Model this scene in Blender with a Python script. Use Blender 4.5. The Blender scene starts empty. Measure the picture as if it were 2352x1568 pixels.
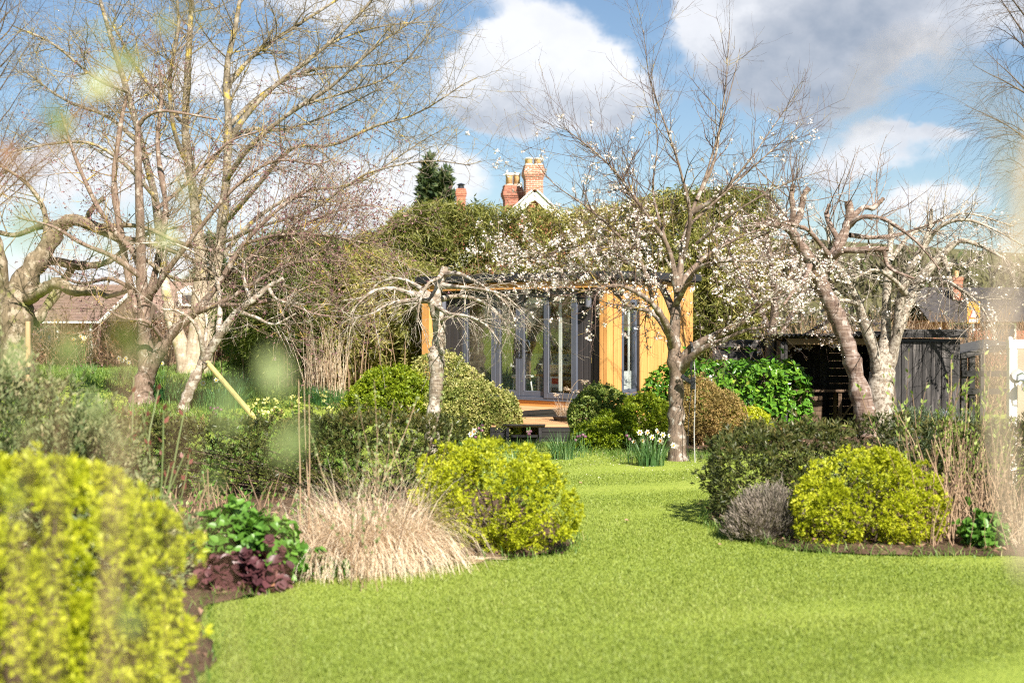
import bpy, bmesh, math
import numpy as np
from mathutils import Vector, Matrix
R = math.radians
rng = np.random.default_rng(11)
S = bpy.context.scene
COL = S.collection

# ---------------------------------------------------------------- camera, sun, sky, exposure
EYE = 1.75
PITCH = math.atan(36.0 / 3267.0)          # the lens looks a touch below level
cam_d = bpy.data.cameras.new("camera")
cam = bpy.data.objects.new("camera", cam_d)
COL.objects.link(cam)
cam.location = (0, 0, EYE)
cam.rotation_euler = (R(90) - PITCH, 0, 0)
cam_d.sensor_width = 36.0
cam_d.lens = 50.0
cam_d.clip_start = 0.05
cam_d.clip_end = 3000
cam_d.dof.use_dof = True
cam_d.dof.focus_distance = 21.0
cam_d.dof.aperture_fstop = 2.0
S.camera = cam

SUN_AZ, SUN_EL = R(23), R(42)             # azimuth measured from straight behind the camera towards +X
SUN_DIR = Vector((math.sin(SUN_AZ) * math.cos(SUN_EL), -math.cos(SUN_AZ) * math.cos(SUN_EL), math.sin(SUN_EL)))
sl = bpy.data.lights.new("sun", 'SUN')
sl.energy = 5.0
sl.angle = R(0.53)
sl.color = (1.0, 0.94, 0.84)
sun = bpy.data.objects.new("sun", sl)
COL.objects.link(sun)
sun.rotation_euler = SUN_DIR.to_track_quat('Z', 'Y').to_euler()
sun.location = (10, -20, 30)

S.view_settings.view_transform = 'Standard'
S.view_settings.look = 'None'
S.view_settings.exposure = 1.30
S.view_settings.gamma = 1.0
S.view_settings.use_curve_mapping = False
S.render.engine = 'CYCLES'
try:
    S.cycles.use_denoising = False
    S.cycles.denoiser = 'OPENIMAGEDENOISE'
    S.cycles.denoising_input_passes = 'RGB_ALBEDO_NORMAL'
except Exception:
    pass
S.cycles.filter_width = 1.15
S.cycles.max_bounces = 7
S.cycles.diffuse_bounces = 4
S.cycles.glossy_bounces = 3
S.cycles.transmission_bounces = 6
S.cycles.transparent_max_bounces = 10
S.cycles.sample_clamp_indirect = 4.0
S.cycles.caustics_reflective = False
S.cycles.caustics_refractive = False


class NT:
    """small node-tree writer"""
    def __init__(self, nt):
        self.nt = nt
        nt.nodes.clear()

    def n(self, typ, **kw):
        nd = self.nt.nodes.new(typ)
        for k, v in kw.items():
            if k == 'i':
                for kk, vv in v.items():
                    if isinstance(vv, bpy.types.NodeSocket):
                        self.nt.links.new(vv, nd.inputs[kk])
                    else:
                        nd.inputs[kk].default_value = vv
            else:
                setattr(nd, k, v)
        return nd

    def m(self, op, a, b=None, c=None, clamp=False):
        nd = self.nt.nodes.new('ShaderNodeMath')
        nd.operation = op
        nd.use_clamp = clamp
        for k, v in enumerate((a, b, c)):
            if v is None:
                continue
            if isinstance(v, bpy.types.NodeSocket):
                self.nt.links.new(v, nd.inputs[k])
            else:
                nd.inputs[k].default_value = v
        return nd.outputs[0]

    def ss(self, v, a, b):
        nd = self.nt.nodes.new('ShaderNodeMapRange')
        nd.interpolation_type = 'SMOOTHSTEP'
        self.nt.links.new(v, nd.inputs[0])
        nd.inputs[1].default_value = a
        nd.inputs[2].default_value = b
        return nd.outputs[0]

    def ramp(self, fac, stops):
        nd = self.nt.nodes.new('ShaderNodeValToRGB')
        el = nd.color_ramp.elements
        while len(el) < len(stops):
            el.new(0.5)
        for e, (p, c) in zip(el, stops):
            e.position = p
            e.color = (c[0], c[1], c[2], 1)
        self.nt.links.new(fac, nd.inputs[0])
        return nd.outputs[0]

    def mix(self, fac, a, b, blend='MIX'):
        nd = self.nt.nodes.new('ShaderNodeMix')
        nd.data_type = 'RGBA'
        nd.blend_type = blend
        for k, v in ((0, fac), (6, a), (7, b)):
            if isinstance(v, bpy.types.NodeSocket):
                self.nt.links.new(v, nd.inputs[k])
            elif k == 0:
                nd.inputs[k].default_value = v
            else:
                nd.inputs[k].default_value = (v[0], v[1], v[2], 1)
        return nd.outputs[2]


def build_world():
    w = bpy.data.worlds.new("World")
    S.world = w
    w.use_nodes = True
    T = NT(w.node_tree)
    out = T.n('ShaderNodeOutputWorld')
    sky = T.n('ShaderNodeTexSky', sky_type='NISHITA', sun_disc=False, sun_elevation=SUN_EL,
              sun_rotation=R(180) - SUN_AZ, altitude=50, air_density=1.0, dust_density=0.25, ozone_density=3.0)
    bg1 = T.n('ShaderNodeBackground', i={'Color': sky.outputs[0], 'Strength': 0.047})
    tc = T.n('ShaderNodeTexCoord')
    sep = T.n('ShaderNodeSeparateXYZ', i={0: tc.outputs['Generated']})
    x, y, z = sep.outputs
    az = T.m('ARCTAN2', x, y)
    el = T.m('ARCSINE', z)
    com = T.n('ShaderNodeCombineXYZ', i={0: az, 1: T.m('MULTIPLY', el, 1.25), 2: 0.0})
    n1 = T.n('ShaderNodeTexNoise', i={'Vector': com.outputs[0], 'Scale': 9.0, 'Detail': 9.0, 'Roughness': 0.58})
    n2 = T.n('ShaderNodeTexNoise', i={'Vector': com.outputs[0], 'Scale': 22.0, 'Detail': 8.0, 'Roughness': 0.6})
    sp1 = T.n('ShaderNodeSeparateColor', i={0: n1.outputs['Color']})
    # puffed edges: the cloud shapes are read at warped angles
    wa = T.m('ADD', az, T.m('MULTIPLY', T.m('SUBTRACT', sp1.outputs[0], 0.5), 0.11))
    we = T.m('ADD', el, T.m('MULTIPLY', T.m('SUBTRACT', sp1.outputs[1], 0.5), 0.08))
    # clouds of this sky: azimuth, elevation, half width, half height, density (radians)
    blobs = [(0.022, 0.186, 0.040, 0.036, 1.3, 0.0), (-0.010, 0.172, 0.040, 0.022, 1.0, 0.15), (0.052, 0.172, 0.036, 0.022, 1.0, 0.1),
             (0.020, 0.156, 0.060, 0.014, 1.3, 1.05),
             (0.158, 0.226, 0.036, 0.034, 1.2, 0.15), (0.215, 0.222, 0.060, 0.044, 1.5, 0.65), (0.200, 0.178, 0.055, 0.028, 1.2, 0.9), (0.30, 0.228, 0.060, 0.032, 1.1, 0.7),
             (0.240, 0.150, 0.030, 0.012, 0.6, 0.7), (0.35, 0.19, 0.05, 0.03, 0.6, 0.5),
             (-0.13, 0.222, 0.06, 0.014, 0.7, 0.3), (-0.06, 0.228, 0.05, 0.012, 0.7, 0.5), (-0.20, 0.165, 0.10, 0.026, 0.8, 0.1), (-0.29, 0.10, 0.12, 0.026, 0.9, 0.15),
             (-0.10, 0.085, 0.075, 0.022, 1.0, 0.05), (-0.05, 0.110, 0.032, 0.016, 0.9, 0.0), (0.240, 0.112, 0.050, 0.014, 0.9, 0.25),
             (0.275, 0.128, 0.034, 0.008, 0.7, 0.6), (0.285, 0.082, 0.040, 0.011, 0.8, 0.0), (0.10, 0.045, 0.25, 0.015, 0.5, 0.1),
             (-0.22, 0.045, 0.2, 0.02, 0.8, 0.1)]
    dens = None
    tone = None
    for cx, cy, rx, ry, k, tn in blobs:
        dx = T.m('DIVIDE', T.m('SUBTRACT', wa, cx), rx)
        dy = T.m('DIVIDE', T.m('SUBTRACT', we, cy), ry)
        d2 = T.m('ADD', T.m('MULTIPLY', dx, dx), T.m('MULTIPLY', dy, dy))
        g = T.m('MULTIPLY', T.m('EXPONENT', T.m('MULTIPLY', d2, -0.9)), k)
        dens = g if dens is None else T.m('ADD', dens, g)
        gt = T.m('MULTIPLY', g, tn)
        tone = gt if tone is None else T.m('ADD', tone, gt)
    # the rest of the sky carries the same broken cumulus
    ng = T.n('ShaderNodeTexNoise', i={'Vector': tc.outputs['Generated'], 'Scale': 3.1, 'Detail': 8.0, 'Roughness': 0.55})
    away = T.ss(T.m('ABSOLUTE', az), 0.42, 0.62)
    up = T.ss(el, 0.27, 0.42)
    far = T.m('MAXIMUM', away, up)
    gen = T.m('MULTIPLY', T.ss(ng.outputs[0], 0.50, 0.72), far)
    dens = T.m('ADD', dens, gen)
    dn = T.m('ADD', dens, T.m('MULTIPLY', T.m('SUBTRACT', n2.outputs[0], 0.5), 0.95))
    cover = T.ss(dn, 0.32, 0.74)
    # thick parts and undersides of a cloud are grey, thin sunlit tops white
    tone = T.m('ADD', tone, T.m('MULTIPLY', T.ss(gen, 0.5, 1.0), 0.6))
    thick = T.m('DIVIDE', tone, T.m('ADD', dens, 0.15))
    thick = T.m('ADD', thick, T.m('MULTIPLY', T.m('SUBTRACT', n2.outputs[0], 0.5), 0.9))
    thick = T.m('ADD', thick, T.m('MULTIPLY', T.m('SUBTRACT', sp1.outputs[2], 0.5), 0.5))
    col = T.ramp(thick, [(0.0, (0.95, 0.96, 1.0)), (0.3, (0.84, 0.86, 0.91)), (0.6, (0.53, 0.57, 0.65)), (0.9, (0.33, 0.39, 0.49))])
    bg2 = T.n('ShaderNodeBackground', i={'Color': col, 'Strength': 0.44})
    mixs = T.n('ShaderNodeMixShader', i={0: T.m('MULTIPLY', cover, 0.94), 1: bg1.outputs[0], 2: bg2.outputs[0]})
    w.node_tree.links.new(mixs.outputs[0], out.inputs[0])


build_world()

# ---------------------------------------------------------------- measuring the place
CP, SP = math.cos(PITCH), math.sin(PITCH)


def P(px, py, d):
    """point at depth d (metres ahead) on the sight line through a spot measured on a 2352 px wide print"""
    a, b = (px - 1176.0) / 3267.0, (784.0 - py) / 3267.0
    fy, fz = CP + b * SP, -SP + b * CP
    k = d / fy
    return np.array([a * k, d, EYE + fz * k])


def sstep(t):
    t = np.clip(t, 0, 1)
    return t * t * (3 - 2 * t)


def gz(x, y):
    """height of the ground: rises gently towards the orchard, dips a hand's breadth by the deck"""
    x, y = np.asarray(x, float), np.asarray(y, float)
    h = 0.55 * sstep((y - 19) / 13.0) * sstep((-x - 1.2) / 3.5)
    h = h - 0.11 * np.exp(-(((x - 0.5) / 1.8) ** 2 + ((y - 22.6) / 1.5) ** 2))
    return h


def PX(px, d):
    return (px - 1176.0) / 3267.0 * d


def G(px, d):
    x = PX(px, d)
    return np.array([x, d, float(gz(x, d))])


# ---------------------------------------------------------------- objects
def link(o, parent=None):
    COL.objects.link(o)
    if parent is not None:
        o.parent = parent
    return o


def tag(o, label=None, cat=None, group=None, kind=None):
    if label: o['label'] = label
    if cat: o['category'] = cat
    if group: o['group'] = group
    if kind: o['kind'] = kind
    return o


def thing(name, label, cat, loc, rz=0.0, group=None):
    o = bpy.data.objects.new(name, None)
    o.empty_display_size = 0.2
    o.location = loc
    o.rotation_euler = (0, 0, rz)
    link(o)
    return tag(o, label, cat, group)


def mesh_np(name, V, faces, mats, parent=None, mi=None, smooth=False, rnd=None, local=None):
    """V (n,3) world points; faces: list of (m,k) index arrays; local: Empty whose space the points move into"""
    V = np.asarray(V, dtype=np.float32)
    if local is not None:
        M = np.array(Matrix.Translation(local.location) @ local.rotation_euler.to_matrix().to_4x4())
        Mi = np.linalg.inv(M)
        V = V @ Mi[:3, :3].T + Mi[:3, 3]
    me = bpy.data.meshes.new(name)
    loops, starts, totals = [], [], []
    c = 0
    for f in faces:
        f = np.asarray(f, dtype=np.int32)
        if f.size == 0:
            continue
        k = f.shape[1]
        loops.append(f.ravel())
        starts.append(c + np.arange(len(f), dtype=np.int32) * k)
        totals.append(np.full(len(f), k, np.int32))
        c += f.size
    loops, starts, totals = map(np.concatenate, (loops, starts, totals))
    me.vertices.add(len(V)); me.vertices.foreach_set('co', V.astype(np.float32).ravel())
    me.loops.add(len(loops)); me.loops.foreach_set('vertex_index', loops)
    me.polygons.add(len(starts)); me.polygons.foreach_set('loop_start', starts); me.polygons.foreach_set('loop_total', totals)
    if mi is not None:
        me.polygons.foreach_set('material_index', np.asarray(mi, np.int32))
    if rnd is not None:
        at = me.attributes.new('rnd', 'FLOAT', 'FACE')
        at.data.foreach_set('value', np.asarray(rnd, np.float32))
    me.update(calc_edges=True)
    if smooth:
        me.polygons.foreach_set('use_smooth', np.ones(len(starts), bool))
    for m in (mats if isinstance(mats, (list, tuple)) else [mats]):
        me.materials.append(m)
    o = bpy.data.objects.new(name, me)
    return link(o, parent)


class MB:
    """collects boxes, prisms and tubes into one mesh (local coordinates)"""
    def __init__(self):
        self.v, self.f, self.m, self.n = [], [], [], 0

    def add(self, v, f, m=0):
        self.v.append(np.asarray(v, float))
        for q in f:
            self.f.append([i + self.n for i in q])
            self.m.append(m)
        self.n += len(v)
        return self

    def box(self, c, s, m=0, rot=None):
        h = np.array(s, float) / 2
        v = np.array([[x, y, z] for x in (-1, 1) for y in (-1, 1) for z in (-1, 1)]) * h
        if rot is not None:
            v = v @ np.array(Matrix(rot) if not isinstance(rot, Matrix) else rot).T
        v = v + np.array(c, float)
        return self.add(v, [(0, 1, 3, 2), (4, 6, 7, 5), (0, 4, 5, 1), (2, 3, 7, 6), (0, 2, 6, 4), (1, 5, 7, 3)], m)

    def bbox(self, lo, hi, m=0):
        lo, hi = np.array(lo, float), np.array(hi, float)
        return self.box((lo + hi) / 2, hi - lo, m)

    def bar(self, a, b, w, t, m=0):
        """rectangular bar from a to b"""
        a, b = Vector(a), Vector(b)
        d = b - a
        q = d.to_track_quat('Z', 'Y').to_matrix()
        return self.box((a + b) / 2, (w, t, d.length), m, rot=q)

    def prism(self, poly, z0, z1, m=0):
        n = len(poly)
        v = [(x, y, z0) for x, y in poly] + [(x, y, z1) for x, y in poly]
        f = [tuple(range(n - 1, -1, -1)), tuple(range(n, 2 * n))]
        f += [(i, (i + 1) % n, n + (i + 1) % n, n + i) for i in range(n)]
        return self.add(v, f, m)

    def tube(self, pts, r, k=8, m=0, cap=True):
        V, F, caps = tube1(np.asarray(pts, float), np.broadcast_to(np.asarray(r, float), (len(pts),)), k)
        return self.add(V, [tuple(q) for q in F] + (caps if cap else []), m)

    def lathe(self, prof, k=16, c=(0, 0, 0), m=0):
        n = len(prof)
        v = [(c[0] + r * math.cos(2 * math.pi * j / k), c[1] + r * math.sin(2 * math.pi * j / k), c[2] + z) for r, z in prof for j in range(k)]
        f = [(i * k + j, i * k + (j + 1) % k, (i + 1) * k + (j + 1) % k, (i + 1) * k + j) for i in range(n - 1) for j in range(k)]
        if prof[0][0] > 1e-6: f.append(tuple(range(k - 1, -1, -1)))
        if prof[-1][0] > 1e-6: f.append(tuple((n - 1) * k + j for j in range(k)))
        return self.add(v, f, m)

    def build(self, name, mats, parent=None, smooth=False, bevel=0.0, loc=None):
        me = bpy.data.meshes.new(name)
        me.from_pydata(np.concatenate(self.v).tolist(), [], self.f)
        for m in (mats if isinstance(mats, (list, tuple)) else [mats]):
            me.materials.append(m)
        me.polygons.foreach_set('material_index', np.array(self.m, np.int32))
        if bevel:
            bm = bmesh.new(); bm.from_mesh(me)
            es = [e for e in bm.edges if len(e.link_faces) == 2 and e.calc_face_angle(0) > 0.6]
            bmesh.ops.bevel(bm, geom=es, offset=bevel, segments=1, affect='EDGES')
            bm.to_mesh(me); bm.free()
        if smooth:
            me.polygons.foreach_set('use_smooth', np.ones(len(me.polygons), bool))
        o = bpy.data.objects.new(name, me)
        if loc is not None: o.location = loc
        return link(o, parent)


def tube1(P_, r, k):
    n = len(P_)
    T = np.gradient(P_, axis=0)
    T /= np.linalg.norm(T, axis=1, keepdims=True) + 1e-9
    ref = np.array([0.31, 0.17, 0.93]) if abs(T[:, 2]).mean() < 0.8 else np.array([0.95, 0.3, 0.05])
    A = np.cross(T, ref); A /= np.linalg.norm(A, axis=1, keepdims=True) + 1e-9
    B = np.cross(T, A)
    ang = np.arange(k) * 2 * math.pi / k
    V = P_[:, None] + r[:, None, None] * (A[:, None] * np.cos(ang)[None, :, None] + B[:, None] * np.sin(ang)[None, :, None])
    i = np.arange(n - 1)[:, None] * k
    j = np.arange(k)[None]
    F = np.stack([i + j, i + (j + 1) % k, i + k + (j + 1) % k, i + k + j], -1).reshape(-1, 4)
    return V.reshape(-1, 3), F, [tuple(range(k - 1, -1, -1)), tuple((n - 1) * k + q for q in range(k))]


def tubes(PP, RR, k):
    """many tubes at once: PP (N,n,3), RR (N,n) -> V, F"""
    N, n, _ = PP.shape
    T = np.gradient(PP, axis=1)
    T /= np.linalg.norm(T, axis=2, keepdims=True) + 1e-9
    ref = np.where(np.abs(T[:, :1, 2:3]) < 0.8, np.array([[[0.31, 0.17, 0.93]]]), np.array([[[0.95, 0.3, 0.05]]]))
    A = np.cross(T, np.broadcast_to(ref, T.shape)); A /= np.linalg.norm(A, axis=2, keepdims=True) + 1e-9
    B = np.cross(T, A)
    ang = np.arange(k) * 2 * math.pi / k
    V = PP[:, :, None] + RR[:, :, None, None] * (A[:, :, None] * np.cos(ang)[:, None] + B[:, :, None] * np.sin(ang)[:, None])
    base = (np.arange(N) * n * k)[:, None, None]
    i = (np.arange(n - 1) * k)[None, :, None]
    j = np.arange(k)[None, None]
    F = np.stack([base + i + j, base + i + (j + 1) % k, base + i + k + (j + 1) % k, base + i + k + j], -1).reshape(-1, 4)
    return V.reshape(-1, 3), F


class Geo:
    """collects numpy pieces into one mesh"""
    def __init__(self):
        self.V, self.F, self.r, self.mi, self.n = [], {}, {}, {}, 0

    def add(self, V, F, rnd=None, mi=0):
        F = np.asarray(F)
        k = F.shape[1]
        self.F.setdefault(k, []).append(F + self.n)
        self.r.setdefault(k, []).append(np.full(len(F), 0.5) if rnd is None else np.broadcast_to(rnd, (len(F),)))
        self.mi.setdefault(k, []).append(np.full(len(F), mi))
        self.V.append(V)
        self.n += len(V)

    def build(self, name, mats, parent=None, smooth=False, local=None):
        ks = sorted(self.F)
        return mesh_np(name, np.concatenate(self.V), [np.concatenate(self.F[k]) for k in ks], mats, parent,
                       mi=np.concatenate([np.concatenate(self.mi[k]) for k in ks]), smooth=smooth,
                       rnd=np.concatenate([np.concatenate(self.r[k]) for k in ks]), local=local)


def unit(v):
    return v / (np.linalg.norm(v, axis=-1, keepdims=True) + 1e-9)


def rvec(n):
    return unit(rng.normal(size=(n, 3)))


def smooth_line(pts, n):
    """Catmull-Rom through pts (m,c), n points out"""
    p = np.asarray(pts, float)
    if len(p) == 2:
        t = np.linspace(0, 1, n)[:, None]
        return p[0] * (1 - t) + p[1] * t
    q = np.vstack([2 * p[0] - p[1], p, 2 * p[-1] - p[-2]])
    s = np.linspace(0, len(p) - 1 - 1e-6, n)
    i = s.astype(int); t = (s - i)[:, None]
    a, b, c, d = q[i], q[i + 1], q[i + 2], q[i + 3]
    return 0.5 * ((2 * b) + (-a + c) * t + (2 * a - 5 * b + 4 * c - d) * t ** 2 + (-a + 3 * b - 3 * c + d) * t ** 3)


def sn(p, f, seed):
    """cheap smooth noise in about -1..1"""
    r = np.random.default_rng(seed)
    o = np.zeros(len(p))
    for a in (1.0, 0.6, 0.4):
        for _ in range(3):
            o += a * np.sin(p @ (r.normal(size=3) * f / a) + r.uniform(0, 6.28))
    return o / 3.2
# ---------------------------------------------------------------- materials
def newmat(name):
    m = bpy.data.materials.new(name)
    m.use_nodes = True
    T = NT(m.node_tree)
    return m, T, T.n('ShaderNodeOutputMaterial')


def plain(name, col, rough=0.6, metal=0.0, spec=0.5, var=0.12, scale=6.0, bump=0.0, bscale=40.0, objvar=0.0):
    """flat-coloured material with a little wear: noise in colour and roughness"""
    m, T, out = newmat(name)
    tc = T.n('ShaderNodeTexCoord')
    nz = T.n('ShaderNodeTexNoise', i={'Vector': tc.outputs['Object'], 'Scale': scale, 'Detail': 6.0, 'Roughness': 0.6})
    a = [c * (1 - var) for c in col]; b = [min(1, c * (1 + var)) for c in col]
    c = T.ramp(nz.outputs[0], [(0.3, a), (0.7, b)])
    if objvar:
        oi = T.n('ShaderNodeObjectInfo')
        k = T.m('ADD', T.m('MULTIPLY', oi.outputs['Random'], 2 * objvar), 1 - objvar)
        hs = T.n('ShaderNodeHueSaturation', i={'Color': c, 'Value': k})
        c = hs.outputs[0]
    bs = T.n('ShaderNodeBsdfPrincipled', i={'Base Color': c, 'Metallic': metal, 'Specular IOR Level': spec,
             'Roughness': T.m('ADD', T.m('MULTIPLY', T.m('SUBTRACT', nz.outputs[0], 0.5), 0.2), rough, clamp=True)})
    if bump:
        n2 = T.n('ShaderNodeTexNoise', i={'Vector': tc.outputs['Object'], 'Scale': bscale, 'Detail': 5.0})
        bp = T.n('ShaderNodeBump', i={'Strength': bump, 'Distance': 0.02, 'Height': n2.outputs[0]})
        m.node_tree.links.new(bp.outputs[0], bs.inputs['Normal'])
    m.node_tree.links.new(bs.outputs[0], out.inputs[0])
    return m


def wood(name, stops, axis='Z', rough=0.55, spec=0.3, grain=26.0, stretch=0.05, objvar=0.12, bump=0.25, knots=True):
    """timber: grain drawn out along one axis, knots, and every board its own tone"""
    m, T, out = newmat(name)
    tc = T.n('ShaderNodeTexCoord')
    oi = T.n('ShaderNodeObjectInfo')
    sc = [1.0, 1.0, 1.0]; sc['XYZ'.index(axis)] = stretch
    off = T.n('ShaderNodeCombineXYZ', i={0: T.m('MULTIPLY', oi.outputs['Random'], 37.0), 1: T.m('MULTIPLY', oi.outputs['Random'], 91.0), 2: T.m('MULTIPLY', oi.outputs['Random'], 53.0)})
    ad = T.n('ShaderNodeVectorMath', operation='ADD', i={0: tc.outputs['Object'], 1: off.outputs[0]})
    mp = T.n('ShaderNodeMapping', i={'Vector': ad.outputs[0], 'Scale': sc})
    nz = T.n('ShaderNodeTexNoise', i={'Vector': mp.outputs[0], 'Scale': grain, 'Detail': 7.0, 'Roughness': 0.65, 'Distortion': 0.6})
    big = T.n('ShaderNodeTexNoise', i={'Vector': ad.outputs[0], 'Scale': 1.8, 'Detail': 3.0})
    f = T.m('ADD', T.m('MULTIPLY', nz.outputs[0], 0.75), T.m('MULTIPLY', big.outputs[0], 0.25))
    c = T.ramp(f, stops)
    if knots:
        sk = [1.0, 1.0, 1.0]; sk['XYZ'.index(axis)] = 0.45
        mk = T.n('ShaderNodeMapping', i={'Vector': ad.outputs[0], 'Scale': sk})
        vo = T.n('ShaderNodeTexVoronoi', i={'Vector': mk.outputs[0], 'Scale': 4.2, 'Randomness': 1.0})
        kf = T.m('SUBTRACT', 1.0, T.ss(vo.outputs['Distance'], 0.03, 0.09))
        c = T.mix(T.m('MULTIPLY', kf, 0.55), c, [q * 0.35 for q in stops[0][1]])
    k = T.m('ADD', T.m('MULTIPLY', oi.outputs['Random'], 2 * objvar), 1 - objvar)
    hs = T.n('ShaderNodeHueSaturation', i={'Color': c, 'Value': k})
    bs = T.n('ShaderNodeBsdfPrincipled', i={'Base Color': hs.outputs[0], 'Roughness': rough, 'Specular IOR Level': spec})
    bp = T.n('ShaderNodeBump', i={'Strength': bump, 'Distance': 0.006, 'Height': nz.outputs[0]})
    m.node_tree.links.new(bp.outputs[0], bs.inputs['Normal'])
    m.node_tree.links.new(bs.outputs[0], out.inputs[0])
    return m


def leafmat(name, stops, rough=0.5, spec=0.35, trans=0.35, tint=(1.15, 1.2, 0.6)):
    """leaves: each leaf its own tone from the face attribute, part of the light passing through"""
    m, T, out = newmat(name)
    at = T.n('ShaderNodeAttribute', attribute_name='rnd')
    c = T.ramp(at.outputs['Fac'], stops)
    bs = T.n('ShaderNodeBsdfPrincipled', i={'Base Color': c, 'Roughness': rough, 'Specular IOR Level': spec})
    if trans > 0:
        tcol = T.mix(1.0, c, tint, 'MULTIPLY')
        tr = T.n('ShaderNodeBsdfTranslucent', i={'Color': tcol})
        mx = T.n('ShaderNodeMixShader', i={0: trans, 1: bs.outputs[0], 2: tr.outputs[0]})
        m.node_tree.links.new(mx.outputs[0], out.inputs[0])
    else:
        m.node_tree.links.new(bs.outputs[0], out.inputs[0])
    return m


def bark(name, base, dark, pale, pale_amt=0.45, lichen=None, scale=9.0, ring=0.0, bump=0.6):
    """bark: fissures, pale crust patches, optional yellow lichen, optional horizontal bands"""
    m, T, out = newmat(name)
    tc = T.n('ShaderNodeTexCoord')
    mp = T.n('ShaderNodeMapping', i={'Vector': tc.outputs['Object'], 'Scale': (1, 1, 0.35)})
    n1 = T.n('ShaderNodeTexNoise', i={'Vector': mp.outputs[0], 'Scale': scale * 3, 'Detail': 8.0, 'Roughness': 0.7})
    n2 = T.n('ShaderNodeTexNoise', i={'Vector': tc.outputs['Object'], 'Scale': scale, 'Detail': 6.0, 'Roughness': 0.65})
    c = T.ramp(n1.outputs[0], [(0.32, dark), (0.55, base), (0.8, [min(1, q * 1.25) for q in base])])
    if ring:
        mr = T.n('ShaderNodeMapping', i={'Vector': tc.outputs['Object'], 'Scale': (2.0, 2.0, 22.0)})
        nr = T.n('ShaderNodeTexNoise', i={'Vector': mr.outputs[0], 'Scale': 2.2, 'Detail': 4.0})
        c = T.mix(T.m('MULTIPLY', T.ss(nr.outputs[0], 0.5, 0.66), ring), c, pale)
        c = T.mix(T.m('MULTIPLY', T.ss(nr.outputs[0], 0.42, 0.34), 0.6), c, dark)
    c = T.mix(T.m('MULTIPLY', T.ss(n2.outputs[0], 0.62 - 0.25 * pale_amt, 0.70 - 0.2 * pale_amt), 0.85), c, pale)
    if lichen:
        n3 = T.n('ShaderNodeTexNoise', i={'Vector': tc.outputs['Object'], 'Scale': scale * 0.55, 'Detail': 7.0, 'Roughness': 0.7})
        c = T.mix(T.m('MULTIPLY', T.ss(n3.outputs[0], 0.545, 0.62), 0.8), c, lichen)
    bs = T.n('ShaderNodeBsdfPrincipled', i={'Base Color': c, 'Roughness': 0.85, 'Specular IOR Level': 0.2})
    bp = T.n('ShaderNodeBump', i={'Strength': bump, 'Distance': 0.012, 'Height': n1.outputs[0]})
    m.node_tree.links.new(bp.outputs[0], bs.inputs['Normal'])
    m.node_tree.links.new(bs.outputs[0], out.inputs[0])
    return m


def glassmat(name, tint=(0.95, 0.97, 0.96), refl=0.05):
    m, T, out = newmat(name)
    tr = T.n('ShaderNodeBsdfTransparent', i={'Color': (*tint, 1)})
    gl = T.n('ShaderNodeBsdfGlossy', i={'Color': (1, 1, 1, 1), 'Roughness': 0.02})
    lw = T.n('ShaderNodeFresnel', i={'IOR': 1.5})
    f = T.m('MULTIPLY', lw.outputs[0], refl * 6, clamp=True)
    mx = T.n('ShaderNodeMixShader', i={0: f, 1: tr.outputs[0], 2: gl.outputs[0]})
    m.node_tree.links.new(mx.outputs[0], out.inputs[0])
    return m


def groundmat(name, stops, scale=1.2, fine=60.0, bump=0.5, rough=0.9):
    m, T, out = newmat(name)
    tc = T.n('ShaderNodeTexCoord')
    n1 = T.n('ShaderNodeTexNoise', i={'Vector': tc.outputs['Object'], 'Scale': scale, 'Detail': 8.0, 'Roughness': 0.65})
    n2 = T.n('ShaderNodeTexNoise', i={'Vector': tc.outputs['Object'], 'Scale': fine, 'Detail': 5.0, 'Roughness': 0.7})
    f = T.m('ADD', T.m('MULTIPLY', n1.outputs[0], 0.5), T.m('MULTIPLY', n2.outputs[0], 0.5))
    c = T.ramp(f, stops)
    bs = T.n('ShaderNodeBsdfPrincipled', i={'Base Color': c, 'Roughness': rough, 'Specular IOR Level': 0.15})
    bp = T.n('ShaderNodeBump', i={'Strength': bump, 'Distance': 0.03, 'Height': n2.outputs[0]})
    m.node_tree.links.new(bp.outputs[0], bs.inputs['Normal'])
    m.node_tree.links.new(bs.outputs[0], out.inputs[0])
    return m


M = {}
M['lawn'] = groundmat('lawn_ground', [(0.3, (0.17, 0.23, 0.03)), (0.5, (0.25, 0.31, 0.05)), (0.7, (0.33, 0.36, 0.08))])
M['soil'] = groundmat('bed_soil', [(0.3, (0.045, 0.028, 0.018)), (0.5, (0.10, 0.062, 0.04)), (0.72, (0.20, 0.13, 0.085))], scale=3, fine=45, bump=0.9)
M['hill'] = groundmat('hill_ground', [(0.3, (0.07, 0.07, 0.03)), (0.55, (0.12, 0.11, 0.05)), (0.75, (0.16, 0.15, 0.07))], scale=0.05, fine=0.6)
M['grass'] = leafmat('lawn_blades', [(0.0, (0.14, 0.2, 0.03)), (0.45, (0.225, 0.285, 0.05)), (0.8, (0.3, 0.345, 0.075)), (1.0, (0.4, 0.39, 0.16))], rough=0.55, trans=0.35)
M['meadow'] = leafmat('meadow_blades', [(0.0, (0.06, 0.12, 0.02)), (0.5, (0.12, 0.21, 0.035)), (0.85, (0.2, 0.28, 0.06)), (1.0, (0.4, 0.37, 0.16))], rough=0.5, trans=0.35)
M['daff_leaf'] = leafmat('daffodil_leaves', [(0.0, (0.05, 0.12, 0.035)), (0.6, (0.10, 0.20, 0.065)), (1.0, (0.20, 0.30, 0.12))], rough=0.4, trans=0.25)
M['rush_leaf'] = leafmat('rush_leaves', [(0.0, (0.027, 0.084, 0.026)), (0.6, (0.06, 0.154, 0.052)), (1.0, (0.15, 0.28, 0.078))], rough=0.4, trans=0.2)
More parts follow.
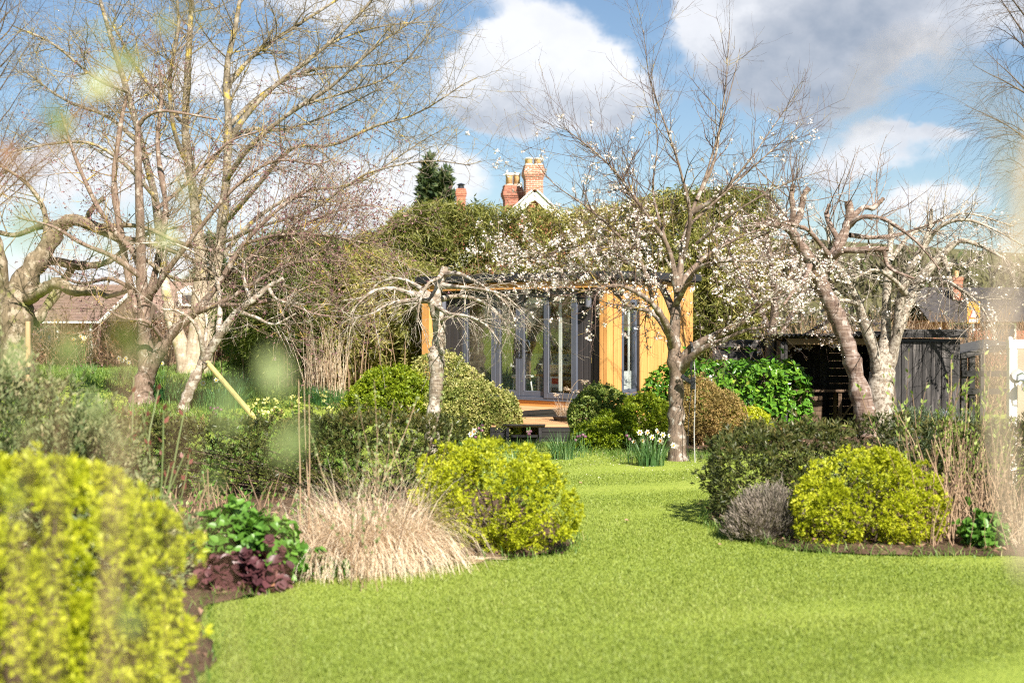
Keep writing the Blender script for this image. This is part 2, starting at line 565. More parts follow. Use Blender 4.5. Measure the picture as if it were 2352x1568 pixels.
M['gold'] = leafmat('golden_leaves', [(0.0, (0.2, 0.23, 0.01)), (0.45, (0.38, 0.42, 0.015)), (0.85, (0.6, 0.6, 0.04)), (1.0, (0.68, 0.64, 0.1))], rough=0.5, trans=0.35, tint=(1.1, 1.1, 0.4))
M['goldgreen'] = leafmat('gold_green_leaves', [(0.0, (0.07, 0.12, 0.008)), (0.5, (0.20, 0.27, 0.012)), (1.0, (0.42, 0.44, 0.03))], rough=0.5, trans=0.35, tint=(1.1, 1.1, 0.4))
M['varieg'] = leafmat('variegated_leaves', [(0.0, (0.07, 0.10, 0.02)), (0.35, (0.20, 0.24, 0.05)), (0.6, (0.42, 0.40, 0.13)), (1.0, (0.62, 0.54, 0.26))], rough=0.45, trans=0.25)
M['varieg2'] = leafmat('variegated_green_leaves', [(0.0, (0.0585, 0.104, 0.024)), (0.5, (0.169, 0.234, 0.042)), (0.8, (0.364, 0.39, 0.096)), (1.0, (0.598, 0.546, 0.192))], rough=0.45, trans=0.25)
M['laurel'] = leafmat('laurel_leaves', [(0.0, (0.042, 0.115, 0.0132)), (0.5, (0.096, 0.23, 0.022)), (0.85, (0.204, 0.345, 0.033)), (1.0, (0.384, 0.414, 0.055))], rough=0.22, spec=0.6, trans=0.25)
M['yew'] = leafmat('yew_needles', [(0.0, (0.025, 0.04, 0.012)), (0.45, (0.07, 0.085, 0.02)), (0.75, (0.15, 0.13, 0.04)), (1.0, (0.3, 0.16, 0.07))], rough=0.45, trans=0.2)
M['russet'] = leafmat('russet_leaves', [(0.0, (0.13, 0.1125, 0.03)), (0.5, (0.312, 0.225, 0.072)), (1.0, (0.494, 0.3, 0.144))], rough=0.6, trans=0.25)
M['greyshrub'] = leafmat('grey_shrub_leaves', [(0.0, (0.0455, 0.0875, 0.0312)), (0.5, (0.156, 0.1875, 0.075)), (0.8, (0.338, 0.3125, 0.1625)), (1.0, (0.585, 0.375, 0.275))], rough=0.6, trans=0.25)
M['lavender'] = leafmat('lavender_leaves', [(0.0, (0.12, 0.11, 0.09)), (0.5, (0.26, 0.22, 0.18)), (1.0, (0.38, 0.31, 0.27))], rough=0.7, trans=0.2)
M['rosemary'] = leafmat('rosemary_leaves', [(0.0, (0.05, 0.08, 0.04)), (0.8, (0.17, 0.21, 0.12)), (0.86, (0.35, 0.38, 0.62)), (1.0, (0.42, 0.45, 0.7))], rough=0.6, trans=0.2)
M['bamboo'] = leafmat('bamboo_leaves', [(0.0, (0.075, 0.09, 0.02)), (0.35, (0.2, 0.21, 0.05)), (0.65, (0.34, 0.32, 0.09)), (0.85, (0.5, 0.42, 0.18)), (1.0, (0.62, 0.5, 0.3))], rough=0.5, trans=0.35)
M['bamboo_dark'] = leafmat('bamboo_green_leaves', [(0.0, (0.05, 0.085, 0.016)), (0.5, (0.17, 0.22, 0.04)), (0.85, (0.32, 0.33, 0.08)), (1.0, (0.52, 0.45, 0.22))], rough=0.5, trans=0.35)
M['straw'] = leafmat('dry_grass_blades', [(0.0, (0.46, 0.33, 0.21)), (0.5, (0.7, 0.56, 0.4)), (1.0, (0.82, 0.73, 0.58))], rough=0.6, trans=0.3, tint=(1.05, 0.95, 0.8))
M['twigs'] = leafmat('dry_stems', [(0.0, (0.12, 0.075, 0.05)), (0.5, (0.28, 0.18, 0.11)), (1.0, (0.48, 0.34, 0.22))], rough=0.75, trans=0.0)
M['bramble'] = leafmat('bramble_stems', [(0.0, (0.10, 0.06, 0.04)), (0.6, (0.24, 0.15, 0.09)), (1.0, (0.40, 0.28, 0.17))], rough=0.75, trans=0.0)
M['hedgebrown'] = leafmat('beech_dead_leaves', [(0.0, (0.16, 0.09, 0.055)), (0.6, (0.30, 0.17, 0.11)), (1.0, (0.44, 0.29, 0.19))], rough=0.6, trans=0.25, tint=(1.1, 0.9, 0.7))
M['conifer'] = leafmat('conifer_sprays', [(0.0, (0.018, 0.04, 0.014)), (0.6, (0.055, 0.085, 0.028)), (1.0, (0.13, 0.14, 0.05))], rough=0.6, trans=0.15)
M['wood_far'] = leafmat('far_wood_twigs', [(0.0, (0.055, 0.048, 0.03)), (0.5, (0.11, 0.095, 0.055)), (0.8, (0.15, 0.14, 0.06)), (1.0, (0.08, 0.12, 0.04))], rough=0.8, trans=0.15)
M['herb'] = leafmat('herb_leaves', [(0.0, (0.05, 0.13, 0.02)), (0.6, (0.12, 0.26, 0.035)), (1.0, (0.22, 0.36, 0.07))], rough=0.4, trans=0.3)
M['heuchera'] = leafmat('purple_leaves', [(0.0, (0.045, 0.018, 0.022)), (0.6, (0.11, 0.04, 0.045)), (0.9, (0.20, 0.10, 0.10)), (1.0, (0.42, 0.20, 0.10))], rough=0.4, trans=0.15)
M['redleaf'] = leafmat('red_shoot_leaves', [(0.0, (0.12, 0.03, 0.025)), (1.0, (0.26, 0.08, 0.06))], rough=0.5, trans=0.3)
M['bud_green'] = leafmat('pale_green_buds', [(0.0, (0.15, 0.21, 0.072)), (0.6, (0.255, 0.315, 0.128)), (1.0, (0.39, 0.4125, 0.224))], rough=0.5, trans=0.3)
M['fresh'] = leafmat('fresh_leaves', [(0.0, (0.16, 0.25, 0.05)), (0.6, (0.30, 0.39, 0.08)), (1.0, (0.46, 0.50, 0.16))], rough=0.5, trans=0.4)
M['bud_red'] = leafmat('purple_buds', [(0.0, (0.09, 0.04, 0.05)), (0.6, (0.18, 0.08, 0.095)), (1.0, (0.3, 0.16, 0.15))], rough=0.5, trans=0.1)
M['blossom'] = leafmat('plum_blossom', [(0.0, (0.62, 0.47, 0.42)), (0.35, (0.8, 0.7, 0.65)), (1.0, (0.88, 0.84, 0.78))], rough=0.6, trans=0.3, tint=(1, 1, 1))
M['petal_white'] = leafmat('white_petals', [(0.0, (0.76, 0.72, 0.60)), (1.0, (0.88, 0.86, 0.78))], rough=0.5, trans=0.25, tint=(1, 1, 1))
M['petal_yellow'] = leafmat('yellow_petals', [(0.0, (0.75, 0.42, 0.01)), (1.0, (0.82, 0.60, 0.03))], rough=0.5, trans=0.25, tint=(1, 1, .6))
M['petal_orange'] = leafmat('orange_trumpets', [(0.0, (0.80, 0.28, 0.01)), (1.0, (0.85, 0.42, 0.03))], rough=0.5, trans=0.2, tint=(1, 1, .6))
M['primrose'] = leafmat('primrose_petals', [(0.0, (0.66, 0.62, 0.18)), (1.0, (0.80, 0.76, 0.30))], rough=0.5, trans=0.25, tint=(1, 1, .6))
M['frit'] = leafmat('fritillary_bells', [(0.0, (0.1, 0.03, 0.06)), (0.6, (0.19, 0.07, 0.12)), (1.0, (0.3, 0.16, 0.2))], rough=0.5, trans=0.25, tint=(1, .8, 1))

M['bark_plum'] = bark('plum_bark', (0.187, 0.136, 0.101), (0.055, 0.039, 0.031), (0.390, 0.351, 0.312), 0.36, None, 10)
M['bark_plum_twig'] = bark('plum_twig_bark', (0.115, 0.075, 0.06), (0.05, 0.032, 0.03), (0.26, 0.21, 0.17), 0.25, (0.36, 0.26, 0.05), 7)
M['bark_weep'] = bark('weeping_bark', (0.234, 0.183, 0.136), (0.086, 0.062, 0.047), (0.484, 0.429, 0.374), 0.6, None, 9, ring=0.35)
M['bark_cherry'] = bark('cherry_bark', (0.187, 0.129, 0.098), (0.070, 0.043, 0.035), (0.406, 0.335, 0.296), 0.35, None, 7, ring=0.45)
M['bark_speck'] = bark('speckled_bark', (0.234, 0.187, 0.140), (0.078, 0.058, 0.043), (0.452, 0.398, 0.328), 0.75, None, 16, ring=0.3)
M['bark_pale'] = bark('pale_smooth_bark', (0.378, 0.302, 0.225), (0.198, 0.153, 0.108), (0.540, 0.450, 0.360), 0.4, (0.30, 0.25, 0.10), 4, ring=0.3, bump=0.3)
M['bark_lichen'] = bark('lichen_bark', (0.194, 0.158, 0.115), (0.072, 0.058, 0.043), (0.346, 0.302, 0.245), 0.45, (0.46, 0.34, 0.06), 6)
M['bark_red'] = bark('bud_tree_bark', (0.211, 0.148, 0.113), (0.078, 0.051, 0.039), (0.406, 0.343, 0.296), 0.3, None, 8)
M['bark_redtwig'] = bark('bud_tree_twigs', (0.25, 0.18, 0.135), (0.11, 0.075, 0.06), (0.42, 0.34, 0.27), 0.4, (0.50, 0.36, 0.06), 5)
M['bark_apple'] = bark('apple_bark', (0.195, 0.148, 0.098), (0.066, 0.051, 0.031), (0.359, 0.296, 0.226), 0.4, (0.20, 0.20, 0.07), 6)
M['bark_birch'] = bark('birch_twig_bark', (0.120, 0.084, 0.060), (0.048, 0.033, 0.027), (0.204, 0.162, 0.126), 0.3, None, 5)
M['cutwood'] = plain('cut_wood', (0.62, 0.42, 0.26), 0.8, var=0.2, scale=20)

M['cedar'] = wood('orange_cladding', [(0.25, (0.46, 0.21, 0.06)), (0.5, (0.60, 0.30, 0.095)), (0.75, (0.70, 0.39, 0.15))], 'Z', rough=0.5, objvar=0.07, bump=0.12)
M['cedar_x'] = wood('orange_cladding_level', [(0.25, (0.46, 0.20, 0.05)), (0.5, (0.58, 0.28, 0.08)), (0.75, (0.68, 0.36, 0.12))], 'X', rough=0.5, objvar=0.05, bump=0.12)
M['charcoal'] = wood('charcoal_cladding', [(0.25, (0.026, 0.024, 0.026)), (0.5, (0.042, 0.038, 0.040)), (0.75, (0.062, 0.056, 0.058))], 'Z', rough=0.6, objvar=0.10, bump=0.35)
M['deckboard'] = wood('deck_boards', [(0.25, (0.34, 0.17, 0.075)), (0.5, (0.48, 0.27, 0.13)), (0.75, (0.58, 0.36, 0.20))], 'X', rough=0.6, objvar=0.15)
M['deckblack'] = wood('black_stained_boards', [(0.25, (0.014, 0.013, 0.013)), (0.5, (0.022, 0.02, 0.02)), (0.8, (0.045, 0.04, 0.038))], 'X', rough=0.5, objvar=0.15)
M['shedblack'] = wood('weathered_black_boards', [(0.28, (0.015, 0.014, 0.014)), (0.5, (0.035, 0.032, 0.031)), (0.60, (0.10, 0.09, 0.085)), (0.8, (0.28, 0.245, 0.22))], 'Z', rough=0.75, objvar=0.2, bump=0.6, grain=22, stretch=0.06)
M['shedblack_x'] = wood('weathered_black_rails', [(0.28, (0.015, 0.014, 0.014)), (0.5, (0.035, 0.032, 0.031)), (0.60, (0.11, 0.10, 0.095)), (0.8, (0.30, 0.27, 0.25))], 'X', rough=0.75, objvar=0.2, bump=0.6, grain=22, stretch=0.06)
M['oldwood'] = wood('bench_timber', [(0.3, (0.07, 0.045, 0.03)), (0.7, (0.17, 0.11, 0.07))], 'Z', rough=0.8)
M['tanbeam'] = wood('tan_beam', [(0.3, (0.17, 0.11, 0.05)), (0.7, (0.34, 0.23, 0.12))], 'X', rough=0.8)
M['stake'] = wood('round_stake', [(0.3, (0.22, 0.16, 0.07)), (0.5, (0.38, 0.30, 0.12)), (0.75, (0.48, 0.40, 0.14))], 'Z', rough=0.8, knots=False)
M['stake_tan'] = wood('tan_stake', [(0.3, (0.36, 0.22, 0.12)), (0.7, (0.56, 0.37, 0.22))], 'Z', rough=0.8, knots=False)
M['whitewood'] = wood('white_painted_timber', [(0.3, (0.55, 0.50, 0.46)), (0.6, (0.78, 0.75, 0.71)), (0.8, (0.82, 0.80, 0.77))], 'Z', rough=0.6, objvar=0.04, knots=False)
M['anthracite'] = plain('anthracite_frame', (0.085, 0.095, 0.125), 0.38, spec=0.5, var=0.05)
M['roofedge'] = plain('black_roof_edge', (0.022, 0.022, 0.028), 0.45, var=0.1)
M['black_metal'] = plain('black_metal', (0.02, 0.02, 0.022), 0.35, var=0.1)
M['lampgrey'] = plain('lamp_grey', (0.12, 0.125, 0.15), 0.4, var=0.05)
M['chrome'] = plain('chrome', (0.75, 0.75, 0.76), 0.15, metal=1.0, var=0.03)
M['galv'] = plain('galvanised', (0.55, 0.57, 0.58), 0.4, metal=0.8, var=0.1)
M['glass'] = glassmat('window_glass')
M['clearglass'] = glassmat('lamp_glass', refl=0.12)
M['roomwall'] = plain('room_plaster', (0.84, 0.80, 0.72), 0.85, var=0.03)
M['roomfloor'] = wood('room_floor', [(0.3, (0.38, 0.27, 0.17)), (0.7, (0.52, 0.38, 0.25))], 'X', rough=0.5)
M['cabinet'] = plain('grey_cabinet', (0.42, 0.43, 0.42), 0.5, var=0.04)
M['worktop'] = wood('oak_worktop', [(0.3, (0.34, 0.17, 0.07)), (0.7, (0.50, 0.28, 0.13))], 'X', rough=0.45)
M['white'] = plain('white_enamel', (0.80, 0.79, 0.76), 0.3, var=0.03)
M['paper'] = plain('paper', (0.82, 0.82, 0.80), 0.8, var=0.02)
M['ink'] = plain('ink', (0.08, 0.10, 0.14), 0.6, var=0.1)
M['terracotta'] = plain('terracotta', (0.50, 0.20, 0.085), 0.75, var=0.15, scale=12)
M['leather'] = plain('tan_leather', (0.38, 0.17, 0.04), 0.5, var=0.2, scale=8)
M['darkstuff'] = plain('dark_ceramic', (0.05, 0.05, 0.055), 0.4, var=0.2)
M['yellowcloth'] = plain('yellow_cloth', (0.62, 0.42, 0.06), 0.8, var=0.15)
M['clearplastic'] = plain('milky_plastic', (0.60, 0.62, 0.60), 0.3, var=0.05)
M['red'] = plain('red_print', (0.60, 0.06, 0.04), 0.6, var=0.1)
M['brick'] = plain('brick_red', (0.40, 0.15, 0.09), 0.85, var=0.25, scale=14, bump=0.4, objvar=0.28)
M['brick_old'] = plain('brick_weathered', (0.34, 0.12, 0.075), 0.85, var=0.35, scale=12, bump=0.5, objvar=0.35)
M['mortar'] = plain('mortar', (0.56, 0.47, 0.39), 0.9, var=0.12, scale=10, bump=0.3)
M['mortar_old'] = plain('mortar_weathered', (0.36, 0.24, 0.18), 0.9, var=0.2, scale=10, bump=0.3)
M['potclay'] = plain('chimney_pot_clay', (0.58, 0.36, 0.17), 0.7, var=0.12, scale=8)
M['lead'] = plain('lead_flashing', (0.42, 0.42, 0.43), 0.6, var=0.1)
M['render'] = plain('white_render', (0.78, 0.76, 0.72), 0.8, var=0.05, scale=3)
M['tile_brown'] = plain('brown_roof_tile', (0.19, 0.125, 0.095), 0.8, var=0.3, scale=5, bump=0.5, objvar=0.2)
M['slate'] = plain('dark_slate', (0.06, 0.052, 0.05), 0.7, var=0.3, scale=4, bump=0.4, objvar=0.2)
M['darkpane'] = plain('dark_window', (0.03, 0.035, 0.045), 0.12, var=0.1)
M['sign_orange'] = plain('sign_orange', (0.52, 0.27, 0.03), 0.5, var=0.06)
M['felt'] = plain('roof_felt', (0.06, 0.058, 0.055), 0.9, var=0.3, scale=10)
M['ropeblack'] = plain('black_webbing', (0.03, 0.028, 0.028), 0.7, var=0.2)
M['ropegrey'] = plain('grey_cord', (0.34, 0.33, 0.31), 0.7, var=0.2)
M['tanwall'] = plain('tan_render', (0.34, 0.27, 0.20), 0.9, var=0.12, scale=2, bump=0.3)
M['stoneflag'] = plain('flagstone', (0.42, 0.35, 0.26), 0.9, var=0.2, scale=6, bump=0.4)
M['rubber'] = plain('dark_rubber', (0.03, 0.03, 0.03), 0.7)
M['netgreen'] = plain('green_netting', (0.02, 0.16, 0.10), 0.5)
# ---------------------------------------------------------------- plant builders
def leaf_quads(B, D, L, W, roll=None, fold=0.0):
    """diamond leaves: base B, direction D, length L, width W -> V, F (one quad each)"""
    n = len(B)
    D = unit(D)
    side = unit(np.cross(D, rvec(n)))
    if roll is not None:
        flat = unit(np.cross(D, np.tile([0, 0, 1.0], (n, 1))) + 1e-6)
        side = unit(side * (1 - roll) + flat * roll)
    nrm = np.cross(side, D)
    L = np.broadcast_to(L, (n,))[:, None]; W = np.broadcast_to(W, (n,))[:, None]
    mid = B + D * L * 0.45 + nrm * (L * fold)
    V = np.stack([B, mid + side * W / 2, B + D * L, mid - side * W / 2], 1).reshape(-1, 3)
    F = (np.arange(n) * 4)[:, None] + np.arange(4)[None]
    return V, F


def broad_leaves(B, D, N, L, W, bend=0.15):
    """six-sided leaves creased on the midrib: two quads each; N = wished face normal"""
    n = len(B)
    D = unit(D)
    side = unit(np.cross(D, N)); nrm = np.cross(side, D)
    L = np.broadcast_to(L, (n,))[:, None]; W = np.broadcast_to(W, (n,))[:, None]
    tip = B + D * L - nrm * L * bend
    q1 = B + D * L * 0.3 + nrm * W * 0.12; q2 = B + D * L * 0.7 - nrm * L * bend * 0.3 + nrm * W * 0.10
    V = np.stack([B, q1 + side * W / 2, q2 + side * W * 0.42, tip, q2 - side * W * 0.42, q1 - side * W / 2], 1).reshape(-1, 3)
    o = (np.arange(n) * 6)[:, None]
    F = np.concatenate([o + np.array([[0, 1, 2, 3]]), o + np.array([[0, 3, 4, 5]])], 0)
    return V, F


def shell(n, ells, lump=0.10, freq=5.0, seed=1, depth=0.25, ground=True, power=2.0):
    """points and outward normals in the outer layer of a union of (super)ellipsoids [(cx,cy,cz,rx,ry,rz)]"""
    ells = np.asarray(ells, float)
    w = np.array([e[3] * e[4] + e[4] * e[5] + e[3] * e[5] for e in ells])
    out_p, out_n, tot = [], [], 0
    while tot < n:
        m = int(n * 1.6) + 100
        k = rng.choice(len(ells), m, p=w / w.sum())
        c, r = ells[k, :3], ells[k, 3:]
        if power > 2.5:
            # even cover of a box-like body
            u = rng.uniform(-1, 1, (m, 3))
            ar = np.stack([r[:, 1] * r[:, 2], r[:, 0] * r[:, 2], r[:, 0] * r[:, 1]], 1)
            ar = ar / ar.sum(1, keepdims=True)
            q = rng.random(m)
            ax = np.where(q < ar[:, 0], 0, np.where(q < ar[:, 0] + ar[:, 1], 1, 2))
            u[np.arange(m), ax] = np.sign(u[np.arange(m), ax])
            s = (np.abs(u) ** power).sum(1) ** (-1 / power)
            u = u * s[:, None]
            g = np.sign(u) * np.abs(u) ** (power - 1) / r
        else:
            u = rvec(m)
            g = u / r
        nr = unit(g)
        p = c + u * r
        h = 1 + lump * sn(p, freq, seed) + 0.5 * lump * sn(p, freq * 2.7, seed + 5)
        dz = 1 - depth * rng.random(m) ** 1.7
        p = c + u * r * (h * dz)[:, None]
        keep = np.ones(m, bool)
        for i, e in enumerate(ells):
            q = (np.abs((p - e[:3]) / e[3:]) ** power).sum(1)
            keep &= ~((k != i) & (q < (1 - depth) ** power * 0.8))
        if ground:
            keep &= p[:, 2] > gz(p[:, 0], p[:, 1]) + 0.01
        out_p.append(p[keep]); out_n.append(nr[keep]); tot += keep.sum()
    return np.concatenate(out_p)[:n], np.concatenate(out_n)[:n]


def rosettes(Pt, N, k, L, W, spread=0.9, up=0.3, stem=0.5, shape='quad', tone=None, tonevar=0.35, fold=0.05):
    """at each point a little shoot along N carrying k leaves"""
    n = len(Pt)
    ax = unit(N + up * np.array([0, 0, 1.0]) + 0.35 * rvec(n))
    B0 = np.repeat(Pt, k, 0); A = np.repeat(ax, k, 0)
    t = np.tile(np.linspace(0.0, 1.0, k), n)[:, None]
    rad = rvec(n * k); rad = unit(rad - A * (rad * A).sum(1, keepdims=True))
    D = unit(A * (1.0 - spread * 0.5 + 0.25 * t) + rad * spread)
    ll = L * rng.uniform(0.65, 1.2, n * k)
    B = B0 + A * (t * stem * L)
    tn = (rng.random(n) if tone is None else tone)
    r = np.clip(np.repeat(tn, k) * (1 - tonevar) + rng.random(n * k) * tonevar, 0, 0.999)
    if shape == 'quad':
        V, F = leaf_quads(B, D, ll, W * ll / L, fold=fold)
        return V, F, r
    V, F = broad_leaves(B, D, A + 0.5 * rvec(n * k), ll, W * ll / L)
    return V, F, np.concatenate([r, r])


def stems_in(ells, base, n, r=0.012, seed=0):
    """woody stems from the foot into the bush"""
    ells = np.asarray(ells, float)
    k = rng.choice(len(ells), n)
    end = ells[k, :3] + rvec(n) * ells[k, 3:] * 0.75
    end[:, 2] = np.maximum(end[:, 2], gz(end[:, 0], end[:, 1]) + 0.1)
    st = np.asarray(base) + np.c_[rng.normal(size=(n, 2)) * 0.06, np.zeros(n)]
    st[:, 2] = gz(st[:, 0], st[:, 1]) - 0.03
    t = np.linspace(0, 1, 5)[None, :, None]
    PP = st[:, None] * (1 - t) + end[:, None] * t
    PP[:, :, 2] += (0.15 * np.sin(t[:, :, 0] * math.pi)) * (end[:, 2:3] - st[:, 2:3])
    RR = r * (1.15 - t[:, :, 0]) * np.ones((n, 1))
    return tubes(PP, RR, 5)


def bush(name, label, cat, base, ells, n, k, L, W, mat, spread=0.9, up=0.3, depth=0.25, lump=0.1, freq=5.0, power=2.0,
         seed=1, group=None, shape='quad', clump=None, stemmat=None, tonefun=None, stem=0.5, inner=0.35, nstem=24):
    b = np.array(base, float)
    t = thing(name, label, cat, b, 0, group)
    Pt, N = shell(n, ells, lump, freq, seed, depth, True, power)
    if clump:
        nc, cr = clump
        Cp, Cn = shell(nc, ells, lump, freq, seed, depth * 0.6, True, power)
        kk = rng.integers(0, nc, n)
        dv = unit(rvec(n) + 0.75 * Cn[kk])
        Pt = Cp[kk] + dv * (cr * rng.uniform(0.6, 1.1, n))[:, None] * (0.7 + 0.6 * rng.random(nc)[kk])[:, None]
        N = unit(dv + 0.3 * Cn[kk])
        ok = Pt[:, 2] > gz(Pt[:, 0], Pt[:, 1]) + 0.005
        Pt, N = Pt[ok], N[ok]
    if inner:
        Pi, Ni = shell(int(n * inner), ells, lump, freq, seed, 0.75, True, power)
        Pt = np.concatenate([Pt, Pi]); N = np.concatenate([N, Ni])
    stray = rng.random(len(Pt)) < 0.05
    Pt = Pt + N * (stray * rng.random(len(Pt)) * 2.2 * L)[:, None]
    tone = np.clip(0.5 + 0.28 * sn(Pt, freq * 1.6, seed + 9) + rng.normal(size=len(Pt)) * 0.16, 0, 1)
    if tonefun is not None:
        tone = tonefun(Pt, tone)
    V, F, r = rosettes(Pt, N, k, L, W, spread, up, stem, shape, tone)
    o = mesh_np('foliage', V, [F], mat, t, rnd=r, local=t)
    o['kind'] = 'stuff'
    V, F = stems_in(ells, b, nstem)
    o = mesh_np('stems', V, [F], stemmat or M['bark_birch'], t, smooth=True, local=t)
    o['kind'] = 'stuff'
    return t


# ---- bare trees: limbs drawn one by one, branches and twigs grown on them
def limb(pts, depth, n=None, wob=0.0):
    """pts: (px, py, width_px, depth offset) -> centre line (n,3) and radii (n)"""
    q = np.array([p if len(p) == 4 else (*p, 0.0) for p in pts], float)
    n = n or max(5, 4 * len(q))
    s = smooth_line(q, n)
    C = np.array([P(a, b, depth + d) for a, b, w, d in s])
    r = np.maximum(s[:, 2], 0.8) / 2 / 3267.0 * depth
    if wob:
        C += (rng.normal(size=C.shape) * (wob * r)[:, None])
    return C, r


def flat_segs(lines):
    A, B, rr, tt = [], [], [], []
    for C, r in lines:
        C = np.asarray(C); 
        A.append(C[:-1]); B.append(C[1:]); rr.append(r[:-1]); tt.append(np.linspace(0, 1, len(C))[:-1])
    return map(np.concatenate, (A, B, rr, tt))


def grow(lines, N, length, n=5, angle=(35, 75), trop=0.0, wob=0.18, rk=0.55, rmax=0.02, rtip=0.0012, tmin=0.15, zmin=None,
         trop_curve=0.0, favour=None, out=None, k_len=0.0):
    """N branches on the given lines -> array (N,n,3), radii (N,n)"""
    A, B, rr, tt = flat_segs(lines)
    w = np.linalg.norm(B - A, axis=1) * (tt >= tmin)
    if zmin is not None: w = w * ((A[:, 2] + B[:, 2]) / 2 > zmin)
    if favour is not None: w = w * favour((A + B) / 2, rr)
    k = rng.choice(len(w), N, p=w / w.sum())
    u = rng.random(N)[:, None]
    St = A[k] * (1 - u) + B[k] * u
    T = unit(B[k] - A[k])
    rad = rvec(N); rad = unit(rad - T * (rad * T).sum(1, keepdims=True))
    if out is not None:
        rad = unit(rad + out(St)); rad = unit(rad - T * (rad * T).sum(1, keepdims=True))
    an = np.radians(rng.uniform(angle[0], angle[1], N))[:, None]
    D = unit(T * np.cos(an) + rad * np.sin(an))
    L = rng.uniform(length[0], length[1], N) * (1 - k_len * tt[k])
    step = (L / (n - 1))[:, None]
    PP = np.empty((N, n, 3)); PP[:, 0] = St
    for i in range(1, n):
        D = unit(D + wob * rng.normal(size=(N, 3)) + np.array([0, 0, 1.0]) * (trop + trop_curve * i / n))
        PP[:, i] = PP[:, i - 1] + D * step
    r0 = np.minimum(rr[k] * rk, rmax) * rng.uniform(0.7, 1.0, N)
    t = np.linspace(0, 1, n)[None]
    RR = r0[:, None] * (1 - t) + np.minimum(rtip, r0)[:, None] * t
    return PP, RR


def as_lines(PP, RR):
    return [(PP[i], RR[i]) for i in range(len(PP))]


def cut_caps(lines, idx):
    """flat pale saw cuts at the ends of pruned limbs"""
    g = Geo()
    for i in idx:
        C, r = lines[i]
        d = unit(C[-1] - C[-2]); s = unit(np.cross(d, [0.2, 0.3, 0.9])); u = np.cross(d, s)
        a = np.arange(10) * 2 * math.pi / 10
        V = C[-1] + d * 0.003 + r[-1] * 0.9 * (np.cos(a)[:, None] * s + np.sin(a)[:, None] * u)
        g.add(V, np.array([list(range(10))]))
    return g


def tree(name, label, base, lines, mats, crowns, cuts=None, group=None, k=10, split_z=None):
    """lines: the limbs; crowns: list of (PP,RR,sides); cuts: indices of sawn limbs"""
    t = thing(name, label, 'tree', base, 0, group)
    g, g2 = Geo(), Geo()
    parts = []
    for C, r in lines:
        up = np.nonzero(C[:, 2] > split_z)[0] if split_z is not None else []
        if len(up) and up[0] > 1:
            parts += [(C[:up[0] + 1], r[:up[0] + 1], g), (C[up[0]:], r[up[0]:], g2)]
        else:
            parts.append((C, r, g2 if len(up) and up[0] <= 1 else g))
    for C, r, gg in parts:
        if len(C) < 3: continue
        kk = k if r[0] > 0.03 else 7
        rb = r * (1 + 0.10 * rng.normal(size=len(r)))
        V, F, caps = tube1(C, rb, kk)
        gg.add(V, F)
        gg.add(V[[*caps[1]]], np.array([list(range(kk))]))
    if g2.n:
        g2.build('limbs', mats[2], t, smooth=True, local=t)
    g.build('trunk', mats[0], t, smooth=True, local=t)
    if cuts:
        cut_caps(lines, cuts).build('saw_cut', M['cutwood'], t, local=t)
    g = Geo()
    for PP, RR, sides in crowns:
        V, F = tubes(PP, RR, sides)
        g.add(V, F)
    o = g.build('crown', mats[1], t, smooth=True, local=t)
    o['kind'] = 'stuff'
    return t


def blossom_geo(Pt, size, per=4, tone=(0.2, 1.0)):
    """clusters of five-petalled flowers: each flower a shallow cup of five quads"""
    n = len(Pt) * per
    C = np.repeat(Pt, per, 0) + rng.normal(size=(n, 3)) * size * 1.05
    N = unit(rvec(n) + np.array([0, 0, 0.35]))
    a0 = unit(np.cross(N, rvec(n))); b0 = np.cross(N, a0)
    s = size * rng.uniform(0.55, 1.0, n)[:, None]
    V, F, r = [], [], []
    tn = rng.uniform(tone[0], tone[1], n)
    for j in range(5):
        a = j * 2 * math.pi / 5
        d = a0 * math.cos(a) + b0 * math.sin(a)
        e = np.cross(N, d)
        V.append(np.stack([C, C + (d * 0.6 + e * 0.42 + N * 0.2) * s, C + (d * 1.0 + N * 0.42) * s, C + (d * 0.6 - e * 0.42 + N * 0.2) * s], 1).reshape(-1, 3))
        F.append((np.arange(n) * 4)[:, None] + np.arange(4)[None] + j * 4 * n)
        r.append(np.clip(tn + rng.normal(size=n) * 0.08, 0, 0.999))
    return np.concatenate(V), np.concatenate(F), np.concatenate(r)


def points_on(PP, n, t0=0.0, t1=1.0, weight=None):
    N, m, _ = PP.shape
    i = rng.choice(N, n, p=weight)
    u = rng.uniform(t0, t1, n) * (m - 1)
    j = np.minimum(u.astype(int), m - 2); f = (u - j)[:, None]
    A, B = PP[i, j], PP[i, j + 1]
    return A * (1 - f) + B * f, unit(B - A)


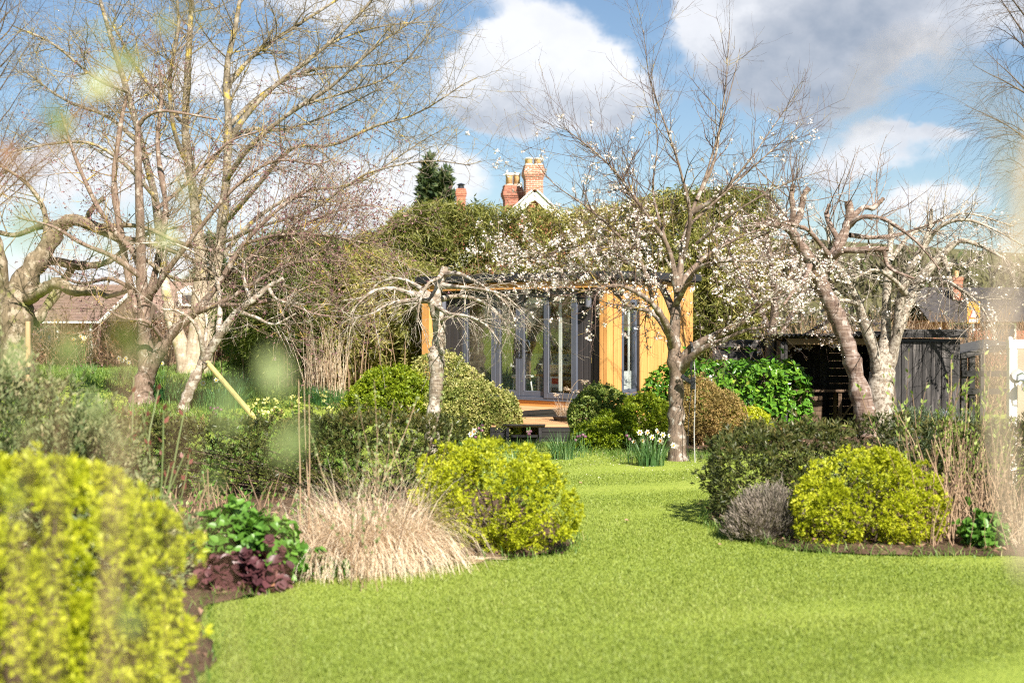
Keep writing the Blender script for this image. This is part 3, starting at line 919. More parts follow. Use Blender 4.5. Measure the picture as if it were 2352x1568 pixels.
def blades(n, base, h, w, lean, curve=0.4, segs=2, out=None, spread=0.0):
    """grass-like blades -> V, F(quads), per-face blade index; base (n,3)"""
    az = rng.uniform(0, 6.283, n)
    d = np.stack([np.cos(az), np.sin(az), np.zeros(n)], 1)
    if out is not None:
        d = unit(d * 0.45 + out)
    side = np.stack([-d[:, 1], d[:, 0], np.zeros(n)], 1)
    sd = rng.uniform(0, 6.283, n)
    side = unit(side * np.cos(sd)[:, None] * 0.6 + side + d * np.sin(sd)[:, None])
    h = np.broadcast_to(h, (n,)); w = np.broadcast_to(w, (n,)); lean = np.broadcast_to(lean, (n,))
    rows = []
    for s in range(segs + 1):
        t = s / segs
        a = lean * t + curve * lean * t * t
        c = base + d * (h * t * np.sin(a))[:, None] + np.array([0, 0, 1.0]) * (h * t * np.cos(a))[:, None]
        ww = (w * (1 - 0.92 * t ** 1.6) / 2)[:, None]
        rows.append(np.stack([c - side * ww, c + side * ww], 1))
    V = np.concatenate(rows, 1).reshape(-1, 3)
    st = 2 * (segs + 1)
    o = (np.arange(n) * st)[:, None]
    F = np.concatenate([o + np.array([[2 * s, 2 * s + 1, 2 * s + 3, 2 * s + 2]]) for s in range(segs)], 0)
    return V, F, np.tile(np.arange(n), segs)
# ---------------------------------------------------------------- ground, beds, hill
def axis(parts):
    out = []
    for a, b, s in parts:
        out.append(np.arange(a, b, s))
    return np.concatenate(out + [np.array([parts[-1][1]])])


def build_ground():
    xs = axis([(-1500, -300, 200), (-300, -60, 40), (-60, -16, 4), (-16, 12, 0.4), (12, 60, 4), (60, 300, 40), (300, 1500, 200)])
    ys = axis([(-60, -4, 7), (-4, 3, 1), (3, 46, 0.4), (46, 100, 6), (100, 400, 50), (400, 2400, 250)])
    X, Y = np.meshgrid(xs, ys)
    Z = gz(X, Y)
    inner = (np.abs(X) < 16) & (Y > 2) & (Y < 46)
    p = np.stack([X.ravel(), Y.ravel(), np.zeros(X.size)], 1)
    Z = Z + (0.012 * sn(p, 1.1, 3).reshape(X.shape)) * inner
    nx, ny = len(xs), len(ys)
    i = np.arange(ny - 1)[:, None] * nx + np.arange(nx - 1)[None]
    F = np.stack([i, i + 1, i + nx + 1, i + nx], -1).reshape(-1, 4)
    o = mesh_np('lawn', np.stack([X.ravel(), Y.ravel(), Z.ravel()], 1), [F], M['lawn'], smooth=True)
    o['kind'] = 'structure'


build_ground()

BEDS = {
    'near': [(-1.30, 3.0), (-1.36, 4.6), (-1.42, 6.2), (-1.62, 7.6), (-1.94, 8.86), (-1.73, 9.16), (-1.42, 9.74), (-0.86, 10.2), (-0.24, 10.55),
             (0.36, 10.9), (0.50, 11.6), (0.36, 12.6), (0.0, 14.0), (-0.42, 15.0), (-2.4, 15.2), (-4.6, 15.2), (-6.5, 14.0), (-6.5, 3.0)],
    'yew': [(1.80, 13.1), (1.78, 12.3), (1.88, 11.75), (2.2, 11.1), (2.74, 10.85), (3.87, 10.72), (6.5, 10.6), (6.5, 14.6), (2.6, 14.4)],
    'rear': [(1.15, 19.75), (1.9, 19.45), (2.6, 19.3), (3.4, 19.9), (8.0, 19.9), (8.0, 23.9), (2.3, 23.9), (1.3, 22.2), (1.0, 20.8)],
}


def inpoly(x, y, poly):
    x, y = np.asarray(x), np.asarray(y)
    c = np.zeros(x.shape, bool)
    n = len(poly)
    for i in range(n):
        (x1, y1), (x2, y2) = poly[i], poly[(i + 1) % n]
        hit = ((y1 > y) != (y2 > y)) & (x < (x2 - x1) * (y - y1) / (y2 - y1 + 1e-12) + x1)
        c ^= hit
    return c


def build_beds():
    for nm, poly in BEDS.items():
        bm = bmesh.new()
        ed = smooth_line(poly + [poly[0]], 160)[:-1]
        ed = ed + 0.03 * rng.normal(size=ed.shape)
        vs = [bm.verts.new((x, y, 0)) for x, y in ed]
        f = bm.faces.new(vs)
        bmesh.ops.triangulate(bm, faces=[f])
        bmesh.ops.subdivide_edges(bm, edges=[e for e in bm.edges if e.calc_length() > 0.5], cuts=3, use_grid_fill=True)
        bmesh.ops.subdivide_edges(bm, edges=[e for e in bm.edges if e.calc_length() > 0.35], cuts=2, use_grid_fill=True)
        for v in bm.verts:
            inn = not any(len(e.link_faces) == 1 for e in v.link_edges)
            v.co.z = float(gz(v.co.x, v.co.y)) + (0.035 + 0.02 * rng.random() if inn else 0.014)
        me = bpy.data.meshes.new('soil_bed')
        bm.to_mesh(me); bm.free()
        me.materials.append(M['soil'])
        o = link(bpy.data.objects.new('soil_bed', me))
        o['kind'] = 'structure'


build_beds()


def build_hill():
    n, m = 60, 16
    V = []
    for i in range(n):
        for j in range(m):
            x = -60 + 300 * i / (n - 1); y = 150 + 130 * j / (m - 1)
            top = 15.0 * sstep((x - 4) / 34.0) * (0.9 + 0.1 * math.sin(x * 0.05)) + 1.0
            V.append((x, y, -1.0 + top * math.sin(math.pi * min(1, j / (m - 1) * 0.9 + 0.02)) ** 0.8))
    F = [[i * m + j, (i + 1) * m + j, (i + 1) * m + j + 1, i * m + j + 1] for i in range(n - 1) for j in range(m - 1)]
    o = mesh_np('hill', np.array(V), [np.array(F)], M['hill'], smooth=True)
    o['kind'] = 'structure'
    # the wood on it and the far line of bare trees, one mass
    g = Geo()
    for x0, x1, y, h0, h1, N in ((14, 110, 165, 3.5, 8.5, 9000), (-75, -12, 95, 0.3, 4.2, 9000), (-12, 30, 120, 0.3, 3.2, 3000)):
        x = rng.uniform(x0, x1, N)
        p = np.stack([x, y + rng.uniform(-6, 6, N), np.zeros(N)], 1)
        hh = h1 * (0.65 + 0.35 * sn(p * [1, 0, 0], 0.25, 4))
        p[:, 2] = h0 + rng.random(N) ** 0.8 * np.maximum(hh, 0.6)
        D = unit(rvec(N) * 0.6 + np.array([0, 0, 1]))
        V, Fq = leaf_quads(p, D, rng.uniform(0.7, 1.8, N), rng.uniform(0.25, 0.6, N))
        g.add(V, Fq, rng.random(N))
    o = g.build('distant_woodland', M['wood_far'])
    tag(o, 'far line of bare brown woodland along the horizon', 'woodland', kind='stuff')


build_hill()

# ---------------------------------------------------------------- garden room
RC = np.array([1.77, 25.0])
EX = np.array([0.7341, -0.6790]); EY = np.array([0.6790, 0.7341])
RW, RD = 4.713, 2.40
ROOM_RZ = math.atan2(EX[1], EX[0])


def rx(px):
    u = (px - 1176) / 3267.0
    return (25 * u - 1.77) / (0.7341 + 0.6790 * u)


def ry(px):
    u = (px - 1176) / 3267.0
    return (25 * u - 1.77) / (0.6790 - 0.7341 * u)


def room_w(x, y, z):
    p = RC + EX * x + EY * y
    return (p[0], p[1], z)


def copies(src, locs, parent, scale=None):
    out = []
    for l in locs:
        o = src.copy(); COL.objects.link(o); o.parent = parent; o.location = l
        out.append(o)
    return out


def build_room():
    t = thing('garden_room', 'orange and charcoal timber garden room with grey framed glass doors and flat black edged roof', 'garden room', (RC[0], RC[1], 0), ROOM_RZ)
    ZF, ZT = 0.42, 2.42
    # carcass: floor, back, left and right inner walls, ceiling
    MB().bbox((-RW, 0.02, 0.0), (0, RD, 0.40)).build('floor_base', M['roomfloor'], t)
    b = MB()
    b.bbox((-RW + 0.03, RD - 0.14, 0.402), (-0.03, RD - 0.02, 2.50)); b.bbox((-RW + 0.02, 0.14, 0.402), (-RW + 0.12, RD - 0.141, 2.50))
    y0, y1 = ry(1428), ry(1462)
    z0, z1 = 0.56, 2.22
    b.bbox((-0.12, 0.05, 0.402), (-0.025, y0, 2.50)); b.bbox((-0.12, y1, 0.402), (-0.025, RD - 0.141, 2.50))
    b.bbox((-0.12, y0, 0.402), (-0.025, y1, z0)); b.bbox((-0.12, y0, z1), (-0.025, y1, 2.50))
    b.bbox((-RW + 0.12, 0.01, 2.43), (-0.12, RD - 0.141, 2.50))
    b.build('inner_wall', M['roomwall'], t)
    # roof with black metal edge
    rf = MB().bbox((-RW - 0.10, -0.17, 2.56), (0.09, RD + 0.10, 2.68)).build('roof', M['felt'], t)
    e = MB(); e.bbox((-RW - 0.13, -0.20, 2.585), (-0.9, -0.172, 2.715)); e.bbox((-0.895, -0.20, 2.585), (0.12, -0.172, 2.715))
    e.bbox((0.092, -0.171, 2.585), (0.12, RD + 0.12, 2.715)); e.bbox((-RW - 0.13, -0.171, 2.585), (-RW - 0.102, RD + 0.12, 2.715))
    for k in range(15): e.lathe([(0.011, 0), (0.011, 0.006)], 6, (0, 0, 0)) if False else None
    e.build('roof_edge', M['roofedge'], rf, bevel=0.003)
    s = MB()
    for k in range(14):
        x = -RW + 0.12 + k * 0.355
        s.box((x, -0.202, 2.63 if k % 2 else 2.67), (0.016, 0.006, 0.016))
    s.build('screw', M['galv'], rf)
    # orange fascia under the roof and the posts at both ends
    MB().bbox((-RW - 0.02, -0.14, 2.425), (0.02, -0.10, 2.556)).build('fascia_board', M['cedar_x'], t, bevel=0.004)
    MB().bbox((-RW, -0.098, 2.43), (0, 0.018, 2.55)).build('soffit', M['roofedge'], t)
    for a, b_ in ((-RW, rx(998)), (rx(1388), rx(1397)), (rx(1397.5), 0.0)):
        MB().bbox((a, -0.14, 0.10), (b_ - 0.004, 0.02, 2.424)).build('corner_post', M['cedar'], t, bevel=0.006)
    # charcoal boards either side of the doors
    for a, b_ in ((rx(998), rx(1062)), (rx(1327), rx(1388))):
        n = max(2, round((b_ - a) / 0.118)); w = (b_ - a) / n
        for k in range(n):
            MB().bbox((a + k * w + 0.005, 0.0, 0.415), (a + (k + 1) * w - 0.005, 0.026 + 0.004 * (k % 2), 2.428)).build('charcoal_plank', M['charcoal'], t, bevel=0.005)
        MB().bbox((a, 0.032, 0.41), (b_, 0.05, 2.43)).build('backing', M['black_metal'], t)
    # orange boards on the side wall, cut round the tall window
    n = 22; w = (RD - 0.03) / n
    for k in range(n):
        a, b_ = 0.03 + k * w + 0.003, 0.03 + (k + 1) * w - 0.003
        xo = 0.004 * (k % 2)
        if b_ < y0 or a > y1:
            MB().bbox((-0.02, a, 0.12), (0.006 + xo, b_, 2.55)).build('cladding_plank', M['cedar'], t, bevel=0.004)
        else:
            MB().bbox((-0.02, a, 0.12), (0.006 + xo, b_, z0)).build('cladding_plank', M['cedar'], t, bevel=0.004)
            MB().bbox((-0.02, a, z1), (0.006 + xo, b_, 2.55)).build('cladding_plank', M['cedar'], t, bevel=0.004)
    MB().bbox((-0.0235, 0.022, 0.11), (-0.0205, y0, 2.54)).bbox((-0.0235, y1, 0.11), (-0.0205, RD, 2.54)).build('backing', M['black_metal'], t)
    # left end wall and back in the same boards (as broad pieces: nothing of them shows)
    MB().bbox((-RW - 0.004, 0.021, 0.12), (-RW + 0.018, RD, 2.55)).bbox((-RW, RD - 0.018, 0.12), (0.0, RD + 0.004, 2.55)).build('rear_cladding', M['cedar'], t)
    # tall side window
    f = MB()
    f.bbox((-0.06, y0, z0), (0.012, y0 + 0.055, z1)); f.bbox((-0.06, y1 - 0.055, z0), (0.012, y1, z1))
    f.bbox((-0.06, y0 + 0.055, z0), (0.012, y1 - 0.055, z0 + 0.06)); f.bbox((-0.06, y0 + 0.055, z1 - 0.06), (0.012, y1 - 0.055, z1))
    fo = f.build('window', M['anthracite'], t, bevel=0.004)
    MB().bbox((-0.035, y0 + 0.056, z0 + 0.061), (-0.028, y1 - 0.056, z1 - 0.061)).build('pane', M['glass'], fo)
    MB().bbox((-0.02, y0 - 0.05, z0 - 0.055), (0.075, y1 + 0.10, z0 - 0.004)).build('sill', M['anthracite'], fo, bevel=0.006)
    MB().bbox((-0.075, y1 - 0.16, z0 + 0.07), (-0.062, y1 - 0.11, z1 - 0.07)).build('inner_trim', M['white'], fo)
    # door set: head, sill, plinth, four leaves
    dx0, dx1 = rx(1062), rx(1327)
    MB().bbox((dx0, 0.0, 2.36), (dx1, 0.09, 2.428)).build('door_head', M['black_metal'], t)
    MB().bbox((dx0, -0.03, 0.40), (dx1, 0.09, 0.437)).bbox((dx0, -0.045, 0.375), (dx1, -0.001, 0.3995)).build('door_sill', M['anthracite'], t, bevel=0.004)
    MB().bbox((-RW + 0.05, -0.012, 0.24), (rx(1390), 0.016, 0.372)).build('plinth_board', M['cedar_x'], t, bevel=0.004)

    def leaf(x0, x1, yy, zb, zt, st, name, handle=None):
        f = MB()
        y_0, y_1 = yy, yy + 0.055
        f.bbox((x0, y_0, zb), (x0 + st, y_1, zt)); f.bbox((x1 - st, y_0, zb), (x1, y_1, zt))
        f.bbox((x0 + st, y_0 + 0.001, zb), (x1 - st, y_1 - 0.001, zb + 0.105)); f.bbox((x0 + st, y_0 + 0.001, zt - 0.085), (x1 - st, y_1 - 0.001, zt))
        o = f.build(name, M['anthracite'], t, bevel=0.005)
        g = MB(); bw = 0.014
        g.bbox((x0 + st, y_0 - 0.004, zb + 0.106), (x0 + st + bw, y_0 + 0.02, zt - 0.086)); g.bbox((x1 - st - bw, y_0 - 0.004, zb + 0.106), (x1 - st, y_0 + 0.02, zt - 0.086))
        g.build('glazing_bead', M['lampgrey'], o)
        MB().bbox((x0 + st, y_0 + 0.024, zb + 0.106), (x1 - st, y_0 + 0.030, zt - 0.086)).build('pane', M['glass'], o)
        if handle:
            hx = x1 - st * 0.5 if handle == 'r' else x0 + st * 0.5
            h = MB().bbox((hx - 0.016, y_0 - 0.012, 1.16), (hx + 0.016, y_0 - 0.001, 1.50))
            h.tube([(hx, y_0 - 0.012, 1.46), (hx, y_0 - 0.06, 1.455), (hx, y_0 - 0.065, 1.30), (hx, y_0 - 0.012, 1.295)], 0.009, 6)
            h.lathe([(0.016, 0), (0.016, 0.014)], 8, (hx, y_0 - 0.02, 1.20))
            h.build('handle', M['black_metal'], o)
            sg = -1 if handle == 'r' else 1
            q = MB().tube(smooth_line([(hx + sg * 0.02, y_0 + 0.06, 1.47), (hx + sg * 0.12, y_0 + 0.065, 1.46), (hx + sg * 0.13, y_0 + 0.065, 1.30), (hx + sg * 0.02, y_0 + 0.06, 1.28)], 12), 0.012, 6)
            q.build('inner_handle', M['chrome'], o)
        return o
    leaf(rx(1062), rx(1137), 0.02, 0.44, 2.358, 0.10, 'fixed_light')
    leaf(rx(1137.5), rx(1192), 0.022, 0.44, 2.358, 0.085, 'door', 'r')
    leaf(rx(1192.5), rx(1255), 0.022, 0.44, 2.358, 0.085, 'door', 'l')
    leaf(rx(1252), rx(1327), -0.04, 0.425, 2.40, 0.10, 'sliding_door')
    MB().bbox((rx(1275), 0.10, 0.56), (rx(1275) + 0.07, 0.12, 2.28)).build('inner_trim', M['white'], t)
    # roller blind rolled up at the top of the middle leaf
    MB().bbox((rx(1196), 0.13, 2.16), (rx(1262), 0.15, 2.36)).build('blind', M['roomwall'], t)
    # two wall lamps
    for px, z in ((1359, 2.18), (1026, 2.16)):
        x = rx(px)
        l = MB().bbox((x - 0.045, -0.03, z - 0.02), (x + 0.045, -0.001, z + 0.07))
        o = l.build('wall_lamp', M['black_metal'], t, bevel=0.004)
        MB().lathe([(0.0, -0.10), (0.052, -0.10), (0.055, -0.09), (0.055, 0.085), (0.04, 0.095), (0, 0.095)], 16, (x, -0.09, z)).build('lamp_shade', M['lampgrey'], o, smooth=False)
    return t


build_room()


def room_thing(name, label, cat, x, y, z, rz=0.0, group=None):
    return thing(name, label, cat, room_w(x, y, z), ROOM_RZ + rz, group)


def build_interior():
    ZF = 0.40
    yb = RD - 0.145
    # units along the back wall at the far end
    x0 = -RW + 0.14
    k = room_thing('kitchen_unit', 'pale grey cupboard units with oak worktop along the back wall indoors', 'cupboard', x0, yb, ZF)
    MB().bbox((0, -0.56, 0.0), (2.3, -0.005, 0.80)).build('cabinet_body', M['cabinet'], k)
    MB().bbox((-0.0, -0.60, 0.802), (2.32, -0.003, 0.84)).build('worktop', M['worktop'], k, bevel=0.004)
    for i in range(4):
        xa = 0.02 + i * 0.57
        d = MB().bbox((xa, -0.585, 0.04), (xa + 0.54, -0.563, 0.56)).build('cupboard_door', M['cabinet'], k, bevel=0.004)
        MB().bbox((xa + 0.2, -0.60, 0.50), (xa + 0.34, -0.586, 0.515)).build('handle', M['oldwood'], d)
        d = MB().bbox((xa, -0.585, 0.58), (xa + 0.54, -0.563, 0.785)).build('drawer', M['cabinet'], k, bevel=0.004)
        MB().bbox((xa + 0.2, -0.60, 0.675), (xa + 0.34, -0.586, 0.69)).build('handle', M['oldwood'], d)
    w = ZF + 0.84
    # things on the worktop
    tn = room_thing('storage_tin', 'grey storage tin on the indoor worktop beside the kettle', 'tin', x0 + 0.35, yb - 0.35, w)
    MB().bbox((-0.12, -0.09, 0), (0.12, 0.09, 0.15)).build('body', M['galv'], tn, bevel=0.01)
    MB().bbox((-0.125, -0.095, 0.151), (0.125, 0.095, 0.18)).build('lid', M['white'], tn, bevel=0.008)
    j = room_thing('kettle', 'pale kettle with spout standing on the indoor worktop', 'kettle', x0 + 0.72, yb - 0.33, w)
    MB().lathe([(0, 0), (0.09, 0), (0.095, 0.03), (0.075, 0.2), (0.05, 0.225), (0, 0.23)], 18).build('body', M['clearplastic'], j, smooth=True)
    MB().tube(smooth_line([(0.07, 0, 0.19), (0.15, 0, 0.17), (0.15, 0, 0.06), (0.085, 0, 0.04)], 10), 0.012, 6).build('handle', M['white'], j, smooth=True)
    MB().tube([(-0.07, 0, 0.15), (-0.12, 0, 0.20)], [0.022, 0.012], 8).build('spout', M['clearplastic'], j, smooth=True)
    c = mesh_np('cloth', *crumple(0.16, 0.18, 5), M['yellowcloth'], smooth=True)
    c.location = room_w(x0 + 1.0, yb - 0.3, w + 0.005)
    tag(c, 'crumpled yellow cloth heaped on the indoor worktop', 'cloth')
    c = mesh_np('bag', *crumple(0.17, 0.12, 8), M['darkstuff'], smooth=True)
    c.location = room_w(x0 + 1.6, yb - 0.3, w + 0.005)
    tag(c, 'small dark bag slumped on the indoor worktop end', 'bag')
    # wall shelf with pots above
    s = room_thing('wall_shelf', 'narrow wooden wall shelf above the indoor worktop', 'shelf', x0 + 0.1, yb, 1.92)
    MB().bbox((0, -0.19, 0), (1.9, -0.003, 0.028)).build('board', M['worktop'], s)
    for x in (0.2, 1.7): MB().bbox((x, -0.16, -0.12), (x + 0.02, -0.003, -0.001)).build('bracket', M['black_metal'], s)
    pots = [('dark plant pot with yellow flowers on the wall shelf', 0.28, 0.065, 0.11, 'darkstuff', 'yellowcloth'),
            ('black squat jar at the middle of the wall shelf', 0.62, 0.055, 0.15, 'darkstuff', None),
            ('milky jar near the shelf centre beside the black jar', 0.86, 0.05, 0.14, 'clearplastic', None),
            ('tall green tinted bottle on the wall shelf', 1.15, 0.04, 0.2, 'greenbottle', None)]
    M['greenbottle'] = plain('green_glaze', (0.08, 0.16, 0.09), 0.2)
    for lb, x, r, h, mt, fl in pots:
        o = room_thing('jar' if 'jar' in lb or 'bottle' in lb else 'plant_pot', lb, 'jar' if fl is None else 'pot', x0 + 0.1 + x, yb - 0.1, 1.949)
        MB().lathe([(0, 0), (r * 0.8, 0), (r, h * 0.35), (r * 0.9, h * 0.8), (r * 0.55, h * 0.9), (r * 0.6, h), (0, h)], 14).build('body', M[mt], o, smooth=True)
        if fl:
            fV, fF, _ = blossom_geo(np.array([[0, 0, h + 0.03]]) + rng.normal(size=(6, 3)) * 0.03, 0.03, 2)
            o2 = mesh_np('flowers', fV, [fF], M[fl], o); o2['kind'] = 'stuff'
    for i in range(2):
        o = room_thing('hanging_jug', 'clear jug hanging under the wall shelf, ' + ('beside the cupboard end' if i == 0 else 'second along from the cupboard end'), 'jug', x0 + 0.55 + 0.22 * i, yb - 0.1, 1.70, group='jugs under the wall shelf')
        MB().lathe([(0.05, 0), (0.06, 0.1), (0.055, 0.16), (0.05, 0.16), (0.054, 0.1), (0.045, 0.01)], 14).build('body', M['clearplastic'], o, smooth=True)
        MB().tube(smooth_line([(0.055, 0, 0.14), (0.1, 0, 0.13), (0.1, 0, 0.05), (0.058, 0, 0.03)], 8), 0.007, 5).build('handle', M['clearplastic'], o)
        MB().tube([(0, 0, 0.16), (0, 0, 0.219)], 0.003, 4).build('hook', M['black_metal'], o)
    # wall clock: broad black ring, pale face
    xc = rx(1206) + 0.95
    ck = room_thing('wall_clock', 'large round wall clock with a broad black rim indoors', 'clock', xc, yb, 1.98)
    ring, fc = MB(), MB()
    for q, (ra, rb, y, mm) in enumerate(((0.17, 0.24, -0.05, 'r'),)):
        V = []; n = 40
        for i in range(n):
            a = 2 * math.pi * i / n
            for r, yy in ((ra, -0.004), (ra, y + 0.01), (ra + 0.02, y), (rb - 0.02, y), (rb, y + 0.01), (rb, -0.004)):
                V.append((r * math.cos(a), yy, r * math.sin(a)))
        F = [(i * 6 + j, i * 6 + j + 1, ((i + 1) % n) * 6 + j + 1, ((i + 1) % n) * 6 + j) for i in range(n) for j in range(5)]
        ring.add(V, F)
    ring.build('rim', M['black_metal'], ck, smooth=True)
    fc.add([(0.172 * math.cos(2 * math.pi * i / 32), -0.012, 0.172 * math.sin(2 * math.pi * i / 32)) for i in range(32)], [tuple(range(32))])
    fo = fc.build('face', M['roomwall'], ck)
    for i in range(12):
        hd = MB()
        a = i * math.pi / 6
        hd.bar((0.125 * math.cos(a), -0.016, 0.125 * math.sin(a)), (0.155 * math.cos(a), -0.016, 0.155 * math.sin(a)), 0.010, 0.003)
        hd.build('hour_mark', M['black_metal'], fo)
    hd = MB(); hd.bar((0, -0.02, 0), (0.05, -0.02, 0.09), 0.012, 0.003); hd.bar((0, -0.024, 0), (-0.12, -0.024, 0.05), 0.009, 0.003)
    hd.build('hand', M['black_metal'], ck)
    s2 = room_thing('corner_shelf', 'short wooden shelf on the wall under the clock', 'shelf', xc + 0.1, yb, 1.76)
    MB().bbox((0, -0.16, 0), (0.9, -0.003, 0.025)).build('board', M['worktop'], s2)
    # timber workbench with a leather bag on it, heater and pot on the floor
    tb = room_thing('workbench', 'dark oak table against the back wall behind the sliding door', 'table', -2.0, yb - 0.35, ZF)
    MB().bbox((-0.15, -0.33, 0.78), (1.75, 0.33, 0.86)).build('tabletop', M['worktop'], tb, bevel=0.006)
    MB().bbox((-0.10, -0.28, 0.66), (1.70, 0.28, 0.775)).build('apron', M['oldwood'], tb)
    for x in (-0.08, 1.58):
        for y in (-0.27, 0.17):
            MB().bbox((x, y, 0), (x + 0.1, y + 0.1, 0.655)).build('leg', M['worktop'], tb)
    bg = mesh_np('leather_bag', *crumple(0.30, 0.13, 3, (1.2, 0.6, 1)), M['leather'], smooth=True)
    bg.location = room_w(-1.35, yb - 0.35, ZF + 0.866)
    tag(bg, 'tan leather bag lying on the dark oak table indoors', 'bag')
    ht = room_thing('heater', 'slim grey slotted heater standing on the floor by the sliding door', 'heater', rx(1312) + 0.35, 0.55, ZF + 0.002)
    MB().bbox((-0.2, -0.06, 0.0), (0.2, 0.06, 0.66)).build('body', M['galv'], ht, bevel=0.012)
    sl_ = MB()
    for i in range(7): sl_.bbox((-0.15, -0.066, 0.45 + i * 0.026), (0.15, -0.061, 0.458 + i * 0.026))
    sl_.build('slot', M['black_metal'], ht)
    pt = room_thing('flower_pot', 'orange terracotta flower pot on the floor behind the doors', 'pot', rx(1246), 0.8, ZF + 0.002)
    MB().lathe([(0, 0), (0.13, 0), (0.17, 0.26), (0.19, 0.26), (0.19, 0.32), (0.165, 0.32), (0.15, 0.28), (0, 0.28)], 20).build('body', M['terracotta'], pt, smooth=True)
    # white tub on a small table, white chair
    xt = rx(1176) + 0.45
    st = room_thing('small_table', 'small oak topped table carrying the white tub', 'table', xt, 0.75, ZF + 0.002)
    MB().bbox((-0.34, -0.24, 0.40), (0.34, 0.24, 0.43)).build('tabletop', M['worktop'], st)
    for x in (-0.3, 0.26):
        for y in (-0.2, 0.16): MB().bbox((x, y, 0), (x + 0.04, y + 0.04, 0.399)).build('leg', M['white'], st)
    l = MB().bbox((0.05, -0.245, 0.2), (0.31, -0.241, 0.398)).build('label_card', M['paper'], st)
    MB().bbox((0.10, -0.248, 0.26), (0.26, -0.246, 0.37)).build('print', M['red'], l)
    tb2 = room_thing('white_tub', 'white enamel tub with a rolled rim on the small table', 'tub', xt, 0.75, ZF + 0.434)
    MB().lathe([(0, 0), (0.22, 0), (0.27, 0.06), (0.30, 0.17), (0.345, 0.18), (0.345, 0.205), (0.29, 0.205), (0.255, 0.08), (0, 0.03)], 28).build('body', M['white'], tb2, smooth=True)
    ch = room_thing('white_stool', 'white stool with splayed legs in front of the small table', 'stool', rx(1152) + 0.15, 0.42, ZF + 0.002)
    MB().lathe([(0, 0.36), (0.20, 0.36), (0.22, 0.375), (0.22, 0.40), (0.2, 0.41), (0, 0.41)], 20).build('seat', M['white'], ch)
    for i in range(4):
        a = math.pi / 4 + i * math.pi / 2
        MB().tube([(0.15 * math.cos(a), 0.15 * math.sin(a), 0.359), (0.20 * math.cos(a), 0.20 * math.sin(a), 0)], 0.016, 8).build('leg', M['white'], ch, smooth=True)
    # white transfer lettering low on the door glass
    lt = MB(); xx = rx(1168)
    scr = [(0, 0), (.02, .07), (.03, .01), (.05, .035), (.065, 0), (.08, .035), (.095, .005), (.11, .035), (.12, -.03), (.13, .035), (.15, .01), (.165, .07), (.17, 0), (.19, .03), (.205, 0), (.22, .035), (.24, .005), (.255, .07), (.262, 0)]
    lt.tube(smooth_line([(xx + a, 0.052, 0.98 + b - a * 0.1) for a, b in scr], 70), 0.0035, 3)
    o = lt.build('door_lettering', M['white']); o.location = (RC[0], RC[1], 0); o.rotation_euler = (0, 0, ROOM_RZ)
    tag(o, 'white handwritten lettering stuck on the glass of the door', 'lettering')
    # card in the side window with handwriting
    y0, y1 = ry(1428), ry(1462)
    cd = room_thing('window_card', 'white card with a handwritten name propped in the side window', 'card', -0.07, y0 + 0.06, 0.622)
    W = y1 - y0 - 0.12
    MB().bbox((-0.004, 0, 0), (0.0, W, 0.32)).build('sheet', M['paper'], cd)
    hw = MB()
    h = lambda pts, n=40: hw.tube(smooth_line([(0.004, W * a, 0.32 * b) for a, b in pts], n), 0.004, 3)
    h([(.42, .74), (.34, .52), (.24, .30), (.12, .20), (.06, .26), (.16, .27), (.36, .24), (.56, .25)])
    h([(.36, .34), (.44, .40), (.47, .52), (.45, .36), (.52, .36), (.56, .55), (.54, .35), (.60, .42), (.63, .36), (.68, .40), (.70, .35), (.76, .40), (.78, .36), (.84, .40), (.86, .36), (.92, .38)], 80)
    h([(.42, .46), (.60, .48)], 6)
    hw.build('lettering', M['ink'], cd)


def crumple(rad, h, seed, sc=(1, 1, 1)):
    """soft slumped heap: a lumpy half dome -> V, F"""
    n, m = 20, 8
    V = []
    for j in range(m):
        a = j / (m - 1) * math.pi / 2
        for i in range(n):
            b = i / n * 2 * math.pi
            V.append((rad * math.cos(b) * math.cos(a), rad * math.sin(b) * math.cos(a), h * math.sin(a)))
    V = np.array(V)
    V *= (1 + 0.22 * sn(V / rad, 2.6, seed))[:, None]
    V[:, 2] = np.maximum(V[:, 2], 0); V[:n, 2] = 0
    V *= np.array(sc)
    F = np.array([[j * n + i, j * n + (i + 1) % n, (j + 1) * n + (i + 1) % n, (j + 1) * n + i] for j in range(m - 1) for i in range(n)])
    return V, [F]


build_interior()


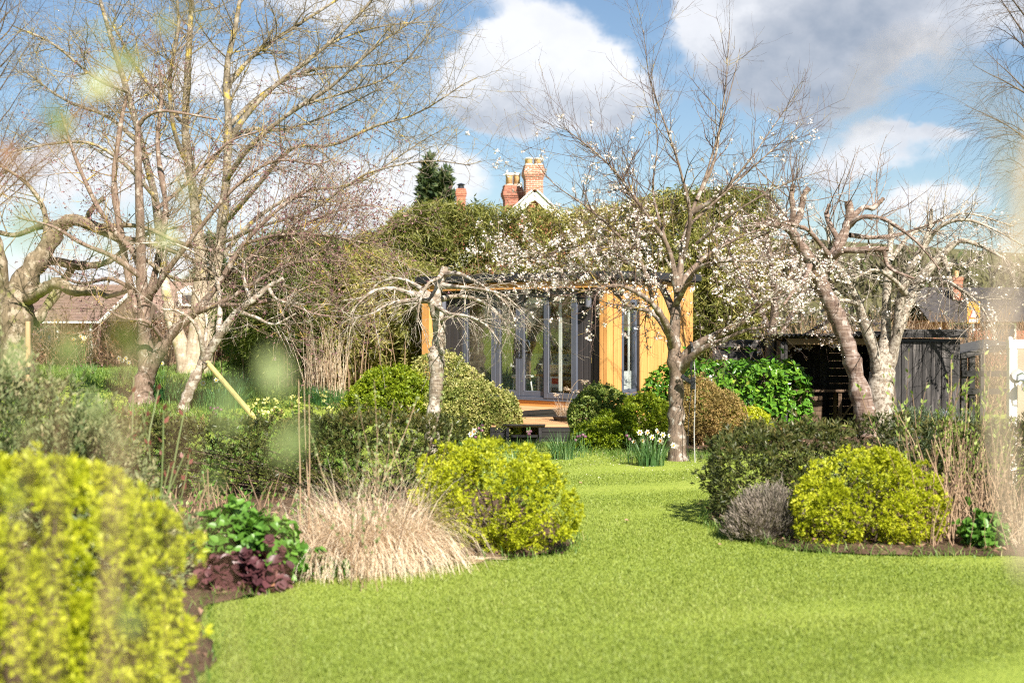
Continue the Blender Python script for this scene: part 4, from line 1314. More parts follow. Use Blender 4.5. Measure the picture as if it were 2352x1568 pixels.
# ---------------------------------------------------------------- decking with steps
def build_deck():
    t = thing('decking', 'two level timber deck with black sides and open steps before the garden room', 'deck', (*room_w(-2.0, -0.8, 0)[:2], 0.0), 0)
    w = lambda x, y: np.array(room_w(x, y, 0)[:2])
    base = np.array(t.location[:2])
    rot = Matrix.Rotation(ROOM_RZ, 2)
    # upper level, boards along the front of the room
    xa, xb = -RW + 0.1, rx(1302)
    zt = 0.27
    n = 12; bw = 0.132
    for k in range(n):
        y = -0.02 - k * bw
        m = MB().box((0, 0, 0), (xb - xa, bw - 0.008, 0.026)).build('deck_board', M['deckboard'], t, bevel=0.003)
        c = w((xa + xb) / 2, y - bw / 2); m.location = (c[0] - base[0], c[1] - base[1], zt - 0.013); m.rotation_euler = (0, 0, ROOM_RZ)
    ye = -0.02 - n * bw
    for (p, q) in (((xb + 0.012, ye - 0.02), (xb + 0.012, -0.02)), ((xa, ye - 0.012), (xb + 0.02, ye - 0.012))):
        for z0, z1 in ((zt - 0.085, zt - 0.002), (zt - 0.175, zt - 0.092)) + (((-0.06 + 0.0), 0.09),):
            a, b = w(*p), w(*q)
            L = np.linalg.norm(b - a); an = math.atan2(*(b - a)[::-1])
            m = MB().box((0, 0, 0), (L, 0.024, z1 - z0)).build('skirt_board', M['deckblack'], t, bevel=0.003)
            c = (a + b) / 2 - base; m.location = (c[0], c[1], (z0 + z1) / 2); m.rotation_euler = (0, 0, an)
    # lower level, front edge square to the path
    z2 = 0.155
    x0, x1, yf = PX(1128, 22.75), PX(1345, 22.75), 22.75
    for k in range(16):
        y = yf + 0.07 + k * 0.132
        # the boards stop against the upper level and the room
        xr = x1 + 0.02
        xs = np.linspace(x0, xr, 60)
        d = (np.stack([xs, np.full(60, y)], 1) - RC)
        lx, ly = d @ EX, d @ EY
        ok = ~(((lx < xb + 0.03) & (ly > ye - 0.03)) | (ly > -0.05))
        if ok.sum() < 4: continue
        a, b = xs[ok][0], xs[ok][-1]
        m = MB().box((0, 0, 0), (b - a, 0.124, 0.026)).build('deck_board', M['deckboard'], t, bevel=0.003)
        m.location = ((a + b) / 2 - base[0], y - base[1], z2 - 0.013)
    gl = float(gz(PX(1200, 22.6), 22.6))
    for z0, z1 in ((z2 - 0.10, z2 - 0.026), (z2 - 0.195, z2 - 0.106), (gl - 0.04, z2 - 0.2)):
        for a, b in ((x0, PX(1163, 22.7)), (PX(1245, 22.7), x1)):
            m = MB().box((0, 0, 0), (b - a, 0.026, z1 - z0)).build('skirt_board', M['deckblack'], t, bevel=0.003)
            m.location = ((a + b) / 2 - base[0], yf - 0.0 - base[1], (z0 + z1) / 2)
    m = MB().box((0, 0, 0), (0.026, 1.2, z2 - gl)).build('skirt_board', M['deckblack'], t)
    m.location = (x0 - base[0], yf + 0.6 - base[1], (z2 + gl) / 2 - 0.03)
    # steps: two sloping strings and a tread
    for px in (1166, 1241):
        x = PX(px, 22.6)
        m = MB()
        m.add([(x - 0.025, yf - 0.02, z2 - 0.03), (x - 0.025, yf - 0.42, gl - 0.02), (x - 0.025, yf - 0.22, gl - 0.02), (x - 0.025, yf - 0.02, z2 - 0.18),
               (x + 0.025, yf - 0.02, z2 - 0.03), (x + 0.025, yf - 0.42, gl - 0.02), (x + 0.025, yf - 0.22, gl - 0.02), (x + 0.025, yf - 0.02, z2 - 0.18)],
              [(0, 1, 2, 3), (7, 6, 5, 4), (0, 4, 5, 1), (1, 5, 6, 2), (2, 6, 7, 3), (3, 7, 4, 0)])
        o = m.build('step_string', M['deckblack'], t, bevel=0.003); o.location = (-base[0], -base[1], 0)
    a, b = PX(1169, 22.6) + 0.0, PX(1239, 22.6)
    m = MB().box((0, 0, 0), (b - a - 0.06, 0.16, 0.03)).build('step_tread', M['deckblack'], t); m.location = ((a + b) / 2 - base[0], yf - 0.22 - base[1], gl + 0.11)
    m = MB().box((0, 0, 0), (b - a - 0.06, 0.02, 0.10)).build('step_riser', M['deckblack'], t); m.location = ((a + b) / 2 - base[0], yf - 0.15 - base[1], gl + 0.045)
    b_ = MB().box((0, 0, 0), (PX(1253, 22.7) - PX(1155, 22.7), 0.05, 0.022)).build('nosing_board', M['deckblack'], t); b_.location = (PX(1204, 22.7) - base[0], yf - 0.02 - base[1], z2 + 0.012)
    return z2


DECK_Z = build_deck()


# ---------------------------------------------------------------- sheds, rails, frame on the far side of the yew hedge
def build_sheds():
    d = 24.0
    xa, xm, xb = PX(1793, d), PX(2052, d), PX(2206, d)
    t = thing('log_shed', 'long black timber shed, open bay with slatted back beside a boarded bay', 'shed', (xa, d, 0))
    L = lambda x: x - xa
    top = 1.60
    for x in (0.06, L(xm)):
        MB().bbox((x - 0.06, 0, -0.05), (x + 0.06, 0.12, top - 0.12)).build('post', M['shedblack'], t, bevel=0.006)
    MB().bbox((0.12, -0.01, top - 0.17), (L(xm) - 0.06, 0.08, top - 0.06)).build('beam', M['tanbeam'], t, bevel=0.006)
    # corrugated roof sheet
    n = 120; V = []
    for j, y in enumerate((-0.16, 2.3)):
        for i in range(n):
            x = -0.1 + (L(xm) + 0.2) * i / (n - 1)
            V.append((x, y, top - 0.0 - 0.06 * (y + 0.16) / 2.4 + 0.022 * math.sin(i * math.pi / 2.2)))
    V += [(x, y, z - 0.012) for x, y, z in V]
    F = [(i, i + 1, n + i + 1, n + i) for i in range(n - 1)] + [(2 * n + i, 3 * n + i, 3 * n + i + 1, 2 * n + i + 1) for i in range(n - 1)] + [(i, 2 * n + i, 2 * n + i + 1, i + 1) for i in range(n - 1)]
    MB().add(V, F).build('roof_sheet', M['felt'], t)
    # slatted back wall with narrow gaps, solid side
    for k in range(11):
        z = 0.0 + k * 0.139
        MB().bbox((0.02, 2.1, z), (L(xm), 2.125, z + 0.135)).build('slat', M['deckblack'], t)
    for x in (0.05, 0.7, 1.05, L(xm) - 0.05):
        MB().bbox((x - 0.04, 2.126, 0), (x + 0.04, 2.2, 1.5)).build('back_post', M['shedblack'], t)
    MB().bbox((0.0, 0.121, 0), (0.03, 2.099, 1.5)).bbox((0.12, 2.06, 0.02), (1.28, 2.085, 1.49)).build('side_wall', M['shedblack'], t)
    # boarded bay
    x = L(xm) + 0.0
    ws = [0.13, 0.19, 0.16, 0.15, 0.18, 0.14, 0.17, 0.16, 0.2]
    i = 0
    while x < L(xb) - 0.02:
        w = min(ws[i % len(ws)], L(xb) - x)
        MB().bbox((x + 0.004, -0.02 - 0.006 * (i % 2), -0.04), (x + w - 0.004, 0.008, top - 0.12)).build('wall_board', M['shedblack'], t, bevel=0.004)
        x += w; i += 1
    MB().bbox((L(xm), 0.012, 0), (L(xb), 2.1, top - 0.08)).build('bay_body', M['black_metal'], t)
    MB().bbox((L(xm) - 0.15, -0.14, top - 0.05), (L(xb) + 0.06, -0.11, top + 0.09)).build('fascia_board', M['shedblack_x'], t, bevel=0.005)
    MB().bbox((L(xm) - 0.14, -0.109, top - 0.04), (L(xb) + 0.06, 2.2, top + 0.05)).build('roof', M['felt'], t)
    # bench and crate inside
    b = thing('garden_bench_table', 'old wooden trestle table standing inside the open black shed', 'table', (PX(1900, 25.0), 25.0, 0.0))
    MB().bbox((-0.75, -0.25, 0.60), (0.6, 0.25, 0.64)).build('tabletop', M['oldwood'], b)
    for x in (-0.65, 0.15, 0.52):
        for y in (-0.22, 0.16): MB().bbox((x, y, 0), (x + 0.06, y + 0.06, 0.599)).build('leg', M['oldwood'], b)
    br = MB(); br.bar((0.18, -0.19, 0.08), (0.5, -0.19, 0.55), 0.04, 0.03); br.build('brace', M['oldwood'], b)
    c = thing('slatted_crate', 'brown slatted crate under the trestle table in the shed', 'crate', (PX(1855, 25.0), 25.0, 0))
    for k in range(6): [MB().bbox((-0.22, y, 0.02 + k * 0.085), (0.22, y + 0.02, 0.095 + k * 0.085)).build('slat', M['oldwood'], c) for y in (-0.2, 0.18)]
    for x in (-0.2, 0.2):
        MB().bbox((x - 0.02, -0.179, 0), (x + 0.02, 0.179, 0.53)).build('end_panel', M['oldwood'], c)
    # low black board fence to the side, heavy rail on top
    d2 = 25.4
    x0, x1 = PX(1642, d2), PX(1792, d2)
    f = thing('board_fence', 'low black board fence with a heavy weathered top rail beside the shed', 'fence', (x0, d2, 0))
    Lf = x1 - x0
    MB().bbox((-0.1, -0.10, 1.34), (Lf + 0.02, 0.10, 1.50)).build('top_rail', M['shedblack_x'], f, bevel=0.02)
    MB().bbox((0.06, -0.04, 1.1), (Lf, 0.0, 1.335)).build('rail', M['deckblack'], f)
    for k in range(6):
        MB().bbox((0.08, -0.055, 0.04 + k * 0.2), (Lf - 0.02, -0.03, 0.228 + k * 0.2)).build('board', M['shedblack_x'], f, bevel=0.004)
    for x in (0.02, Lf - 0.04): MB().bbox((x - 0.07, -0.07, -0.03), (x + 0.07, 0.04, 1.335)).build('post', M['shedblack'], f, bevel=0.006)
    # dark lean-to with rails past the end of the shed
    d3 = 25.0
    xa3, xb3 = PX(2208, d3), PX(2330, d3)
    l = thing('lean_to', 'dark open lean-to with sloping roof and post and rails beyond the boarded bay', 'lean-to', (xa3, d3, 0))
    W = xb3 - xa3
    q = MB(); q.bar((-0.02, 0.0, 1.22), (W, 0.0, 1.42), 0.12, 0.10); q.build('roof_edge', M['shedblack_x'], l)
    q = MB(); q.add([(-0.02, 0.06, 1.25), (W, 0.06, 1.45), (W, 1.6, 1.5), (-0.02, 1.6, 1.3), (-0.02, 0.06, 1.22), (W, 0.06, 1.42), (W, 1.6, 1.47), (-0.02, 1.6, 1.27)], [(0, 1, 2, 3), (7, 6, 5, 4), (0, 4, 5, 1), (1, 5, 6, 2), (2, 6, 7, 3), (3, 7, 4, 0)])
    q.build('roof', M['felt'], l)
    for x in (0.05, 0.19, W - 0.04): MB().bbox((x - 0.05, -0.03, -0.03), (x + 0.05, 0.055, 1.2 + 0.15 * x / W)).build('post', M['shedblack'], l)
    for z in (0.55, 0.86): MB().bbox((0.0, -0.06, z), (W, -0.031, z + 0.1)).build('rail', M['deckblack'], l)
    MB().bbox((0.02, 1.5, 0), (0.1, 1.58, 1.25)).build('back_post', M['shedblack'], l)
    MB().bbox((W - 0.1, 1.5, 0), (W, 1.58, 1.4)).build('back_post', M['shedblack'], l)
    # white timber frame with a lantern
    d4 = 15.5
    x4 = PX(2325, d4)
    w = thing('timber_frame', 'white painted timber post and beam with a diagonal brace', 'frame', (x4, d4, 0))
    MB().bbox((-0.045, -0.045, -0.04), (0.045, 0.045, 1.50)).build('post', M['whitewood'], w, bevel=0.006)
    MB().bbox((-0.05, -0.05, 1.502), (2.0, 0.05, 1.60)).build('beam', M['whitewood'], w, bevel=0.006)
    MB().bbox((1.9, -0.045, -0.04), (1.99, 0.045, 1.50)).build('post', M['whitewood'], w, bevel=0.006)
    q = MB(); q.bar((0.045, 0, 1.12), (0.40, 0, 1.50), 0.085, 0.06); q.build('brace', M['whitewood'], w)
    for x in (-0.02, 0.30): MB().lathe([(0.03, 0), (0.03, 0.02), (0.0, 0.035)], 10, (x, 0, 1.6)).build('cap', M['whitewood'], w)
    n_ = thing('lantern', 'galvanised bulkhead lantern with clear glass on the white post', 'lantern', (x4 + 0.035, d4 - 0.047, 1.22))
    q = MB(); q.lathe([(0, 0), (0.065, 0), (0.065, 0.03), (0, 0.03)], 16)
    V = np.concatenate(q.v); V = np.stack([V[:, 0], -V[:, 2], V[:, 1]], 1); q.v = [V]
    q.build('back_plate', M['galv'], n_)
    MB().tube(smooth_line([(0, -0.03, 0.0), (0.03, -0.12, 0.02), (0.06, -0.14, -0.03)], 8), 0.01, 6).build('arm', M['galv'], n_)
    MB().lathe([(0.02, -0.03), (0.075, -0.05), (0.08, -0.065), (0.0, -0.065)], 16, (0.06, -0.14, 0)).build('shade', M['galv'], n_, smooth=True)
    MB().lathe([(0.048, -0.066), (0.048, -0.16), (0.03, -0.185), (0, -0.19)], 16, (0.06, -0.14, 0)).build('globe', M['clearglass'], n_, smooth=True)
    cg = MB()
    for i in range(6):
        a = i * math.pi / 3
        cg.tube([(0.06 + 0.055 * math.cos(a), -0.14 + 0.055 * math.sin(a), -0.066), (0.06 + 0.055 * math.cos(a), -0.14 + 0.055 * math.sin(a), -0.17)], 0.003, 4)
    cg.build('cage', M['galv'], n_)
    d5 = 18.5
    o = MB().bbox((PX(2338, d5), d5, -0.05), (PX(2338, d5) + 4.0, d5 + 0.22, 1.55)).build('garden_wall', M['tanwall'])
    tag(o, 'plain tan rendered wall behind the white timber frame', 'wall')


build_sheds()


# ---------------------------------------------------------------- brick houses beyond the bamboo
def brick_shaft(parent, cx, cy, z0, courses, w, mb, mm, corbel=(), rz=0.0, top_batter=0):
    """chimney: mortar core, bricks laid one by one in stretcher bond, oversailing courses"""
    st = bpy.data.objects.new('chimney', None); link(st, parent); st.location = (cx, cy, 0); st.rotation_euler = (0, 0, rz)
    H = 0.075
    jt = 0.015 if mm is M['mortar'] else 0.011
    core = MB()
    unit_m = {}

    def brick(L, D):
        key = (round(L, 3), round(D, 3))
        if key not in unit_m:
            m = MB().box((0, 0, 0), (L, D, 0.073 - jt)); o = m.build('brick', mb, st, bevel=0.004); unit_m[key] = o
            return o
        o = unit_m[key].copy(); COL.objects.link(o); o.parent = st
        return o
    for k in range(courses):
        pr = corbel[k - (courses - len(corbel))] if k >= courses - len(corbel) else 0.0
        W = w + 2 * pr
        z = z0 + k * H
        core.bbox((-W / 2 + 0.006, -W / 2 + 0.006, z), (W / 2 - 0.006, W / 2 - 0.006, z + H))
        hb = W / 2
        n = 3
        cut = [0, .1667, .5, .8333, 1] if k % 2 else [0, .3333, .6667, 1]
        for a, b in zip(cut[:-1], cut[1:]):
            x0, x1 = -hb + a * W, -hb + b * W
            L = x1 - x0 - jt
            for sgn in (-1, 1):
                o = brick(L, 0.1); o.location = ((x0 + x1) / 2, sgn * (hb - 0.05), z + H / 2 + rng.normal() * 0.001); o.rotation_euler = (0, 0, 0)
        ys = np.linspace(-hb + 0.105, hb - 0.105, 3)
        for y0, y1 in zip(ys[:-1], ys[1:]):
            for sgn in (-1, 1):
                o = brick(y1 - y0 - jt, 0.1); o.location = (sgn * (hb - 0.05), (y0 + y1) / 2, z + H / 2); o.rotation_euler = (0, 0, math.pi / 2)
    core.build('mortar_core', mm, st)
    return st, z0 + courses * H


def pot(st, x, y, z, h, r=0.12):
    MB().lathe([(r * 0.95, 0), (r * 0.9, h * 0.75), (r * 0.92, h * 0.78)], 18, (x, y, z)).build('chimney_pot', M['potclay'], st, smooth=True)
    MB().lathe([(r * 0.92, h * 0.78), (r * 1.15, h * 0.82), (r * 1.18, h * 0.93), (r * 1.1, h), (r * 0.8, h), (r * 0.8, h * 0.8)], 18, (x, y, z)).build('pot_rim', M['white'], st, smooth=True)
    MB().lathe([(r * 1.3, 0), (r * 0.9, 0.05)], 14, (x, y, z - 0.002)).build('flaunching', M['mortar'], st)


def build_houses():
    d = 52.0
    t = thing('brick_house', 'red brick house with white gable boards and two tall chimneys behind the bamboo', 'house', (PX(1240, d), d, 0), R(7))
    x = lambda px: (PX(px, d) - PX(1240, d))
    z = lambda py: 1.75 + (748 - py) / 3267 * d
    # white boarded gable in front, tiled roof behind, walls below the bamboo line
    zg = z(439)
    xg = x(1230)
    MB().bbox((xg - 3.2, 0.4, 0), (xg + 3.2, 7.0, zg - 3.1)).build('wall', M['brick'], t)
    g = MB(); g.add([(xg - 3.2, 0.4, zg - 3.1), (xg + 3.2, 0.4, zg - 3.1), (xg, 0.4, zg - 0.10), (xg - 3.2, 0.6, zg - 3.1), (xg + 3.2, 0.6, zg - 3.1), (xg, 0.6, zg - 0.10)], [(0, 1, 2), (5, 4, 3), (0, 3, 4, 1), (1, 4, 5, 2), (2, 5, 3, 0)])
    g.build('gable_wall', M['brick_old'], t)
    for s in (-1, 1):
        b = MB(); b.bar((xg, 0.25, zg - 0.06), (xg + s * 3.5, 0.25, zg - 3.3), 0.05, 0.34)
        V = np.concatenate(b.v)
        b.build('barge_board', M['render'], t)
        r = MB()
        n = 16
        for k in range(n):
            u0, u1 = k / n, (k + 1) / n + 0.01
            z0, z1 = zg + 0.08 - 3.3 * u0, zg + 0.08 - 3.3 * u1
            r.add([(xg + s * 3.55 * u0, 0.15, z0), (xg + s * 3.55 * u1, 0.15, z1 + 0.03), (xg + s * 3.55 * u1, 7.2, z1 + 0.03), (xg + s * 3.55 * u0, 7.2, z0)], [(0, 1, 2, 3)])
        r.build('roof', M['slate'], t)
    for px_, zz in ((1200, 3.9), (1262, 3.9)):
        f = MB().bbox((x(px_) - 0.5, 0.33, zz - 1.2), (x(px_) + 0.5, 0.398, zz)).build('window', M['render'], t)
        MB().bbox((x(px_) - 0.42, 0.322, zz - 1.12), (x(px_) + 0.42, 0.329, zz - 0.08)).build('pane', M['darkpane'], f)
    # tall pale-jointed stack
    zc = z(372)
    n = 19
    st, zt = brick_shaft(t, x(1236), 1.3, zc - n * 0.075, n, 0.66, M['brick'], M['mortar'], corbel=(0.02, 0.05, 0.075, 0.075, 0.055, 0.035, 0.015))
    MB().bbox((-0.34, -0.34, zt - 0.001), (0.34, 0.34, zt + 0.015)).build('cap', M['mortar'], st)
    for px_ in (-0.17, 0.17):
        for y in (-0.12, 0.2): pot(st, px_, y, zt + 0.016, 0.26, 0.13)
    l = MB(); l.add([(-0.36, -0.345, zc - 1.45), (0.36, -0.345, zc - 1.45), (0.36, -0.345, zc - 1.27), (0.0, -0.345, zc - 0.98), (-0.36, -0.345, zc - 1.27)], [(0, 1, 2, 3, 4)]); l.build('lead_flashing', M['lead'], st)
    # darker old stack
    zc2 = z(417)
    n = 15
    st2, zt2 = brick_shaft(t, x(1192), 2.0, zc2 - n * 0.075, n, 0.66, M['brick_old'], M['mortar_old'], corbel=(0.015, 0.045, 0.075, 0.075, 0.05, 0.03, 0.01))
    MB().bbox((-0.34, -0.34, zt2 - 0.001), (0.34, 0.34, zt2 + 0.03)).build('cap', M['mortar_old'], st2)
    for px_ in (-0.14, 0.14):
        for y in (-0.14, 0.18): pot(st2, px_ + 0.02, y, zt2 + 0.03, 0.46, 0.12)
    # bodies of the stacks down into the roof
    MB().bbox((x(1236) - 0.325, 0.98, 2.5), (x(1236) + 0.325, 1.62, zc - 19 * 0.075)).build('chimney_base', M['brick'], t)
    MB().bbox((x(1192) - 0.325, 1.68, 2.5), (x(1192) + 0.325, 2.32, zc2 - 15 * 0.075)).build('chimney_base', M['brick_old'], t)
    # second house, only its stack clears the bamboo
    d2 = 56.0
    t2 = thing('neighbour_house', 'house with a slim orange brick chimney and black cowl beside the dark conifer', 'house', (PX(1059, d2), d2, 0), R(4))
    zz = 1.75 + (748 - 434) / 3267 * d2
    st3, zt3 = brick_shaft(t2, 0, 0, zz - 14 * 0.075, 14, 0.36, M['brick'], M['brick'], corbel=(0.0, 0.03, 0.045, 0.03, 0.01))
    MB().lathe([(0.13, 0), (0.12, 0.12), (0.12, 0.14)], 14, (0, 0, zt3)).build('flue', M['black_metal'], st3)
    MB().lathe([(0.17, 0.15), (0.17, 0.17), (0.0, 0.23)], 14, (0, 0, zt3)).build('cowl', M['black_metal'], st3)
    MB().bbox((-0.3, -0.3, 2.0), (0.3, 0.3, zz - 14 * 0.075)).build('chimney_base', M['brick'], t2)
    MB().bbox((-4, -0.5, 0), (4, 5, 2.6)).build('wall', M['brick'], t2)
    r = MB(); r.add([(-4.3, -0.9, 2.5), (4.3, -0.9, 2.5), (4.3, 2.2, 4.6), (-4.3, 2.2, 4.6), (4.3, 5.3, 2.5), (-4.3, 5.3, 2.5)], [(0, 1, 2, 3), (3, 2, 4, 5), (0, 3, 5), (1, 4, 2), (0, 5, 4, 1)]); r.build('roof', M['tile_brown'], t2)

    # long brown-tiled bungalow behind the orchard
    d3 = 50.0
    gx, g0 = PX(228, d3), 0.55
    b = thing('bungalow', 'low bungalow with a long brown tiled roof and white verge behind the orchard', 'bungalow', (gx, d3, g0), R(-4))
    Wb = 11.0
    ze, zr = 1.38, 2.75
    MB().bbox((-Wb, 0.4, -0.3), (-0.35, 7, ze)).build('wall', M['brick_old'], b)
    proto = None
    rows, cols = 13, 30
    tl = MB()
    for i in range(rows):
        for j in range(cols):
            u = i / rows
            y = 0.0 + 4.0 * u; z_ = ze + (zr - ze) * u
            w_ = Wb / cols
            x0 = -Wb + j * w_ + (w_ / 2 if i % 2 else 0)
            if x0 + w_ > 0.02: continue
            if proto is None:
                m = MB(); m.add([(0.006, 0, 0.03), (w_ - 0.006, 0, 0.03), (w_ - 0.006, 0.36, 0.115), (0.006, 0.36, 0.115), (0.006, 0, 0), (w_ - 0.006, 0, 0), (w_ - 0.006, 0.36, 0.085), (0.006, 0.36, 0.085)], [(0, 1, 2, 3), (4, 0, 3, 7), (1, 5, 6, 2), (4, 5, 1, 0)])
                proto = [m]
            V = np.concatenate(proto[0].v) + np.array([x0, y, z_ + 0.004 * rng.random()])
            tl.add(V, [(0, 1, 2, 3), (4, 0, 3, 7), (1, 5, 6, 2), (4, 5, 1, 0)])
    rf = MB(); rf.add([(-Wb, 0.02, ze - 0.02), (0, 0.02, ze - 0.02), (0, 4.05, zr - 0.02), (-Wb, 4.05, zr - 0.02), (0, 8, ze - 0.02), (-Wb, 8, ze - 0.02)], [(0, 1, 2, 3), (3, 2, 4, 5), (0, 3, 5), (1, 4, 2)])
    ro = rf.build('roof', M['tile_brown'], b)
    o = tl.build('roof_tile', M['tile_brown'], ro); o['kind'] = 'stuff'
    v = MB(); v.bar((0.03, -0.05, ze - 0.05), (0.03, 4.05, zr + 0.02), 0.05, 0.10); v.build('verge_board', M['render'], b)
    MB().bbox((-Wb, -0.1, ze - 0.09), (0, -0.06, ze - 0.02)).build('gutter', M['render'], b)
    MB().tube([(-0.42, 0.32, ze - 0.1), (-0.42, 0.34, -0.3)], 0.05, 8).build('downpipe', M['render'], b)
    for xx in (-2.2, -4.6):
        f = MB().bbox((xx - 0.6, 0.34, 0.35), (xx + 0.6, 0.398, 1.2)).build('window', M['render'], b)
        MB().bbox((xx - 0.52, 0.33, 0.42), (xx + 0.52, 0.338, 1.13)).build('pane', M['darkpane'], f)
    # white cottage with a dormer seen between the trunks
    d4 = 60.0
    gx = PX(460, d4)
    c = thing('white_cottage', 'white walled cottage with a dormer window seen between the pale trunks', 'cottage', (gx, d4, 0.55), 0)
    q = 3267 / d4
    zc = lambda py: 1.75 + (748 - py) / q - 0.55
    MB().bbox((-2.2, 0.4, -0.3), (2.4, 6, zc(722))).build('wall', M['render'], c)
    r = MB(); r.add([(-2.5, 0.1, zc(724)), (2.7, 0.1, zc(724)), (2.7, 3.2, zc(640)), (-2.5, 3.2, zc(640)), (2.7, 6.3, zc(724)), (-2.5, 6.3, zc(724))], [(0, 1, 2, 3), (3, 2, 4, 5), (0, 3, 5), (1, 4, 2)]); r.build('roof', M['tile_brown'], c)
    xd = PX(425, d4) - gx
    g = MB(); g.prism([(xd - 0.42, 0.55), (xd + 0.42, 0.55), (xd + 0.42, 3.0), (xd - 0.42, 3.0)], zc(702), zc(672))
    g.add([(xd - 0.5, 0.5, zc(672)), (xd + 0.5, 0.5, zc(672)), (xd, 0.5, zc(655)), (xd - 0.5, 3.0, zc(672)), (xd + 0.5, 3.0, zc(672)), (xd, 3.0, zc(655))], [(0, 1, 2), (5, 4, 3), (1, 4, 5, 2), (2, 5, 3, 0), (0, 3, 4, 1)])
    do = g.build('dormer', M['render'], c)
    MB().bbox((xd - 0.25, 0.535, zc(696)), (xd + 0.25, 0.546, zc(676))).build('pane', M['darkpane'], do)
    MB().bbox((2.15, 0.0, zc(700)), (2.27, 0.09, zc(660))).build('downpipe', M['render'], c)
    for xx in (-1.2, 1.3):
        f = MB().bbox((xx - 0.4, 0.34, zc(755)), (xx + 0.4, 0.398, zc(730))).build('window', M['whitewood'], c)
        MB().bbox((xx - 0.34, 0.33, zc(753)), (xx + 0.34, 0.338, zc(732))).build('pane', M['darkpane'], f)
    # slate-roofed house beyond the sheds
    d5 = 62.0
    gx = PX(2150, d5)
    h = thing('slate_roofed_house', 'dark slate roofed house with a brick chimney beyond the black shed', 'house', (gx, d5, 0), R(3))
    q = 3267 / d5
    zh = lambda py: 1.75 + (748 - py) / q
    MB().bbox((0, 0.4, 0), (7, 6, zh(735))).build('wall', M['brick_old'], h)
    r = MB()
    n = 10
    for k in range(n):
        y0, y1 = 3.4 * k / n, 3.4 * (k + 1) / n
        z0, z1 = zh(738) + (zh(655) - zh(738)) * k / n, zh(738) + (zh(655) - zh(738)) * (k + 1) / n
        r.add([(-0.3, y0, z0 + 0.03), (7.3, y0, z0 + 0.03), (7.3, y1, z1), (-0.3, y1, z1), (-0.3, y0, z0 - 0.02), (7.3, y0, z0 - 0.02)], [(0, 1, 2, 3), (4, 5, 1, 0)])
    r.add([(-0.3, 3.4, zh(655)), (7.3, 3.4, zh(655)), (7.3, 6.6, zh(738)), (-0.3, 6.6, zh(738))], [(0, 1, 2, 3)])
    r.build('roof', M['slate'], h)
    st4, zt4 = brick_shaft(h, PX(2240, d5) - gx, 2.2, zh(688), 14, 0.46, M['brick'], M['mortar_old'], corbel=(0.0, 0.03, 0.03))
    MB().lathe([(0.1, 0), (0.09, 0.3)], 12, (0, 0, zt4)).build('chimney_pot', M['potclay'], st4)
    for xx in (1.2, 3.2):
        f = MB().bbox((xx - 0.5, 0.33, 0.5), (xx + 0.5, 0.398, zh(742))).build('window', M['whitewood'], h)
        MB().bbox((xx - 0.42, 0.32, 0.58), (xx + 0.42, 0.329, zh(745))).build('pane', M['darkpane'], f)
    # orange warning sign by the lane
    d6 = 40.0
    s = thing('road_sign', 'orange board road sign with a white warning triangle edged in red', 'road sign', (PX(2236, d6), d6, 0), R(5))
    q = 3267 / d6
    zs = lambda py: 1.75 + (748 - py) / q
    MB().bbox((-0.19, -0.012, zs(742)), (0.19, 0.0, zs(692))).build('board', M['sign_orange'], s, bevel=0.003)
    tr = MB(); tr.add([(-0.14, -0.016, zs(730)), (0.14, -0.016, zs(730)), (0.0, -0.016, zs(703))], [(0, 1, 2)]); o = tr.build('warning_triangle', M['red'], s)
    tr = MB(); tr.add([(-0.095, -0.019, zs(728)), (0.095, -0.019, zs(728)), (0.0, -0.019, zs(708.5))], [(0, 1, 2)]); tr.build('panel', M['white'], o)
    MB().bbox((-0.13, -0.016, zs(740)), (0.13, -0.0125, zs(733))).build('plate', M['white'], s)
    MB().tube([(0, 0.03, -0.02), (0, 0.03, zs(692))], 0.03, 8).build('post', M['galv'], s)


build_houses()
# ---------------------------------------------------------------- trees
def seglines(specs, d, **k):
    return [limb(s, d, **k) for s in specs]


